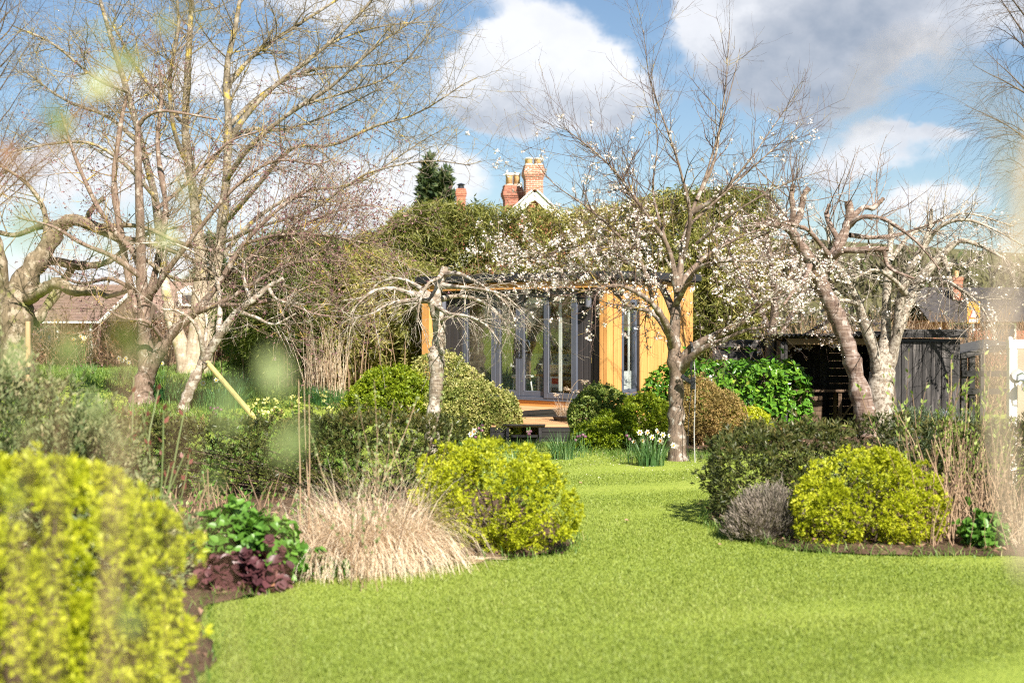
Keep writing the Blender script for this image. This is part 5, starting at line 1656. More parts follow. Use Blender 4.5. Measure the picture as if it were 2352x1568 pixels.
def plum_tree():
    d = 18.4
    L = seglines([
        [(1557, 1064, 52), (1554, 1010, 44), (1553, 920, 40), (1553, 850, 42), (1548, 790, 34), (1552, 720, 27), (1560, 650, 23, .1), (1568, 560, 16, .2), (1592, 480, 12, .3), (1622, 400, 8, .4), (1652, 300, 6, .5), (1685, 180, 3.5, .6), (1700, 110, 2.5, .6)],
        [(1560, 840, 34), (1590, 800, 26, -.1), (1640, 772, 22, -.2), (1700, 742, 17, -.3), (1760, 690, 12, -.4), (1815, 640, 8, -.5), (1860, 600, 4, -.5)],
        [(1562, 850, 26), (1605, 806, 18, -.3), (1660, 782, 14, -.5), (1720, 757, 10, -.7), (1790, 748, 6, -.8), (1850, 735, 3, -.9)],
        [(1548, 800, 24), (1530, 745, 20, -.3), (1500, 700, 16, -.5), (1460, 670, 12, -.7), (1410, 655, 9, -.9), (1350, 668, 7, -1.0), (1300, 660, 5, -1.0), (1240, 665, 3, -1.1)],
        [(1552, 730, 22), (1520, 660, 15, .3), (1470, 610, 11, .5), (1400, 580, 8, .7), (1320, 565, 6, .8), (1240, 590, 4, .9), (1170, 610, 2.5, 1.0)],
        [(1558, 670, 20), (1535, 570, 13), (1490, 500, 10, -.2), (1440, 430, 8, -.3), (1390, 370, 5, -.4), (1330, 320, 4, -.5), (1282, 285, 2.5, -.5)],
        [(1565, 600, 16, .2), (1585, 500, 11, -.1), (1565, 400, 7, -.2), (1540, 320, 5.5, -.3), (1515, 250, 4.5, -.3), (1490, 170, 3, -.3), (1478, 70, 2, -.3)],
        [(1590, 490, 13, .3), (1660, 440, 9, .1), (1720, 370, 6, 0), (1770, 300, 4, 0), (1835, 205, 2.2, 0)],
        [(1600, 460, 11, .3), (1640, 370, 8, .5), (1655, 280, 6, .6), (1668, 180, 4, .7), (1676, 65, 2, .7)],
        [(1556, 660, 18, .1), (1620, 590, 12, .5), (1700, 545, 9, .8), (1780, 510, 6, 1.0), (1850, 440, 3, 1.1)],
        [(1540, 770, 18), (1500, 720, 12, .4), (1440, 700, 9, .7), (1380, 640, 7, .9), (1310, 610, 5, 1.0), (1200, 570, 3, 1.0)],
        [(1552, 700, 16, 0), (1600, 620, 11, -.5), (1660, 600, 8, -.8), (1740, 600, 6, -1.0), (1810, 570, 3, -1.1)],
        [(1500, 690, 11, -.4), (1470, 600, 9, -.5), (1400, 520, 6, -.6), (1340, 470, 5, -.6), (1270, 420, 3, -.6), (1215, 350, 2, -.6)],
        [(1530, 560, 10, 0), (1500, 440, 6, .2), (1510, 330, 4, .3), (1500, 220, 2.2, .4)],
        [(1580, 520, 9, .2), (1690, 420, 6, .5), (1790, 330, 4, .7), (1850, 280, 2.2, .8)],
        [(1600, 560, 9, .2), (1700, 480, 6, -.3), (1810, 420, 4, -.5), (1900, 390, 2.2, -.6)],
    ], d)
    L = [(C, r * (0.98 - 0.42 * np.linspace(0, 1, len(r)))) for C, r in L]
    L1 = grow(L[3:], 150, (0.45, 1.15), 6, (25, 65), trop=0.12, wob=0.13, rk=0.5, rmax=0.010, rtip=0.002, tmin=0.2)
    Lw = grow(L[5:], 90, (0.3, 0.75), 6, (15, 40), trop=0.30, wob=0.07, rk=0.5, rmax=0.007, rtip=0.0015, tmin=0.3)
    Ll = grow(L[1:6] + L[10:13], 150, (0.4, 1.0), 6, (40, 80), trop=0.02, wob=0.16, rk=0.45, rmax=0.009, rtip=0.002, tmin=0.2)
    P1 = np.concatenate([L1[0], Ll[0]]); R1 = np.concatenate([L1[1], Ll[1]])
    a1 = as_lines(P1, R1)
    L2 = grow(a1 + L[3:], 2300, (0.12, 0.5), 5, (30, 70), trop=0.10, wob=0.2, rk=0.6, rmax=0.0055, rtip=0.002)
    L2w = grow(as_lines(*Lw), 200, (0.1, 0.35), 4, (20, 45), trop=0.2, wob=0.08, rk=0.6, rmax=0.003, rtip=0.0012)
    L3 = grow(as_lines(L2[0][::2], L2[1][::2]), 2600, (0.04, 0.14), 3, (40, 80), trop=0.05, rk=0.7, rmax=0.0025, rtip=0.0012)
    t = tree('plum_tree', 'plum tree covered in white blossom with a straight trunk on the lawn edge', G(1556, d), L, [M['bark_plum'], M['bark_plum_twig']],
             [(P1, R1, 5), (*Lw, 4), (*L2, 3), (*L2w, 3), (*L3, 3)])
    # blossom: thick on the lower and middle wood, thin on the upright whips
    pts = [points_on(L2[0], 1700)[0], points_on(L3[0], 1200)[0], points_on(P1, 1100, 0.2)[0], points_on(Lw[0], 260, 0.1, 0.8)[0]]
    p = np.concatenate(pts)
    zmid = np.exp(-((p[:, 2] - 2.5) / 0.62) ** 2)
    p = p[rng.random(len(p)) < (0.08 + 0.75 * zmid) * (p[:, 2] < 4.4)]
    V, F, r = blossom_geo(p, 0.0185, 8, (0.0, 0.95))
    o = mesh_np('blossom', V, [F], M['blossom'], t, rnd=r, local=t); o['kind'] = 'stuff'
    # buckled strap and cord hanging from the fork
    f = P(1590, 795, d - 0.18)
    s = thing('hanging_strap', 'black ratchet strap with buckle and pale cord hanging from the plum fork to the grass', 'strap', f)
    q = MB()
    pl = smooth_line([(-0.06, 0.05, 0.06), (-0.02, 0.0, 0.05), (0.0, -0.03, -0.05), (-0.02, -0.05, -0.28), (-0.01, -0.05, -0.45)], 14)
    for a, b in zip(pl[:-1], pl[1:]): q.bar(a, b, 0.035, 0.006)
    q.build('webbing', M['ropeblack'], s)
    k = MB(); k.box((-0.08, -0.06, -0.42), (0.16, 0.05, 0.06), rot=Matrix.Rotation(R(35), 3, 'Y')); k.box((0.0, -0.06, -0.47), (0.06, 0.05, 0.16)); k.build('buckle', M['black_metal'], s, bevel=0.01)
    MB().tube(smooth_line([(0.02, -0.04, -0.1), (0.03, -0.06, -0.6), (0.02, -0.05, -1.1), (0.03, -0.06, -f[2] + 0.0)], 16), 0.007, 5).build('cord', M['ropegrey'], s)
    MB().tube(smooth_line([(-0.01, -0.06, -0.5), (-0.05, -0.06, -0.9), (-0.06, -0.05, -1.35), (-0.03, -0.06, -f[2] + 0.0)], 16), 0.005, 5).build('cord', M['ropeblack'], s)


plum_tree()


def weeping_tree():
    d = 19.2
    L = seglines([
        [(994, 1050, 38), (992, 1000, 35), (997, 930, 32), (1003, 870, 30), (1003, 835, 36), (1002, 815, 38), (1009, 780, 30), (1006, 735, 29), (1000, 700, 28), (992, 685, 26)],
        [(1000, 705, 26), (985, 680, 22), (960, 678, 18), (935, 672, 12), (900, 662, 9, -.2), (860, 668, 7, -.4), (830, 690, 5, -.5), (805, 720, 3, -.5)],
        [(998, 695, 24), (1008, 660, 20), (1018, 630, 18), (1022, 612, 15)],
        [(1018, 630, 14), (1050, 628, 10, -.2), (1090, 645, 8, -.4), (1130, 670, 6, -.6), (1165, 700, 4, -.7), (1185, 740, 2.5, -.7)],
        [(1002, 690, 16), (1050, 680, 11, .3), (1100, 690, 8, .5), (1145, 720, 5, .6), (1170, 770, 3, .6)],
        [(992, 685, 18), (955, 655, 10, .3), (915, 640, 8, .5), (870, 650, 6, .6), (840, 680, 4, .6), (790, 690, 2.5, .7)],
        [(1010, 655, 14), (1060, 660, 9, -.4), (1110, 665, 7, -.7), (1160, 680, 4, -.8), (1205, 720, 2.5, -.9)],
        [(988, 690, 15), (940, 690, 10, -.4), (890, 700, 7, -.6), (855, 720, 5, -.7), (800, 735, 3, -.7)],
        [(1000, 700, 14), (1030, 720, 9, -.5), (1080, 728, 6, -.8), (1120, 750, 4, -1.0), (1150, 790, 2.5, -1)],
        [(1018, 625, 12), (1005, 640, 9, -.3), (985, 650, 8, -.5), (965, 690, 6, -.6), (958, 740, 4, -.6)],
        [(1006, 740, 10), (1030, 728, 6, -.2), (1060, 722, 3, -.3)],
    ], d)
    L1 = grow(L[1:], 90, (0.35, 0.85), 7, (30, 75), trop=-0.02, trop_curve=-0.28, wob=0.10, rk=0.5, rmax=0.009, rtip=0.002, tmin=0.2)
    L2 = grow(as_lines(*L1) + L[3:9], 420, (0.12, 0.5), 5, (25, 60), trop=0.0, trop_curve=-0.15, wob=0.12, rk=0.6, rmax=0.005, rtip=0.0015)
    L3 = grow(as_lines(*L2), 700, (0.03, 0.1), 3, (40, 80), rk=0.7, rmax=0.0025, rtip=0.0012)
    t = tree('weeping_tree', 'small weeping tree with a pale knotted trunk and drooping bare twigs before the deck', G(994, d), L, [M['bark_weep'], M['bark_weep']],
             [(*L1, 5), (*L2, 4), (*L3, 3)])
    p, D = points_on(L2[0], 500)
    V, F = leaf_quads(p, D + 0.8 * rvec(len(p)) + [0, 0, .4], rng.uniform(0.015, 0.035, len(p)), 0.012)
    o = mesh_np('bud', V, [F], M['bud_green'], t, rnd=rng.random(len(F)), local=t); o['kind'] = 'stuff'
    # the old graft knot and stubs on the trunk
    k = MB()
    for dx, dz, r in ((-0.07, 0.0, 0.06), (0.05, 0.05, 0.05), (-0.02, 0.10, 0.055)):
        c = P(1003, 818, d) + np.array([dx, -0.05, dz])
        k.lathe([(0, -r), (r * .7, -r * .7), (r, 0), (r * .7, r * .7), (0, r)], 10, c - np.array(t.location))
    k.build('burr', M['bark_weep'], t, smooth=True)


weeping_tree()


def pruned_cherry():
    d = 22.0
    L = seglines([
        [(1998, 1010, 60), (1990, 960, 52), (1975, 900, 46), (1955, 820, 42), (1928, 740, 38), (1900, 680, 36), (1880, 640, 36)],
        [(1882, 645, 36), (1862, 600, 28, -.1), (1835, 560, 24, -.2), (1812, 525, 20, -.3), (1780, 515, 17, -.4), (1745, 518, 15, -.5), (1735, 515, 14, -.5)],
        [(1815, 528, 18, -.3), (1835, 500, 16, -.2), (1842, 470, 14, -.2), (1848, 445, 13, -.2), (1858, 432, 12, -.2)],
        [(1812, 530, 15, -.3), (1822, 490, 13, -.4), (1818, 450, 12, -.4), (1822, 425, 12, -.4)],
        [(1880, 640, 34), (1905, 605, 30, .1), (1928, 560, 26, .2), (1945, 520, 22, .3), (1952, 490, 20, .3), (1948, 462, 17, .3)],
        [(1945, 515, 16, .3), (1980, 478, 13, .4), (2005, 478, 12, .5), (2020, 465, 11, .5), (2030, 455, 9, .5)],
        [(1890, 630, 20), (1925, 580, 16, -.3), (1975, 575, 14, -.5), (2010, 572, 13, -.6), (2040, 572, 12, -.6)],
        [(1905, 590, 14, -.3), (1880, 555, 11, -.5), (1850, 525, 9, -.6), (1800, 510, 6, -.7), (1760, 500, 4, -.7)],
        [(1950, 520, 13, .3), (1975, 500, 11, .1), (2020, 500, 9, 0), (2060, 520, 8, -.1), (2110, 560, 6, -.2), (2160, 620, 3.5, -.3)],
        [(1952, 540, 12, .3), (2000, 545, 10, .5), (2060, 540, 8, .7), (2120, 520, 5, .8), (2180, 500, 3, .9)],
        [(2030, 575, 10, -.6), (2035, 600, 9, -.6), (2050, 620, 8, -.7), (2100, 640, 6, -.8)],
        [(1862, 600, 16, -.1), (1850, 640, 12, -.5), (1830, 660, 9, -.7), (1800, 700, 5, -.9)],
        [(1835, 545, 10, -.2), (1790, 480, 7, 0), (1750, 440, 5, .1), (1700, 430, 3, .2)],
        [(1930, 560, 14, .2), (1900, 500, 11, .4), (1905, 470, 10, .5)],
    ], d)
    L1 = grow(L[1:], 75, (0.5, 1.3), 6, (30, 80), trop=0.12, wob=0.12, rk=0.5, rmax=0.012, rtip=0.0025, tmin=0.15)
    L2 = grow(as_lines(*L1) + L[7:10], 420, (0.15, 0.6), 5, (25, 65), trop=0.08, wob=0.12, rk=0.6, rmax=0.006, rtip=0.0018)
    L3 = grow(as_lines(*L2), 700, (0.04, 0.12), 3, (40, 80), rk=0.7, rmax=0.003, rtip=0.0014)
    tree('pruned_cherry_tree', 'hard pruned cherry with banded leaning trunk and sawn limb stubs beside the log shed', G(1998, d), L, [M['bark_cherry'], M['bark_cherry']],
         [(*L1, 5), (*L2, 4), (*L3, 3)], cuts=[1, 2, 3, 4, 6, 13], k=12)


pruned_cherry()


def damson():
    d = 23.3
    L = seglines([
        [(2030, 1005, 66), (2024, 940, 60), (2022, 880, 56), (2030, 850, 52), (2034, 780, 30), (2036, 700, 22), (2040, 620, 18), (2046, 550, 15, .2), (2045, 510, 12, .2)],
        [(2022, 870, 36), (2005, 800, 28, -.2), (1985, 740, 24, -.3), (1965, 680, 20, -.4), (1935, 630, 15, -.5), (1910, 580, 11, -.6), (1900, 520, 8, -.6)],
        [(2030, 870, 36), (2055, 780, 30, .2), (2080, 710, 27, .3), (2105, 660, 25, .4), (2140, 610, 22, .5), (2165, 585, 20, .5)],
        [(2040, 840, 30), (2062, 760, 24, -.2), (2068, 690, 20, -.3), (2090, 620, 18, -.4), (2120, 570, 15, -.5), (2135, 525, 12, -.5), (2140, 480, 7, -.5)],
        [(2160, 590, 16, .5), (2200, 555, 13, .4), (2240, 560, 10, .3), (2300, 590, 7, .2), (2370, 640, 4, .1)],
        [(2140, 600, 14, .5), (2200, 610, 12, .7), (2240, 600, 10, .8), (2260, 580, 9, .8)],
        [(2120, 570, 12, -.4), (2160, 520, 9, -.6), (2220, 505, 7, -.8), (2290, 530, 5, -.9), (2360, 570, 3, -1.0)],
        [(2100, 650, 14, .4), (2150, 640, 10, .1), (2200, 660, 8, -.1), (2250, 700, 5, -.2), (2280, 750, 3, -.3)],
        [(2045, 600, 12, 0), (2090, 540, 9, .3), (2150, 510, 7, .5), (2220, 490, 5, .7), (2330, 520, 3, .8)],
        [(1975, 700, 12, -.4), (1930, 690, 8, -.7), (1880, 720, 5, -.9)],
        [(2165, 585, 14, .5), (2180, 630, 10, .3), (2190, 690, 6, .2)],
        [(2085, 680, 14, -.3), (2050, 640, 10, -.7), (2010, 620, 7, -.9), (1960, 640, 4, -1.0)],
    ], d)
    L1 = grow(L[1:], 130, (0.4, 1.2), 6, (30, 75), trop=0.05, wob=0.14, rk=0.5, rmax=0.011, rtip=0.002, tmin=0.2)
    L2 = grow(as_lines(*L1) + L[4:], 900, (0.15, 0.6), 5, (25, 65), trop=0.05, wob=0.15, rk=0.6, rmax=0.005, rtip=0.0016)
    Lh = grow(L[4:9], 160, (0.3, 0.8), 6, (40, 80), trop=-0.05, trop_curve=-0.2, wob=0.1, rk=0.4, rmax=0.006, rtip=0.002)
    L3 = grow(as_lines(L2[0], L2[1]), 1300, (0.04, 0.14), 3, (40, 80), rk=0.7, rmax=0.0028, rtip=0.0013)
    t = tree('damson_tree', 'many stemmed speckled damson with sparse white flower clusters behind the leaning cherry', G(2030, d), L, [M['bark_speck'], M['bark_speck']],
             [(*L1, 5), (*Lh, 4), (*L2, 3), (*L3, 3)], cuts=[0, 2, 5], k=12)
    p = np.concatenate([points_on(L2[0], 260)[0], points_on(Lh[0], 160)[0]])
    p = p[rng.random(len(p)) < np.clip(0.9 - 0.5 * np.abs(p[:, 2] - 2.3), 0.05, 1)]
    V, F, r = blossom_geo(p, 0.026, 5, (0.2, 1))
    o = mesh_np('blossom', V, [F], M['blossom'], t, rnd=r, local=t); o['kind'] = 'stuff'
    # a second plum in blossom fills the gap behind the main one
    d = 24.5
    L = seglines([
        [(1770, 1000, 34), (1766, 900, 28), (1770, 800, 24), (1780, 700, 18), (1770, 600, 12), (1750, 500, 7)],
        [(1768, 820, 18), (1810, 740, 13, .3), (1850, 660, 9, .4), (1880, 600, 5, .5)],
        [(1772, 760, 16), (1730, 680, 11, .3), (1690, 610, 8, .5), (1660, 540, 4, .6)],
        [(1768, 840, 16), (1820, 790, 11, -.3), (1880, 750, 7, -.5), (1940, 720, 4, -.6)],
        [(1775, 700, 12), (1820, 620, 8, .3), (1850, 540, 5, .4)],
    ], d)
    L1 = grow(L, 90, (0.4, 1.0), 6, (30, 75), trop=0.05, wob=0.14, rk=0.5, rmax=0.01, rtip=0.002, tmin=0.3)
    L2 = grow(as_lines(*L1) + L[1:], 700, (0.12, 0.5), 4, (25, 65), trop=0.05, wob=0.15, rk=0.6, rmax=0.005, rtip=0.0016)
    t = tree('young_plum_tree', 'smaller plum in thick white blossom growing behind the laurel hedge', G(1770, d), L, [M['bark_plum'], M['bark_plum_twig']], [(*L1, 5), (*L2, 3)])
    p = points_on(L2[0], 560)[0]
    V, F, r = blossom_geo(p, 0.024, 6, (0.0, 0.9))
    o = mesh_np('blossom', V, [F], M['blossom'], t, rnd=r, local=t); o['kind'] = 'stuff'


damson()


def bud_tree():
    d = 26.0
    L = seglines([
        [(322, 960, 66), (326, 920, 56), (330, 880, 50), (338, 850, 44), (332, 790, 34), (330, 720, 28), (325, 640, 24), (322, 520, 20, -.2), (318, 400, 17, -.3), (316, 320, 14, -.3), (318, 285, 12, -.3)],
        [(318, 290, 11, -.3), (335, 268, 10, -.4), (370, 255, 8, -.5), (430, 262, 6, -.6), (500, 275, 4, -.6)],
        [(334, 870, 36), (365, 810, 28, -.2), (400, 760, 24, -.3), (450, 715, 19, -.5), (510, 640, 14, -.6), (560, 560, 10, -.7), (640, 480, 7, -.8), (720, 430, 4, -.8)],
        [(330, 760, 22), (300, 660, 18, .2), (278, 540, 16, .3), (262, 420, 14, .4), (275, 300, 11, .5), (290, 220, 8, .5)],
        [(332, 720, 20), (362, 600, 16, .3), (380, 480, 14, .4), (362, 340, 11, .5), (370, 230, 8, .6), (365, 150, 5, .6)],
        [(336, 690, 18), (400, 600, 13, -.4), (470, 510, 10, -.6), (540, 430, 8, -.7), (630, 370, 6, -.8), (740, 380, 4, -.9)],
        [(330, 640, 16), (260, 590, 12, -.4), (190, 560, 9, -.6), (120, 520, 6, -.7), (40, 500, 4, -.8)],
        [(328, 600, 14), (240, 500, 11, .2), (180, 380, 9, .4), (140, 260, 6, .5)],
        [(440, 720, 14, -.5), (520, 690, 11, -.8), (600, 640, 9, -1.0), (690, 600, 7, -1.1), (790, 600, 4, -1.2)],
        [(500, 650, 12, -.6), (590, 580, 9, -.3), (690, 520, 7, -.1), (790, 480, 5, 0), (860, 470, 3, 0)],
        [(470, 700, 11, -.5), (560, 700, 9, -1.1), (640, 690, 7, -1.3), (720, 720, 5, -1.5), (800, 730, 3, -1.5)],
        [(560, 560, 9, -.7), (640, 540, 7, -1.0), (740, 540, 5, -1.2), (850, 560, 3, -1.3)],
        [(300, 660, 12, .2), (250, 640, 9, .5), (180, 650, 7, .8), (110, 610, 4, 1.0)],
        [(360, 480, 10, .4), (430, 420, 8, .6), (520, 330, 6, .8), (600, 300, 4, .9)],
        [(380, 790, 13, -.2), (340, 740, 9, -.6), (280, 730, 6, -.8), (230, 700, 3.5, -.9)],
    ], d)
    fav = lambda c, r: 0.35 + np.clip((c[:, 0] + 7.0) / 4.0, 0, 1)
    L1 = grow(L[2:], 280, (0.5, 1.6), 6, (30, 75), trop=0.02, wob=0.14, rk=0.5, rmax=0.013, rtip=0.0025, tmin=0.2, favour=fav)
    L2 = grow(as_lines(*L1) + L[5:], 2400, (0.2, 0.8), 5, (25, 65), trop=0.04, wob=0.15, rk=0.6, rmax=0.006, rtip=0.002)
    L3 = grow(as_lines(*L2), 3600, (0.05, 0.22), 3, (35, 80), trop=0.1, rk=0.7, rmax=0.005, rtip=0.003)
    t = tree('budding_tree', 'spreading tree with purple buds and yellow lichen, reddish trunk in the orchard grass', G(322, d), L, [M['bark_red'], M['bark_redtwig']],
             [(*L1, 5), (*L2, 4), (*L3, 3)], k=12)
    # purple bud tufts at twig ends
    tip = np.concatenate([L3[0][:, -1], L2[0][::2, -1], points_on(L2[0], 900)[0]])
    k = 4
    B = np.repeat(tip[rng.random(len(tip)) < 0.75], k, 0)
    V, F = leaf_quads(B, rvec(len(B)) + [0, 0, .5], rng.uniform(0.025, 0.055, len(B)), 0.02)
    o = mesh_np('bud', V, [F], M['bud_red'], t, rnd=rng.random(len(F)), local=t); o['kind'] = 'stuff'


bud_tree()


def leaning_tree():
    d = 25.0
    L = seglines([
        [(412, 985, 32), (420, 940, 29), (438, 890, 26), (460, 845, 24), (480, 810, 22), (505, 770, 19, -.1), (540, 720, 16, -.2), (580, 690, 14, -.3), (615, 660, 12, -.3), (650, 640, 8, -.4)],
        [(470, 830, 18), (462, 780, 12, -.2), (445, 740, 9, -.3), (410, 715, 7, -.4), (370, 710, 4, -.5)],
        [(500, 775, 15), (505, 720, 12, .2), (503, 670, 11, .3), (495, 630, 9, .4), (480, 600, 6, .4)],
        [(455, 850, 14), (470, 790, 10, .3), (472, 720, 8, .4), (440, 660, 6, .5)],
        [(545, 715, 11, -.2), (590, 730, 8, -.6), (630, 745, 6, -.8), (680, 720, 4, -.9)],
        [(615, 660, 10, -.3), (640, 690, 7, -.6), (700, 700, 5, -.8)],
        [(575, 692, 10, -.3), (560, 640, 8, 0), (560, 600, 6, .2)],
        [(480, 600, 6, .4), (400, 560, 5, 0), (300, 560, 4, -.4)],
    ], d)
    L1 = grow(L, 110, (0.3, 1.0), 6, (30, 75), trop=0.02, wob=0.16, rk=0.5, rmax=0.009, rtip=0.002, tmin=0.45)
    L2 = grow(as_lines(*L1), 500, (0.1, 0.4), 4, (25, 65), trop=0.03, wob=0.15, rk=0.6, rmax=0.005, rtip=0.0018)
    t = tree('leaning_fruit_tree', 'small leaning fruit tree with forked pale stem propped by a slanting stake', G(412, d), L, [M['bark_weep'], M['bark_weep']], [(*L1, 5), (*L2, 3)])
    a = P(476, 832, d - 0.15); b = G(592, d - 1.0); b[2] -= 0.05
    s = thing('slanting_stake', 'yellowish round wooden stake slanting up to the leaning tree', 'stake', b)
    MB().tube([(0, 0, 0), tuple((a - b) * 0.5), tuple(a - b)], [0.048, 0.046, 0.045], 10).build('pole', M['stake'], s)
    st = MB(); c = (a - b) * 0.985
    st.tube(smooth_line([c + [-.10, .05, .02], c + [-.02, -.06, .0], c + [.06, .05, .0]], 8), 0.012, 6); st.build('tie', M['rubber'], s)


leaning_tree()


def pale_tree():
    d = 36.0
    L = seglines([
        [(436, 885, 92), (436, 868, 74), (432, 840, 62), (415, 790, 36), (398, 740, 32, .1), (385, 690, 28, .2), (372, 600, 25, .3), (362, 480, 22, .3), (330, 350, 18, .4), (290, 200, 15, .5), (240, 40, 12, .5), (200, -120, 6, .5)],
        [(440, 868, 64), (450, 800, 44), (458, 720, 38), (462, 620, 33), (450, 500, 28), (438, 400, 26), (425, 300, 23), (432, 150, 19), (440, 0, 14), (446, -160, 7)],
        [(460, 872, 40), (472, 800, 34), (482, 720, 30), (498, 620, 28), (512, 500, 25), (522, 380, 23), (524, 260, 20), (520, 160, 18), (545, 40, 15), (565, -100, 9)],
        [(522, 330, 18), (570, 260, 14), (640, 190, 12), (720, 130, 10), (820, 40, 7), (900, -60, 4)],
        [(515, 420, 17), (580, 330, 14, -.8), (680, 250, 11, -1.2), (760, 200, 9, -1.5), (860, 110, 6, -1.8), (960, 40, 3, -2)],
        [(508, 520, 16), (580, 440, 13, -1.0), (670, 340, 11, -1.6), (760, 335, 9, -2), (860, 290, 7, -2.3), (960, 260, 5, -2.5), (1070, 190, 2.5, -2.7)],
        [(520, 200, 15), (590, 120, 12, .5), (680, 60, 10, .8), (790, -10, 7, 1)],
        [(438, 400, 16), (400, 300, 13, -.8), (390, 180, 11, -1.2), (410, 60, 8, -1.5), (400, -60, 5, -1.5)],
        [(450, 480, 15), (480, 380, 12, 1), (560, 300, 10, 1.6), (640, 300, 8, 2), (740, 270, 6, 2.3), (880, 200, 3, 2.5)],
        [(362, 460, 14), (290, 380, 11, -.6), (210, 330, 9, -1), (120, 330, 6, -1.3), (20, 350, 4, -1.4)],
        [(330, 340, 12), (250, 270, 9, .8), (150, 230, 7, 1.2), (50, 160, 4, 1.5)],
        [(290, 210, 11), (220, 180, 9, -.8), (120, 100, 6, -1.2), (30, 60, 3, -1.4)],
        [(500, 600, 14), (590, 500, 11, 1.2), (700, 440, 9, 1.8), (820, 420, 7, 2.2), (960, 330, 4, 2.5), (1030, 290, 2.5, 2.5)],
        [(425, 290, 12), (330, 180, 9, 1), (260, 60, 7, 1.5)],
        [(505, 560, 13), (600, 520, 10, -1.6), (720, 480, 8, -2.4), (840, 400, 6, -3), (980, 370, 4, -3.2), (1080, 380, 2.5, -3.4)],
        [(700, 240, 8, -1.3), (800, 210, 6, -1.5), (900, 170, 5, -1.6), (1000, 60, 2.5, -1.8)],
        [(650, 180, 9, 0), (760, 100, 7, .4), (880, 60, 5, .6), (1000, 50, 2.5, .8)],
        [(524, 290, 14), (610, 210, 11, 1.5), (720, 160, 8, 2.2), (860, 150, 5, 2.6), (970, 130, 3, 2.8)],
    ], d, n=16)
    L = [(C, r * np.where(C[:, 2] > 2.5, 0.82, 1.0)) for C, r in L]
    fav = lambda c, r: np.where(c[:, 2] > 2.5, 1.0, 0.15) * (r < 0.13)
    L1 = grow(L, 420, (0.8, 2.4), 6, (30, 70), trop=0.03, wob=0.15, rk=0.45, rmax=0.024, rtip=0.004, tmin=0.25, favour=fav)
    L2 = grow(as_lines(*L1) + L[3:], 3400, (0.3, 1.1), 5, (30, 75), trop=0.05, wob=0.28, rk=0.55, rmax=0.012, rtip=0.005)
    L3 = grow(as_lines(*L2), 10500, (0.10, 0.40), 3, (40, 85), trop=0.06, wob=0.35, rk=0.8, rmax=0.008, rtip=0.0058)
    t = tree('pale_stemmed_tree', 'tall many stemmed pale smooth barked tree with yellow lichened bare limbs', G(436, d), L, [M['bark_pale'], M['bark_lichen'], M['bark_lichen']],
             [(*L1, 5), (*L2, 4), (*L3, 3)], k=14, split_z=3.2)


pale_tree()


def old_apple():
    d = 27.0
    L = seglines([
        [(30, 960, 130), (34, 900, 100), (36, 820, 80), (36, 740, 74), (40, 690, 76), (66, 630, 58), (100, 580, 46), (130, 530, 38), (165, 505, 28, -.2), (215, 520, 24, -.4), (255, 540, 20, -.5), (300, 570, 15, -.6), (320, 620, 10, -.7)],
        [(36, 730, 50), (10, 680, 36), (2, 620, 30, -.2), (-6, 560, 24, -.3), (-40, 500, 16, -.4)],
        [(50, 690, 40), (90, 670, 30, -.3), (130, 650, 27, -.5), (170, 668, 24, -.6), (225, 668, 22, -.7)],
        [(225, 668, 15, -.7), (245, 680, 12, -.7), (270, 675, 10, -.7), (310, 665, 7, -.8), (360, 670, 4, -.9)],
        [(60, 640, 34), (110, 600, 22, .4), (180, 610, 18, .6), (250, 600, 14, .8), (330, 540, 10, .9), (420, 520, 6, 1.0)],
        [(150, 510, 20, -.2), (90, 520, 14, .3), (30, 540, 11, .5), (-40, 520, 8, .6)],
        [(200, 515, 15, -.3), (205, 490, 13, -.3), (225, 465, 11, -.3), (240, 455, 11, -.3)],
        [(110, 560, 18), (100, 480, 12, .3), (60, 420, 9, .5), (0, 380, 6, .6)],
        [(255, 540, 14, -.5), (340, 560, 11, -.9), (430, 590, 9, -1.2), (520, 650, 7, -1.4), (600, 670, 4, -1.6)],
        [(215, 520, 13, -.4), (320, 520, 10, -.9), (420, 560, 8, -1.3), (540, 590, 6, -1.6), (650, 640, 3.5, -1.8)],
        [(300, 570, 10, -.6), (400, 640, 8, -1.0), (480, 640, 6, -1.2), (590, 640, 4, -1.4)],
        [(75, 745, 30, .5), (110, 700, 24, .6), (150, 640, 20, .8), (175, 600, 16, .9)],
    ], d)
    L1 = grow(L[1:], 120, (0.5, 1.6), 7, (30, 75), trop=-0.01, wob=0.13, rk=0.45, rmax=0.014, rtip=0.003, tmin=0.15)
    L2 = grow(as_lines(*L1) + L[8:11], 620, (0.2, 0.8), 5, (25, 65), trop=0.03, wob=0.15, rk=0.6, rmax=0.007, rtip=0.002)
    tree('old_apple_tree', 'old apple tree with thick mossy trunk and wide low spreading pruned boughs', G(32, d), L, [M['bark_apple'], M['bark_apple']],
         [(*L1, 5), (*L2, 4)], cuts=[2, 6], k=14)
    a = G(64, 25.6)
    s = thing('upright_stake', 'tan upright round stake standing in the grass by the old apple', 'stake', a)
    MB().tube([(0, 0, -0.05), (0, 0, 0.7), (0.0, 0, 1.55)], 0.045, 10).build('pole', M['stake_tan'], s)
    b = MB(); b.lathe([(0.049, 0.60), (0.05, 0.61), (0.05, 0.72), (0.049, 0.73)], 12); b.build('band', M['rubber'], s)


old_apple()


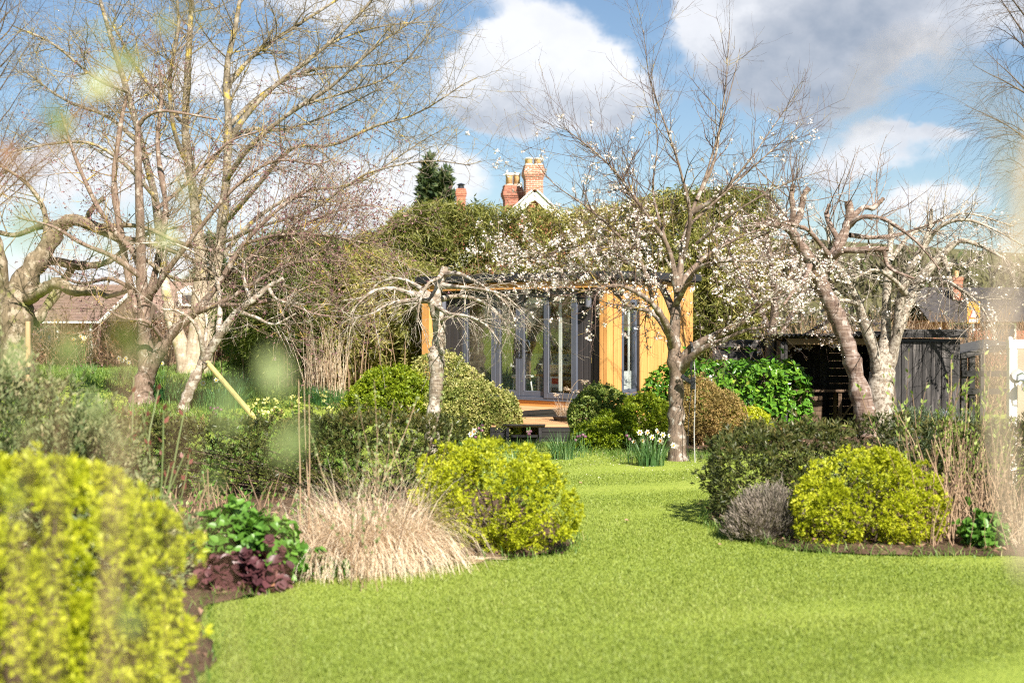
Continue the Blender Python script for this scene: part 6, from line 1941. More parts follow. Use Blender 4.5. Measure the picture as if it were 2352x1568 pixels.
def birch(name, label, px, d, py_top, h_off, lean, seed_n, spread, density, base_w=40):
    b = G(px, d)
    H = 1.75 + (748 - py_top) / 3267 * d
    tl = np.array([(b[0] + lean * t ** 1.5 + 0.08 * math.sin(7 * t), d + 0.2 * math.sin(4 * t), b[2] - 0.05 + (H + 0.05) * t) for t in np.linspace(0, 1, 22)])
    L = [(tl, np.linspace(base_w / 2 / 3267 * d, 0.02, 22))]
    L1 = grow(L, int(46 * density), (1.2 * spread, 2.6 * spread), 9, (35, 60), trop=0.10, trop_curve=-0.18, wob=0.07, rk=0.35, rmax=0.03, rtip=0.004, tmin=0.25, k_len=0.45)
    L2 = grow(as_lines(*L1), int(480 * density), (0.5, 1.5), 7, (25, 60), trop=0.02, trop_curve=-0.22, wob=0.08, rk=0.5, rmax=0.009, rtip=0.002)
    L3 = grow(as_lines(*L2), int(2300 * density), (0.4, 1.2), 5, (15, 50), trop=-0.05, trop_curve=-0.35, wob=0.09, rk=0.5, rmax=0.0048, rtip=0.0026)
    return tree(name, label, b, L, [M['bark_birch'], M['bark_birch']], [(*L1, 5), (*L2, 3), (*L3, 3)])


birch('birch_tree', 'bare birch with hanging fine twigs standing behind the old apple', -40, 44.0, -260, 0, 0.8, 1, 1.7, 1.5)
birch('birch_tree', 'bare brown birch with drooping sprays beyond the white timber frame', 2440, 30.0, -330, 0, -0.9, 2, 1.05, 1.35)


def conifer(name, label, px, d, py_top, w, n, seed):
    b = G(px, d)
    H = 1.75 + (748 - py_top) / 3267 * d
    t = thing(name, label, 'conifer', b)
    MB().tube([(0, 0, -0.05), (0.05, 0, H * 0.5), (0, 0, H * 0.95)], [0.22, 0.14, 0.02], 8).build('trunk', M['bark_birch'], t, smooth=True)
    z = H * (1 - rng.random(n) ** 0.6 * 0.98)
    f = 1 - z / H
    a = rng.uniform(0, 6.283, n)
    q = np.stack([np.cos(a) * 2, np.sin(a) * 2, z], 1)
    rad = w * f ** 0.62 * (0.62 + 0.26 * sn(q, 1.1, seed) + 0.1 * rng.random(n)) * (1 - 0.4 * rng.random(n) ** 2)
    p = np.stack([rad * np.cos(a), rad * np.sin(a), z], 1)
    D = np.stack([np.cos(a), np.sin(a), np.full(n, 0.9)], 1) + 0.5 * rvec(n)
    V, F, r = rosettes(p, unit(D), 4, 0.34, 0.13, 0.7, 0.3)
    o = mesh_np('crown', V, [F], M['conifer'], t, rnd=r); o['kind'] = 'stuff'


conifer('cypress', 'dark green cypress with a double top rising beside the slim chimney', 985, 60.0, 385, 1.15, 2600, 3)
conifer('cypress', 'slightly lower twin of the dark cypress, closest to the slim chimney', 1022, 59.0, 398, 1.0, 2200, 4)
conifer('fir_tree', 'tiny dark fir tip showing over the bamboo between the chimneys', 1102, 70.0, 458, 0.8, 700, 5)
conifer('fir_tree', 'dark conifer showing low between the branches behind the budding tree', 485, 75.0, 560, 2.4, 1800, 6)
# ---------------------------------------------------------------- bamboo behind the garden room
def bamboo(name, label, path, heights, depth, n, mat, dry=0.3, seed=1, culms=160):
    """path: [(px, d)], heights along it (py of the top): a leafy wall of arching canes"""
    pts = np.array([G(px, d) for px, d in path])
    tops = np.array([1.75 + (748 - h) / 3267 * d for h, (px, d) in zip(heights, path)])
    b = pts[len(pts) // 2].copy()
    t = thing(name, label, 'bamboo', b)
    k = smooth_line(np.c_[pts, tops], 60)

    def at(u):
        s = u * 59; i = np.minimum(s.astype(int), 58); f = (s - i)[:, None]
        return k[i] * (1 - f) + k[i + 1] * f
    u = rng.random(n)
    q = at(u)
    tang = unit(np.gradient(k[:, :2], axis=0)); nrm = np.stack([tang[:, 1], -tang[:, 0]], 1)
    nn = nrm[(u * 59).astype(int)]
    H = q[:, 3] - q[:, 2]
    w = rng.random(n) ** 0.75
    dep = rng.random(n) ** 1.4 * depth
    c = np.stack([u * 20, np.zeros(n), w * H], 1)
    bul = 0.25 * sn(c, 0.9, seed) + 0.16 * sn(c, 2.3, seed + 1)
    topn = 0.16 * sn(np.stack([u * 14, u * 0, u * 0], 1), 2.0, seed + 3) + 0.10 * rng.normal(size=n)
    off = dep - 0.5 * np.sin(w * math.pi * 0.8) - bul
    z = q[:, 2] + 0.15 + w * (H * (1 + 0.06 * topn) - 0.15)
    p = np.stack([q[:, 0] - nn[:, 0] * off * -1, q[:, 1] - nn[:, 1] * off * -1, z], 1)
    N = np.stack([nn[:, 0], nn[:, 1], np.zeros(n)], 1)
    N = -N if (N[:, 1].mean() > 0) else N
    p[:, :2] = q[:, :2] - N[:, :2] * (0.5 * np.sin(w * math.pi * 0.8) + bul - dep)[:, None] * -1
    # sprays: leaves fan out and hang from the twig end
    kk = 5
    B = np.repeat(p, kk, 0) + rng.normal(size=(n * kk, 3)) * 0.04
    D = unit(np.repeat(N, kk, 0) * 0.35 + rvec(n * kk) * 0.75 + np.array([0, 0, -0.45]))
    L = rng.uniform(0.10, 0.22, n * kk)
    V, F = leaf_quads(B, D, L, L * 0.135, fold=0.04)
    tone = np.clip(0.40 + 0.25 * sn(p, 1.1, seed + 7) + 0.20 * rng.normal(size=n) + dry * np.clip(sn(p, 0.8, seed + 8), 0, 1), 0, 1)
    r = np.clip(np.repeat(tone, kk) * 0.75 + 0.25 * rng.random(n * kk), 0, 0.999)
    o = mesh_np('foliage', V, [F], mat, t, rnd=r, local=t); o['kind'] = 'stuff'
    # canes: upright stems, some arching out over the top with a feathered tip
    m = culms
    uu = rng.random(m); q = at(uu)
    base = q[:, :3] + np.c_[rng.normal(size=(m, 2)) * 0.25, np.full(m, -0.05)]
    base[:, :2] -= nrm[(uu * 59).astype(int)] * 0
    hh = (q[:, 3] - q[:, 2]) * rng.uniform(0.75, 1.06, m)
    tt = np.linspace(0, 1, 6)
    leanv = rng.normal(size=(m, 2)) * 0.35
    PP = base[:, None] + np.stack([leanv[:, :1] * tt ** 2, leanv[:, 1:] * tt ** 2, hh[:, None] * tt], -1)
    V, F = tubes(PP, np.full((m, 6), 0.011) * (1.1 - 0.8 * tt), 4)
    o = mesh_np('canes', V, [F], M['bramble'], t, rnd=np.repeat(rng.uniform(0.4, 1, m), len(F) // m), local=t); o['kind'] = 'stuff'
    return t


bamboo('bamboo_thicket', 'tall olive bamboo thicket rising behind the garden room roof', [(760, 30.6), (880, 30.4), (960, 30.6), (1100, 31.0), (1250, 31.2), (1400, 30.6), (1520, 29.8), (1640, 29.4), (1760, 29.6)],
       [560, 520, 470, 470, 475, 470, 440, 430, 440], 1.0, 30000, M['bamboo'], dry=0.35, seed=21)
bamboo('bamboo_clump', 'dark green bamboo clump of drooping leaves at the edge of the orchard grass', [(548, 30.2), (600, 29.0), (660, 28.8), (720, 29.6), (770, 30.4)],
       [640, 560, 530, 540, 570], 0.8, 9500, M['bamboo_dark'], dry=0.12, seed=31, culms=60)
bamboo('bamboo_screen', 'low pale dry bamboo screen between the dark clump and the garden room', [(705, 29.6), (760, 29.7), (840, 29.8), (920, 29.6), (985, 29.3)],
       [640, 590, 570, 590, 610], 0.7, 7000, M['bamboo'], dry=0.5, seed=41, culms=150)
bamboo('bamboo_clump', 'bamboo foliage filling the corner between the garden room and the black fence', [(1575, 27.9), (1630, 27.7), (1690, 27.9), (1750, 28.3)],
       [560, 530, 540, 600], 0.7, 6000, M['bamboo'], dry=0.25, seed=51, culms=60)

# ---------------------------------------------------------------- clipped and loose shrubs
def E(px, d, z, rx_, ry_, rz_):
    x = PX(px, d)
    return (x, d, float(gz(x, d)) + z, rx_, ry_, rz_)


bush('golden_conifer', 'big egg shaped golden conifer at the near edge of the bed', 'shrub', G(88, 5.25),
     [E(48, 5.3, 0.68, 0.585, 0.55, 0.57), E(52, 5.3, 0.36, 0.55, 0.52, 0.42)], 8500, 8, 0.032, 0.011, M['gold'], spread=0.75, up=0.4, depth=0.30, lump=0.08, freq=7, seed=2, clump=(520, 0.046), inner=0.15)
bush('golden_conifer', 'rounded golden conifer beside the tan dry grass on the bed corner', 'shrub', G(1142, 10.95),
     [E(1128, 11.0, 0.42, 0.50, 0.45, 0.40), E(1215, 10.9, 0.36, 0.36, 0.38, 0.34), E(1040, 11.1, 0.44, 0.28, 0.34, 0.36)], 5200, 8, 0.029, 0.010, M['gold'], spread=0.75, up=0.4, depth=0.34, lump=0.10, freq=6, seed=3, clump=(230, 0.060), inner=0.15)
bush('golden_conifer', 'low domed golden conifer in front of the dark yew hedge beside dry stems', 'shrub', G(1995, 11.35),
     [E(1985, 11.4, 0.36, 0.52, 0.46, 0.36), E(2085, 11.4, 0.30, 0.30, 0.36, 0.32), E(1900, 11.3, 0.24, 0.28, 0.32, 0.28)], 5200, 8, 0.029, 0.010, M['gold'], spread=0.75, up=0.4, depth=0.34, lump=0.10, freq=6, seed=4, clump=(240, 0.060), inner=0.15)
bush('golden_hebe', 'bright golden shrub left of the weeping trunk against the bamboo', 'shrub', G(897, 24.6),
     [E(897, 24.6, 0.46, 0.60, 0.5, 0.50), E(850, 24.5, 0.30, 0.36, 0.4, 0.36), E(950, 24.4, 0.38, 0.40, 0.4, 0.40)], 3600, 6, 0.055, 0.024, M['goldgreen'], seed=5, depth=0.18, freq=6, clump=(380, 0.075))
bush('variegated_shrub', 'cream variegated domed shrub in front of the glass doors', 'shrub', G(1096, 23.3),
     [E(1096, 23.3, 0.36, 0.66, 0.55, 0.52), E(1040, 23.5, 0.40, 0.42, 0.45, 0.45), E(1150, 23.2, 0.26, 0.36, 0.42, 0.38)], 4600, 6, 0.042, 0.022, M['varieg'], seed=6, depth=0.16, freq=5)
bush('variegated_shrub', 'taller cream variegated shrub at the room corner behind the weeping trunk', 'shrub', G(1012, 25.6),
     [E(1010, 25.6, 0.75, 0.55, 0.5, 0.55), E(985, 25.6, 0.45, 0.45, 0.45, 0.45), E(1055, 25.4, 0.5, 0.45, 0.42, 0.5)], 3300, 6, 0.042, 0.022, M['varieg'], seed=7, depth=0.18, freq=5)
bush('clipped_dome', 'clipped green variegated dome right beside the deck steps', 'shrub', G(1383, 20.7),
     [E(1383, 20.7, 0.40, 0.47, 0.46, 0.50)], 4200, 6, 0.036, 0.019, M['varieg2'], seed=8, depth=0.16, lump=0.05, freq=6)
bush('golden_hebe', 'yellow green low shrub between the clipped dome and the plum trunk', 'shrub', G(1465, 20.0),
     [E(1480, 20.1, 0.38, 0.38, 0.38, 0.36), E(1415, 19.9, 0.22, 0.36, 0.34, 0.30), E(1360, 19.9, 0.16, 0.22, 0.26, 0.20)], 3600, 6, 0.040, 0.018, M['goldgreen'], seed=9, depth=0.2, freq=7, clump=(420, 0.05))
bush('russet_shrub', 'russet brown heathery shrub just behind the plum trunk', 'shrub', G(1612, 20.6),
     [E(1605, 20.6, 0.52, 0.40, 0.42, 0.50), E(1655, 20.5, 0.40, 0.34, 0.36, 0.42), E(1560, 20.7, 0.35, 0.28, 0.32, 0.36)], 4600, 6, 0.040, 0.012, M['russet'], seed=10, depth=0.25, freq=7, lump=0.14, up=0.6)
bush('golden_mound', 'small bright yellow mound below the laurel', 'shrub', G(1722, 20.8),
     [E(1722, 20.8, 0.26, 0.34, 0.34, 0.30)], 1900, 6, 0.035, 0.016, M['gold'], seed=11, depth=0.18, lump=0.05)
# laurel: large glossy leaves
bush('laurel_hedge', 'glossy green laurel hedge with broad leaves before the black board fence', 'hedge', G(1712, 23.0),
     [E(1700, 23.0, 0.56, 0.95, 0.5, 0.58), E(1640, 22.9, 0.62, 0.6, 0.45, 0.52), E(1790, 23.0, 0.52, 0.40, 0.45, 0.60)], 900, 4, 0.115, 0.052, M['laurel'], seed=12, depth=0.18, power=4.0, shape='broad', spread=1.0, up=0.5, stem=0.4, lump=0.08)
bush('laurel_hedge', 'smaller laurel bush against the orange side wall by the plum trunk', 'hedge', G(1530, 24.0),
     [E(1535, 24.0, 0.50, 0.40, 0.35, 0.50)], 380, 4, 0.10, 0.046, M['laurel'], seed=13, depth=0.2, shape='broad', spread=1.0, up=0.5, stem=0.4)


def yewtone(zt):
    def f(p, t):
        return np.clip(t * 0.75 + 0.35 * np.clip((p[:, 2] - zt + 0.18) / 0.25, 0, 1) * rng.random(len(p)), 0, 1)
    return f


bush('yew_hedge', 'long clipped dark yew hedge behind the golden dome and dry stems', 'hedge', G(1900, 13.1),
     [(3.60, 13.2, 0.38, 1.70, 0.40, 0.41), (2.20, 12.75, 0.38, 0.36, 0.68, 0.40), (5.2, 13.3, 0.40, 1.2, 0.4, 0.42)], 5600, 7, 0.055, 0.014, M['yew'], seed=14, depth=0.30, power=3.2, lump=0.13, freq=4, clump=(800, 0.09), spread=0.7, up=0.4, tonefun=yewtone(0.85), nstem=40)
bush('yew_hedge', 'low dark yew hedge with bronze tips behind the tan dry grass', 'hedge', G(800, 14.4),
     [(-1.35, 14.4, 0.38, 0.90, 0.42, 0.42), (-2.75, 14.4, 0.37, 0.9, 0.42, 0.39), (-4.0, 14.3, 0.38, 0.8, 0.4, 0.40)], 5600, 7, 0.055, 0.014, M['yew'], seed=15, depth=0.30, power=3.2, lump=0.14, freq=4, clump=(800, 0.09), spread=0.7, up=0.4, tonefun=yewtone(0.80), nstem=40)
bush('grey_green_shrub', 'tall grey green shrub with pinkish tips behind the big golden conifer', 'shrub', G(90, 9.4),
     [E(40, 9.4, 0.80, 0.55, 0.5, 0.66), E(175, 9.2, 0.60, 0.45, 0.45, 0.62), E(290, 8.9, 0.34, 0.36, 0.4, 0.42), E(-60, 9.3, 0.7, 0.5, 0.5, 0.7)], 3400, 7, 0.046, 0.017, M['greyshrub'], seed=16, depth=0.4, lump=0.22, freq=6, up=0.8, spread=0.6, stem=1.4, nstem=60)
bush('lavender', 'grey brown lavender tuft at the foot of the yew hedge end', 'lavender', G(1762, 11.6),
     [E(1762, 11.6, 0.14, 0.26, 0.22, 0.24), E(1725, 11.6, 0.10, 0.16, 0.18, 0.18)], 1300, 6, 0.055, 0.007, M['lavender'], seed=17, depth=0.5, up=1.4, spread=0.4, stem=1.3)
bush('rosemary', 'rosemary bush with pale blue flowers against the boarded shed wall', 'shrub', G(2110, 17.0),
     [E(2105, 17.0, 0.34, 0.38, 0.35, 0.40), E(2190, 17.2, 0.30, 0.4, 0.35, 0.36)], 1700, 7, 0.055, 0.008, M['rosemary'], seed=18, depth=0.4, up=1.2, spread=0.5, stem=1.3)
bush('green_perennial', 'fresh green leafy clump at the lawn edge among dry stems', 'plant', G(2262, 11.1),
     [E(2262, 11.1, 0.10, 0.15, 0.15, 0.17)], 150, 4, 0.06, 0.045, M['herb'], seed=20, shape='broad', depth=0.5, up=0.7, nstem=14)
bush('green_perennial', 'bright green leafy clump above the purple leaved plant', 'plant', G(585, 9.7),
     [E(600, 9.7, 0.22, 0.26, 0.24, 0.22), E(530, 9.8, 0.26, 0.24, 0.24, 0.24)], 420, 4, 0.07, 0.05, M['herb'], seed=21, shape='broad', depth=0.4, up=0.6, nstem=20)
bush('purple_heuchera', 'dark purple leaved heuchera clump at the lawn edge', 'plant', G(545, 9.3),
     [E(520, 9.35, 0.08, 0.16, 0.14, 0.12), E(590, 9.4, 0.08, 0.17, 0.14, 0.12)], 230, 4, 0.07, 0.065, M['heuchera'], seed=22, shape='broad', depth=0.4, up=0.5, nstem=12)
bush('green_perennial', 'small yellow green seedling patch at the foot of the tan dry grass', 'plant', G(735, 9.95),
     [E(735, 9.95, 0.04, 0.2, 0.1, 0.07)], 90, 4, 0.05, 0.035, M['herb'], seed=23, shape='broad', depth=0.4, up=0.6, nstem=8)
bush('beech_hedge', 'brown dead leaved beech hedge seen behind the pale trunks', 'hedge', G(470, 46.0),
     [(PX(430, 46), 46.0, 1.05, 1.8, 0.5, 0.75), (PX(540, 46), 46.0, 1.05, 1.1, 0.5, 0.7)], 3200, 4, 0.11, 0.07, M['hedgebrown'], seed=24, power=4.0, depth=0.3)


# ---------------------------------------------------------------- dry stems, brambles, dry grasses
def sticks(name, label, cat, base, pos, hmin, hmax, lean, r, mat, leaves=None, kind=None, wob=0.06, group=None, n=6):
    t = thing(name, label, cat, base, 0, group)
    m = len(pos)
    h = rng.uniform(hmin, hmax, m)
    D = unit(np.c_[rng.normal(size=(m, 2)) * lean, np.ones(m)])
    PP = np.empty((m, n, 3)); PP[:, 0] = pos; PP[:, 0, 2] -= 0.03
    for i in range(1, n):
        D = unit(D + wob * rng.normal(size=(m, 3)))
        PP[:, i] = PP[:, i - 1] + D * (h / (n - 1))[:, None]
    RR = r * rng.uniform(0.6, 1.2, m)[:, None] * np.linspace(1, 0.45, n)[None]
    V, F = tubes(PP, RR, 5)
    o = mesh_np('stems', V, [F], mat, t, rnd=np.repeat(rng.random(m), len(F) // m), local=t, smooth=True); o['kind'] = 'stuff'
    if leaves is not None:
        k, L, W, mt, t0 = leaves
        p, d = points_on(PP, k, t0, 1.0)
        V, F = leaf_quads(p, d + 0.9 * rvec(k) + [0, 0, .3], L * rng.uniform(0.6, 1.2, k), W, fold=0.06)
        o = mesh_np('leaves', V, [F], mt, t, rnd=rng.random(k), local=t); o['kind'] = 'stuff'
    return t, PP


def scatter(px0, px1, d0, d1, n):
    d = rng.uniform(d0, d1, n); x = (rng.uniform(px0, px1, n) - 1176) / 3267 * d
    return np.stack([x, d, gz(x, d)], 1)


sticks('dry_stem_clump', 'sheaf of bare tan dead stems at the lawn edge past the golden dome', 'dry stems', G(2200, 11.3), scatter(2110, 2360, 11.0, 12.2, 230), 0.35, 1.0, 0.28, 0.006, M['twigs'])
sticks('dry_stem_clump', 'pale broken dead stalks lying about the green clump by the white frame', 'dry stems', G(2320, 11.1), scatter(2270, 2420, 10.9, 11.6, 120), 0.2, 0.6, 0.8, 0.005, M['straw'])
sticks('rose_stems', 'bare thorny rose stems with young red leaves in front of the yew', 'rose', G(330, 9.6), scatter(290, 380, 9.4, 9.9, 12), 0.7, 1.5, 0.22, 0.009, M['bud_green'], leaves=(60, 0.06, 0.03, M['redleaf'], 0.6))
sticks('cut_stems', 'short pruned orange brown stems standing in the bed before the yew', 'cut stems', G(500, 10.6), scatter(360, 640, 10.2, 11.2, 34), 0.25, 0.75, 0.30, 0.010, M['twigs'])
sticks('dead_stalks', 'pair of tall straight pale stalks rising from the bed', 'stalks', G(690, 10.3), np.array([G(688, 10.3), G(704, 10.2), G(716, 10.4)]), 1.1, 1.4, 0.05, 0.007, M['twigs'], wob=0.02)
sticks('spirea_stems', 'thin brown twigs dotted with small pale green leaves above the tan grass', 'shrub', G(830, 9.6), scatter(760, 890, 9.3, 10.0, 15), 0.8, 1.6, 0.22, 0.0038, M['twigs'], leaves=(300, 0.030, 0.026, M['bud_green'], 0.35), wob=0.10, n=8)
sticks('spirea_stems', 'low brown twigs with fine leaf buds over the yew hedge end', 'shrub', G(960, 11.0), scatter(860, 1040, 10.8, 11.6, 26), 0.6, 1.1, 0.45, 0.0040, M['twigs'], leaves=(340, 0.026, 0.018, M['bud_green'], 0.3), wob=0.08, n=7)
sticks('bramble_thicket', 'tangle of dry brown bramble canes below the bungalow roof', 'brambles', G(250, 42.0), scatter(-20, 395, 40.5, 44.0, 800), 0.8, 2.1, 0.55, 0.013, M['bramble'], leaves=(1500, 0.12, 0.06, M['hedgebrown'], 0.1), wob=0.14, n=8)
sticks('bramble_thicket', 'reddish brown twiggy hedge behind the boarded shed roof', 'brambles', G(2080, 29.0), scatter(1820, 2330, 28.0, 30.5, 1500), 1.5, 2.3, 0.38, 0.008, M['bramble'], leaves=(1500, 0.07, 0.03, M['russet'], 0.3), wob=0.14, n=7)
sticks('tall_leafing_shrub', 'upright shrub with fresh green leaf shoots in front of the shed boards', 'shrub', G(2190, 12.7), scatter(2060, 2300, 12.3, 13.1, 44), 0.75, 1.6, 0.16, 0.006, M['twigs'], leaves=(900, 0.06, 0.026, M['fresh'], 0.35), n=8)
sticks('dead_canes', 'bundle of dry tan canes at the foot of the bamboo screen', 'canes', G(735, 28.4), scatter(700, 790, 28.2, 28.9, 150), 0.5, 1.5, 0.10, 0.008, M['straw'])


def grass_mound(name, label, px, d, rad, h, n, seed, spill=1.25, sc=1.0):
    b = G(px, d)
    t = thing(name, label, 'dry grass', b)
    a = rng.uniform(0, 6.283, n); rr = rad * 0.45 * np.sqrt(rng.random(n))
    base = np.stack([b[0] + rr * np.cos(a), d + rr * np.sin(a), np.zeros(n)], 1); base[:, 2] = gz(base[:, 0], base[:, 1]) - 0.01
    b2 = a + rng.normal(size=n) * 0.9
    out = np.stack([np.cos(b2), np.sin(b2), np.zeros(n)], 1)
    hh = h * rng.uniform(0.55, 1.35, n)
    V, F, k = blades(n, base, hh, 0.0075 * sc, spill * rng.random(n) ** 0.8 + 0.05, 1.3, 5, out)
    o = mesh_np('blades', V, [F], M['straw'], t, rnd=rng.random(n)[k], local=t); o['kind'] = 'stuff'
    return t


grass_mound('dry_ornamental_grass', 'large tan dry ornamental grass mound spilling onto the lawn edge', 850, 10.55, 0.95, 0.60, 5200, 1, 1.75, 0.8)
grass_mound('dry_ornamental_grass', 'smaller brownish dry grass tuft leaning beside the large tan mound', 740, 10.2, 0.6, 0.5, 1300, 2, 1.6, 0.8)


def potted_grass():
    p = np.array(room_w(rx(1298), -0.75, 0)); d = p[1]
    p = np.array([PX(1296, 23.9), 23.9, DECK_Z + 0.002])
    t = thing('plant_pot', 'low round dark pot on the lower deck holding dry grass', 'pot', p)
    MB().lathe([(0, 0), (0.16, 0), (0.2, 0.07), (0.215, 0.075), (0.2, 0.085), (0.185, 0.05), (0, 0.05)], 20).build('body', M['darkstuff'], t, smooth=True)
    g = thing('potted_dry_grass', 'tuft of tan dry grass with feathery seed heads in the deck pot', 'dry grass', p + [0, 0, 0.055])
    n = 420
    a = rng.uniform(0, 6.283, n); rr = 0.13 * np.sqrt(rng.random(n))
    base = np.stack([p[0] + rr * np.cos(a), p[1] + rr * np.sin(a), np.full(n, p[2] + 0.05)], 1)
    out = np.stack([np.cos(a), np.sin(a), np.zeros(n)], 1)
    V, F, k = blades(n, base, rng.uniform(0.12, 0.34, n), 0.006, rng.uniform(0.05, 0.7, n), 0.5, 3, out)
    o = mesh_np('blades', V, [F], M['straw'], g, rnd=rng.random(n)[k], local=g); o['kind'] = 'stuff'
    for i, (dx, hgt, ln) in enumerate(((0.02, 0.62, 0.26), (-0.05, 0.5, 0.08), (0.07, 0.45, 0.14), (-0.08, 0.4, -0.06))):
        pts = smooth_line([(dx, 0, 0), (dx + ln * 0.2, 0, hgt * 0.6), (dx + ln * 0.8, -0.01, hgt), (dx + ln * 1.2, -0.01, hgt * 0.97)], 10)
        MB().tube(pts, 0.0035, 4).build('stalk', M['straw'], g)
        m = 40
        q = pts[-1] + rng.normal(size=(m, 3)) * [0.035, 0.02, 0.018]
        V, F = leaf_quads(q, np.tile([1.0, 0, -0.5], (m, 1)) + 0.6 * rvec(m), 0.04, 0.008)
        o = mesh_np('seed_head', V, [F], M['straw'], g, rnd=rng.random(m)); o['kind'] = 'stuff'


potted_grass()


# ---------------------------------------------------------------- daffodils, fritillaries and other bulbs
def daffodil(parent, p, face, s, trumpet):
    """one flower: six petals round a frilled cup, facing outwards"""
    face = unit(np.asarray(face, float)); a0 = unit(np.cross(face, [0.1, 0.2, 1])); b0 = np.cross(face, a0)
    B = np.tile(p, (6, 1)); an = np.arange(6) * math.pi / 3
    D = a0 * np.cos(an)[:, None] + b0 * np.sin(an)[:, None] + face * 0.12
    V, F = broad_leaves(B, D, np.tile(face, (6, 1)), s, s * 0.55, bend=-0.05)
    fl = mesh_np('flower', V, [F], M['petal_white'], parent, rnd=rng.random(len(F)), local=parent)
    k = 8; an = np.arange(k) * 2 * math.pi / k
    ring = lambda r, h: p + face * h + r * (a0 * np.cos(an)[:, None] + b0 * np.sin(an)[:, None])
    V = np.concatenate([ring(0.12 * s, 0.01 * s), ring(0.26 * s, 0.3 * s), ring(0.36 * s, 0.42 * s)])
    i = np.arange(k)
    F = np.concatenate([np.stack([r * k + i, r * k + (i + 1) % k, (r + 1) * k + (i + 1) % k, (r + 1) * k + i], 1) for r in range(2)])
    o = mesh_np('trumpet', V, [F], trumpet, fl, rnd=rng.random(len(F)))
    o.matrix_parent_inverse = Matrix.Identity(4)
    V2 = V - np.array(parent.location)
    o.data.vertices.foreach_set('co', V2.astype(np.float32).ravel()); o.data.update()


def bulb_clump(label, px, d, rad, h, n, mat='daff_leaf', w=0.012, flowers=(), lean=0.35, name='daffodil_clump', cat='daffodils', group=None, curve=0.5):
    b = G(px, d)
    t = thing(name, label, cat, b, 0, group)
    a = rng.uniform(0, 6.283, n); rr = rad * np.sqrt(rng.random(n))
    base = np.stack([b[0] + rr * np.cos(a), d + rr * np.sin(a), np.zeros(n)], 1); base[:, 2] = gz(base[:, 0], base[:, 1]) - 0.01
    out = np.stack([np.cos(a), np.sin(a), np.zeros(n)], 1) * (rr / rad)[:, None]
    V, F, k = blades(n, base, h * rng.uniform(0.6, 1.1, n), w * rng.uniform(0.7, 1.2, n), lean * rng.uniform(0.2, 1.3, n), curve, 4, out)
    o = mesh_np('leaves', V, [F], M[mat], t, rnd=rng.random(n)[k], local=t); o['kind'] = 'stuff'
    for fpx, fpy, s, tr in flowers:
        p = P(fpx, fpy, d - 0.08 + rng.uniform(-0.1, 0.1))
        q = np.array([b[0] + (p[0] - b[0]) * 0.4, d + rng.normal() * 0.03, float(gz(p[0], d))])
        MB().tube(smooth_line([q - t.location, (q + p) / 2 + [0, 0, .04] - t.location, p + [0, 0.03, 0.0] - t.location], 8), 0.004, 5).build('flower_stem', M['daff_leaf_solid'], t)
        daffodil(t, p, [rng.normal() * 0.45 + 0.1, -1, rng.normal() * 0.25], s, M[tr])
    return t


M['daff_leaf_solid'] = plain('flower_stem_green', (0.12, 0.22, 0.06), 0.5)
PO = 'petal_orange'; PY = 'petal_yellow'
bulb_clump('clump of white and orange daffodils flowering by the plum trunk', 1494, 17.7, 0.17, 0.42, 190,
           flowers=[(1470, 993, .042, PO), (1486, 992, .042, PO), (1497, 1003, .042, PY), (1476, 1011, .04, PY), (1518, 1012, .05, PO), (1523, 998, .042, PY), (1456, 1013, .036, PO), (1546, 1022, .042, PO), (1508, 988, .03, PY), (1536, 1000, .03, PY), (1512, 992, .032, PO)], group='daffodil clumps')
bulb_clump('clump of upright green bulb leaves without flowers before the deck', 1292, 18.6, 0.15, 0.42, 120, lean=0.45)
bulb_clump('bluish green bulb leaves behind the golden conifer on the bed corner', 1205, 14.6, 0.24, 0.40, 130, w=0.018, lean=0.35)
bulb_clump('tall pointed bulb leaves standing above the bluish clump', 1190, 15.2, 0.14, 0.58, 26, w=0.015, lean=0.2)
bulb_clump('short bulb leaves with one orange centred daffodil near the variegated dome', 1086, 19.0, 0.2, 0.30, 90, flowers=[(1089, 990, .05, PO), (1082, 997, .045, PO)], group='daffodil clumps')
bulb_clump('dark rush like leaf tuft at the foot of the budding tree', 378, 26.5, 0.42, 0.55, 420, 'rush_leaf', 0.014, lean=0.5, name='rush_tuft', cat='leaf tuft')
bulb_clump('dark leaf tuft beside the leaning stem and the slanting stake', 500, 25.6, 0.5, 0.48, 420, 'rush_leaf', 0.014, lean=0.5, name='rush_tuft', cat='leaf tuft',
           flowers=[(466, 880, .06, PY), (497, 872, .05, PY)])
bulb_clump('dark leaf tuft in front of the dry canes and golden shrub', 742, 26.8, 0.4, 0.42, 260, 'rush_leaf', 0.014, lean=0.5, name='rush_tuft', cat='leaf tuft')
bulb_clump('dark leaf tuft at the foot of the dark bamboo clump', 560, 28.4, 0.35, 0.42, 200, 'rush_leaf', 0.014, lean=0.5, name='rush_tuft', cat='leaf tuft')
bulb_clump('white daffodils in the orchard grass near the budding trunk', 285, 31.5, 0.25, 0.32, 90, flowers=[(274, 822, .06, PY), (282, 828, .06, PY), (290, 822, .06, PY), (296, 832, .06, PY)], group='daffodil clumps')
bulb_clump('white daffodil by itself between the budding trunk and pale trunks', 370, 31.0, 0.15, 0.30, 40, flowers=[(366, 838, .07, PY), (373, 834, .06, PY)], group='daffodil clumps')
bulb_clump('orange daffodils against the dry brambles', 192, 36.0, 0.3, 0.3, 70, flowers=[(186, 772, .07, PO), (193, 776, .07, PO), (170, 778, .07, PO)], group='daffodil clumps')


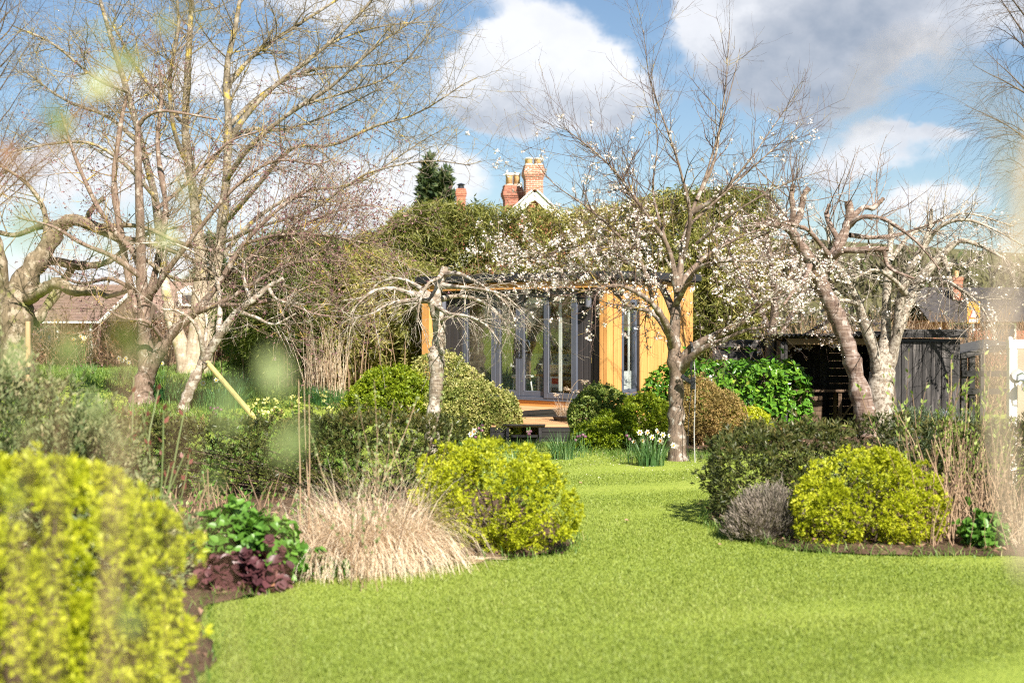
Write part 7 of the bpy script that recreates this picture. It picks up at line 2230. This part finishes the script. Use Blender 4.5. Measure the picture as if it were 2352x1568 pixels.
def primroses(label, px0, px1, d0, d1, n):
    pos = scatter(px0, px1, d0, d1, n)
    b = pos.mean(0)
    t = thing('primrose_patch', label, 'primroses', b)
    B = np.repeat(pos, 5, 0)
    V, F = broad_leaves(B, unit(np.c_[rng.normal(size=(len(B), 2)), np.full(len(B), 0.6)]), np.tile([0, 0, 1.0], (len(B), 1)), 0.10, 0.045)
    o = mesh_np('leaves', V, [F], M['herb'], t, rnd=rng.random(len(F)), local=t); o['kind'] = 'stuff'
    V, F, r = blossom_geo(pos + [0, 0, 0.16], 0.035, 6, (0, 1))
    o = mesh_np('flowers', V, [F], M['primrose'], t, rnd=r, local=t); o['kind'] = 'stuff'
    m = len(pos)
    PP = np.stack([pos, pos + [0, 0, 0.08], pos + [0, 0, 0.15]], 1)
    V, F = tubes(PP, np.full((m, 3), 0.006), 4)
    o = mesh_np('flower_stem', V, [F], M['daff_leaf_solid'], t, local=t); o['kind'] = 'stuff'


primroses('pale yellow cowslips in the grass below the dark bamboo', 570, 660, 22.5, 25.5, 16)
primroses('scattered yellow cowslips along the grass in front of the dry canes', 660, 800, 24.5, 27.5, 12)


def fritillaries(label, spots, d):
    p0 = np.mean([P(a, b, d) for a, b in spots], 0)
    b = np.array([p0[0], d, float(gz(p0[0], d))])
    t = thing('fritillary_clump', label, 'fritillaries', b, 0, 'fritillary clumps')
    for fx, fy in spots:
        p = P(fx, fy, d + rng.uniform(-.08, .08)) - np.array(t.location)
        q = np.array([p[0] + rng.normal() * 0.03, p[1], -0.02])
        top = p + [0.0, 0, 0.05]
        o = MB().tube(smooth_line([q, (q + top) / 2, top + [-.015, 0, 0], top + [0, 0, .008], p + [0, 0, .035]], 10), 0.003, 5).build('flower_stem', M['daff_leaf_solid'], t)
        s = 0.028
        V = []; F = []
        k = 8
        prof = [(0.15, 1.0), (0.6, 0.85), (0.85, 0.4), (0.8, 0.0), (0.66, -0.2)]
        for r_, z_ in prof:
            for j in range(k):
                an = j * 2 * math.pi / k
                V.append(p + [s * r_ * math.cos(an), s * r_ * math.sin(an), s * z_])
        for i in range(len(prof) - 1):
            for j in range(k): F.append((i * k + j, i * k + (j + 1) % k, (i + 1) * k + (j + 1) % k, (i + 1) * k + j))
        m = mesh_np('flower', np.array(V), [np.array(F)], M['frit'], t, rnd=np.tile(rng.random(k), len(prof) - 1))
    n = 26
    base = np.tile(b, (n, 1)) + np.c_[rng.normal(size=(n, 2)) * 0.07, np.zeros(n)]
    V, F, kk = blades(n, base, rng.uniform(0.15, 0.3, n), 0.008, rng.uniform(0.1, 0.8, n), 0.6, 3)
    o = mesh_np('leaves', V, [F], M['daff_leaf'], t, rnd=rng.random(n)[kk], local=t); o['kind'] = 'stuff'


fritillaries('purple snakeshead fritillaries nodding beside the golden low shrub', [(1333, 1003), (1339, 1000), (1344, 1004), (1322, 1012), (1327, 1004)], 18.9)
fritillaries('two purple fritillaries in front of the open deck steps', [(1212, 993), (1218, 992), (1215, 998)], 18.6)
fritillaries('purple fritillaries among the short leaves near the variegated dome', [(1100, 985), (1108, 978), (1092, 1005), (1107, 990)], 18.8)
fritillaries('purple fritillaries in the orchard grass near the slanting stake', [(484, 938), (492, 940), (500, 938), (490, 948), (496, 952), (508, 942)], 19.5)
fritillaries('single drooping fritillary beside the flowering daffodil clump', [(1440, 1002), (1446, 1010)], 18.0)


# ---------------------------------------------------------------- grass
def lawn_grass():
    n = 720000
    # density follows nearness: short mown blades, thinning with distance
    d = 6.0 + 17.5 * rng.random(n) ** 1.35
    x = rng.uniform(-0.38, 0.40, n) * d + rng.normal(size=n) * 0.2
    ok = np.ones(n, bool)
    for poly in BEDS.values(): ok &= ~inpoly(x, d, poly)
    ok &= (d < 19.0) | (x < 4.5)
    ok &= ~((d > 22.5) & (x > -0.3))
    x, d = x[ok], d[ok]
    n = len(x)
    p = np.stack([x, d, gz(x, d)], 1)
    pn = np.stack([x, d, np.zeros(n)], 1)
    patch = sn(pn, 3.0, 5) * 0.45 + sn(pn * [0.5, 1.2, 0], 0.9, 6) * 0.55
    h = (0.017 + 0.010 * rng.random(n)) * (1 + 0.25 * patch)
    az = rng.uniform(0, 6.283, n); ln = rng.uniform(0.3, 1.25, n)
    D = np.stack([np.cos(az) * np.sin(ln), np.sin(az) * np.sin(ln), np.cos(ln)], 1)
    sd = rng.uniform(0, 6.283, n)
    side = np.stack([np.cos(sd), np.sin(sd), np.zeros(n)], 1) * (0.0022 + 0.00026 * d)[:, None]
    V = np.stack([p - side, p + side, p + D * h[:, None]], 1).reshape(-1, 3)
    F = (np.arange(n) * 3)[:, None] + np.arange(3)[None]
    r = np.clip(0.48 + 0.20 * patch + 0.09 * rng.normal(size=n) + 0.3 * (rng.random(n) < 0.03), 0, 0.999)
    o = mesh_np('mown_grass', V, [F], M['grass'], rnd=r)
    tag(o, 'short mown lawn grass across the garden', 'grass', kind='stuff')


def rough_grass():
    g = Geo()
    # orchard grass, long and tufted
    n = 62000
    d = 17.0 + 27 * rng.random(n) ** 1.1
    x = PX(rng.uniform(-60, 830, n), d)
    cl = sn(np.stack([x, d, np.zeros(n)], 1), 1.3, 9)
    ok = rng.random(n) < 0.5 + 0.5 * cl
    ok &= ~((d < 19.5) & (x > -1.3))
    x, d, cl = x[ok], d[ok], cl[ok]; n = len(x)
    p = np.stack([x, d, gz(x, d) - 0.01], 1)
    V, F, k = blades(n, p, (0.10 + 0.12 * np.clip(cl + 0.4, 0, 1.2)) * rng.uniform(0.6, 1.3, n), 0.012 + 0.0003 * d, rng.uniform(0.1, 0.9, n), 0.7, 2)
    g.add(V, F, np.clip(0.45 + 0.22 * cl + 0.2 * rng.normal(size=n), 0, 0.999)[k])
    o = g.build('orchard_grass', M['meadow'])
    tag(o, 'long tufted green grass under the orchard trees', 'grass', kind='stuff')
    g = Geo()
    # uncut fringe along the deck, bushes and trunk, and along the bed edges
    n = 9000
    q = np.concatenate([scatter(1040, 1440, 19.0, 22.4, 5200), scatter(1330, 1680, 18.3, 19.7, 2600)])
    dd = np.exp(-((q[:, 1] - (21.0 - 1.9 * sstep((q[:, 0] - 0.6) / 1.0))) / 0.75) ** 2)
    q = q[rng.random(len(q)) < dd]
    for poly in BEDS.values():
        e = smooth_line(poly + [poly[0]], 1400)
        e = e[(e[:, 1] > 5)]
        e = e + rng.normal(size=e.shape) * 0.05
        q = np.concatenate([q, np.c_[e, gz(e[:, 0], e[:, 1])]])
    n = len(q)
    V, F, k = blades(n, q - [0, 0, .01], rng.uniform(0.05, 0.17, n), 0.008, rng.uniform(0.2, 1.0, n), 0.8, 3)
    g.add(V, F, np.clip(0.55 + 0.25 * rng.normal(size=n), 0, 0.999)[k])
    o = g.build('fringe_grass', M['meadow'])
    tag(o, 'uncut grass fringe along the bed edges, deck and trunk', 'grass', kind='stuff')


lawn_grass()
rough_grass()


def bed_litter():
    n = 5200
    P_ = []
    for nm, k in (('near', 3000), ('yew', 1300), ('rear', 900)):
        poly = np.array(BEDS[nm])
        q = rng.uniform(poly.min(0), poly.max(0), (k * 3, 2))
        q = q[inpoly(q[:, 0], q[:, 1], BEDS[nm])][:k]
        P_.append(q)
    q = np.concatenate(P_); n = len(q)
    p = np.c_[q, gz(q[:, 0], q[:, 1]) + 0.04 + 0.02 * rng.random(n)]
    V, F = leaf_quads(p, np.c_[rng.normal(size=(n, 2)), 0.35 * rng.normal(size=n)], rng.uniform(0.03, 0.09, n), rng.uniform(0.012, 0.04, n), roll=np.full((n, 1), 0.6), fold=0.15)
    o = mesh_np('leaf_litter', V, [F], M['hedgebrown'], rnd=rng.random(n))
    tag(o, 'brown leaf litter strewn over the soil of the beds', 'leaf litter', kind='stuff')


bed_litter()
sticks('low_bed_plants', 'low tangle of brown stems with a few green shoots between yew and purple plant', 'plants', G(560, 11.8), scatter(330, 760, 10.8, 13.6, 170), 0.15, 0.5, 0.45, 0.006, M['bramble'], leaves=(700, 0.05, 0.028, M['herb'], 0.2), wob=0.12)


def litter():
    """fallen brown leaves and straws on the lawn"""
    for i, (px, d, s, lab) in enumerate(((1447, 18.4, .05, 'curled orange brown leaf on the grass near the golden low shrub'), (1330, 15.6, .05, 'small brown leaf lying on the open lawn centre'),
                                         (1435, 12.6, .05, 'brown leaf on the lawn beside the bed corner conifer'), (1650, 11.2, .04, 'pale leaf on the lawn near the lavender'))):
        p = G(px, d) + [0, 0, 0.03]
        V, F = broad_leaves(p[None], np.array([[1, 0.4, 0.1]]), np.array([[0, -.4, 1.0]]), s, s * 0.6, bend=0.4)
        o = mesh_np('fallen_leaf', V, [F], M['hedgebrown'], rnd=np.array([0.9, 0.9]))
        tag(o, lab, 'leaf', 'fallen leaves on the lawn')
    n = 60
    p = scatter(1010, 1125, 10.3, 10.6, n) + [0, 0, 0.035]
    V, F = leaf_quads(p, np.c_[rng.normal(size=n), rng.normal(size=n) * .6, np.zeros(n)], 0.18, 0.008)
    o = mesh_np('fallen_straw', V, [F], M['straw'], rnd=rng.random(n))
    tag(o, 'scattered pale straw fallen on the lawn by the tan grass', 'straw', kind='stuff')

    n = 900
    q = np.array([2.1, 18.4]) + rng.normal(size=(n, 2)) * [1.5, 1.1]
    q = q[q[:, 1] < 19.6]; n = len(q)
    p = np.c_[q, gz(q[:, 0], q[:, 1]) + 0.022 + 0.012 * rng.random(n)]
    V, F = leaf_quads(p, np.c_[rng.normal(size=(n, 2)), 0.2 * rng.normal(size=n)], 0.016, 0.013, roll=np.full((n, 1), 0.8))
    o = mesh_np('fallen_petals', V, [F], M['blossom'], rnd=rng.random(n))
    tag(o, 'white plum petals scattered over the grass round the straight trunk', 'petals', kind='stuff')


litter()


# ---------------------------------------------------------------- close, out-of-focus growth beside the lens
def near_shrub():
    t = thing('near_shrub', 'out of focus shrub close to the lens with thin stems and pale green leaves', 'shrub', (-0.42, 1.25, 0))
    spots = [(265, 130, 1.15, 2.2), (150, 290, 1.3, 1.6), (445, 440, 1.3, 1.5), (335, 535, 1.2, 1.7), (275, 590, 1.25, 1.2), (140, 665, 1.0, 2.8), (85, 790, 1.15, 1.8), (312, 805, 1.2, 1.5),
             (222, 940, 1.25, 1.6), (632, 985, 0.95, 2.4), (20, 1150, 1.2, 1.2), (498, 1185, 1.05, 1.6), (300, 1400, 1.1, 1.2), (420, 40, 1.4, 1.5), (60, 990, 1.3, 1.0), (270, 1010, 1.4, 1.0)]
    stems = []
    B, D, L = [], [], []
    for px, py, d, s in spots:
        p = P(px, py, d)
        q = np.array([p[0] * 1.05 + rng.normal() * 0.08, 1.25 + rng.normal() * 0.12, 0.0])
        m = (p * 0.55 + q * 0.45) + rng.normal(size=3) * 0.03
        stems.append((smooth_line([q, m, p], 14), np.linspace(0.0016, 0.0007, 14)))
        k = int(3 + s)
        for i in range(k):
            B.append(p + rng.normal(size=3) * 0.006 * s); D.append(rng.normal(size=3) + [0, -0.2, 0.4]); L.append(0.013 * s * rng.uniform(0.6, 1.1))
    g = Geo()
    for C, r in stems:
        V, F, _ = tube1(C, r, 6); g.add(V, F, 0.6)
    g.build('stem', M['twigs'], t, local=t)
    B, D, L = np.array(B), np.array(D), np.array(L)
    V, F = broad_leaves(B, D, rvec(len(B)) + [0, -1, .3], L, L * 0.6)
    o = mesh_np('leaf', V, [F], M['bud_green'], t, rnd=rng.uniform(0.1, 1, len(F)), local=t); o['kind'] = 'stuff'
    # reddish bare shoot curving up past it
    s = thing('red_shoot', 'blurred reddish brown bare shoot curving up close to the lens', 'shoot', (-0.78, 1.5, 0))
    q = MB()
    C = smooth_line([np.array([-0.78, 1.5, 0.0]), P(-60, 700, 1.5), P(60, 420, 1.5), P(180, 270, 1.5), P(330, 120, 1.5), P(420, 30, 1.5), P(470, -60, 1.5)], 40) - np.array([-0.78, 1.5, 0])
    q.tube(C, np.linspace(0.004, 0.0018, 40), 6); q.build('cane', M['redleaf_solid'], s, smooth=True)
    # tan reed close on the other side
    r = thing('near_reed', 'tall blurred tan reed rising close to the lens past the white frame', 'reed', (0.345, 0.85, 0))
    o0 = np.array([0.345, 0.85, 0])
    q = MB()
    C = smooth_line([o0, P(2440, 1560, .85), P(2355, 1330, .85), P(2305, 1080, .85), P(2290, 880, .85), P(2305, 690, .86), P(2350, 480, .88), P(2400, 250, .9)], 40) - o0
    q.tube(C, np.interp(np.linspace(0, 1, 40), [0, .25, .5, 1], [.0016, .0026, .0044, .0030]), 8); q.build('stalk', M['straw_solid'], r, smooth=True)
    q = MB()
    C = smooth_line([P(2370, 620, .88), P(2330, 330, .62), P(2240, 190, .55), P(2110, 120, .52), P(2010, 180, .52), P(1960, 330, .53)], 30) - o0
    q.tube(C, np.linspace(0.0022, 0.0010, 30), 6); q.build('arching_blade', M['straw_solid'], r, smooth=True)
    n = 30
    p = np.array([P(a, b, .9) for a, b in zip(rng.uniform(2290, 2400, n), rng.uniform(280, 560, n))])
    V, F = leaf_quads(p, np.array([.2, 0, 1]) + 0.5 * rvec(n), 0.02, 0.004)
    o = mesh_np('seed_head', V, [F], M['straw'], r, rnd=rng.random(n), local=r); o['kind'] = 'stuff'


M['redleaf_solid'] = plain('red_brown_bark', (0.20, 0.10, 0.055), 0.6)
M['straw_solid'] = plain('tan_stalk', (0.42, 0.33, 0.25), 0.7)
near_shrub()
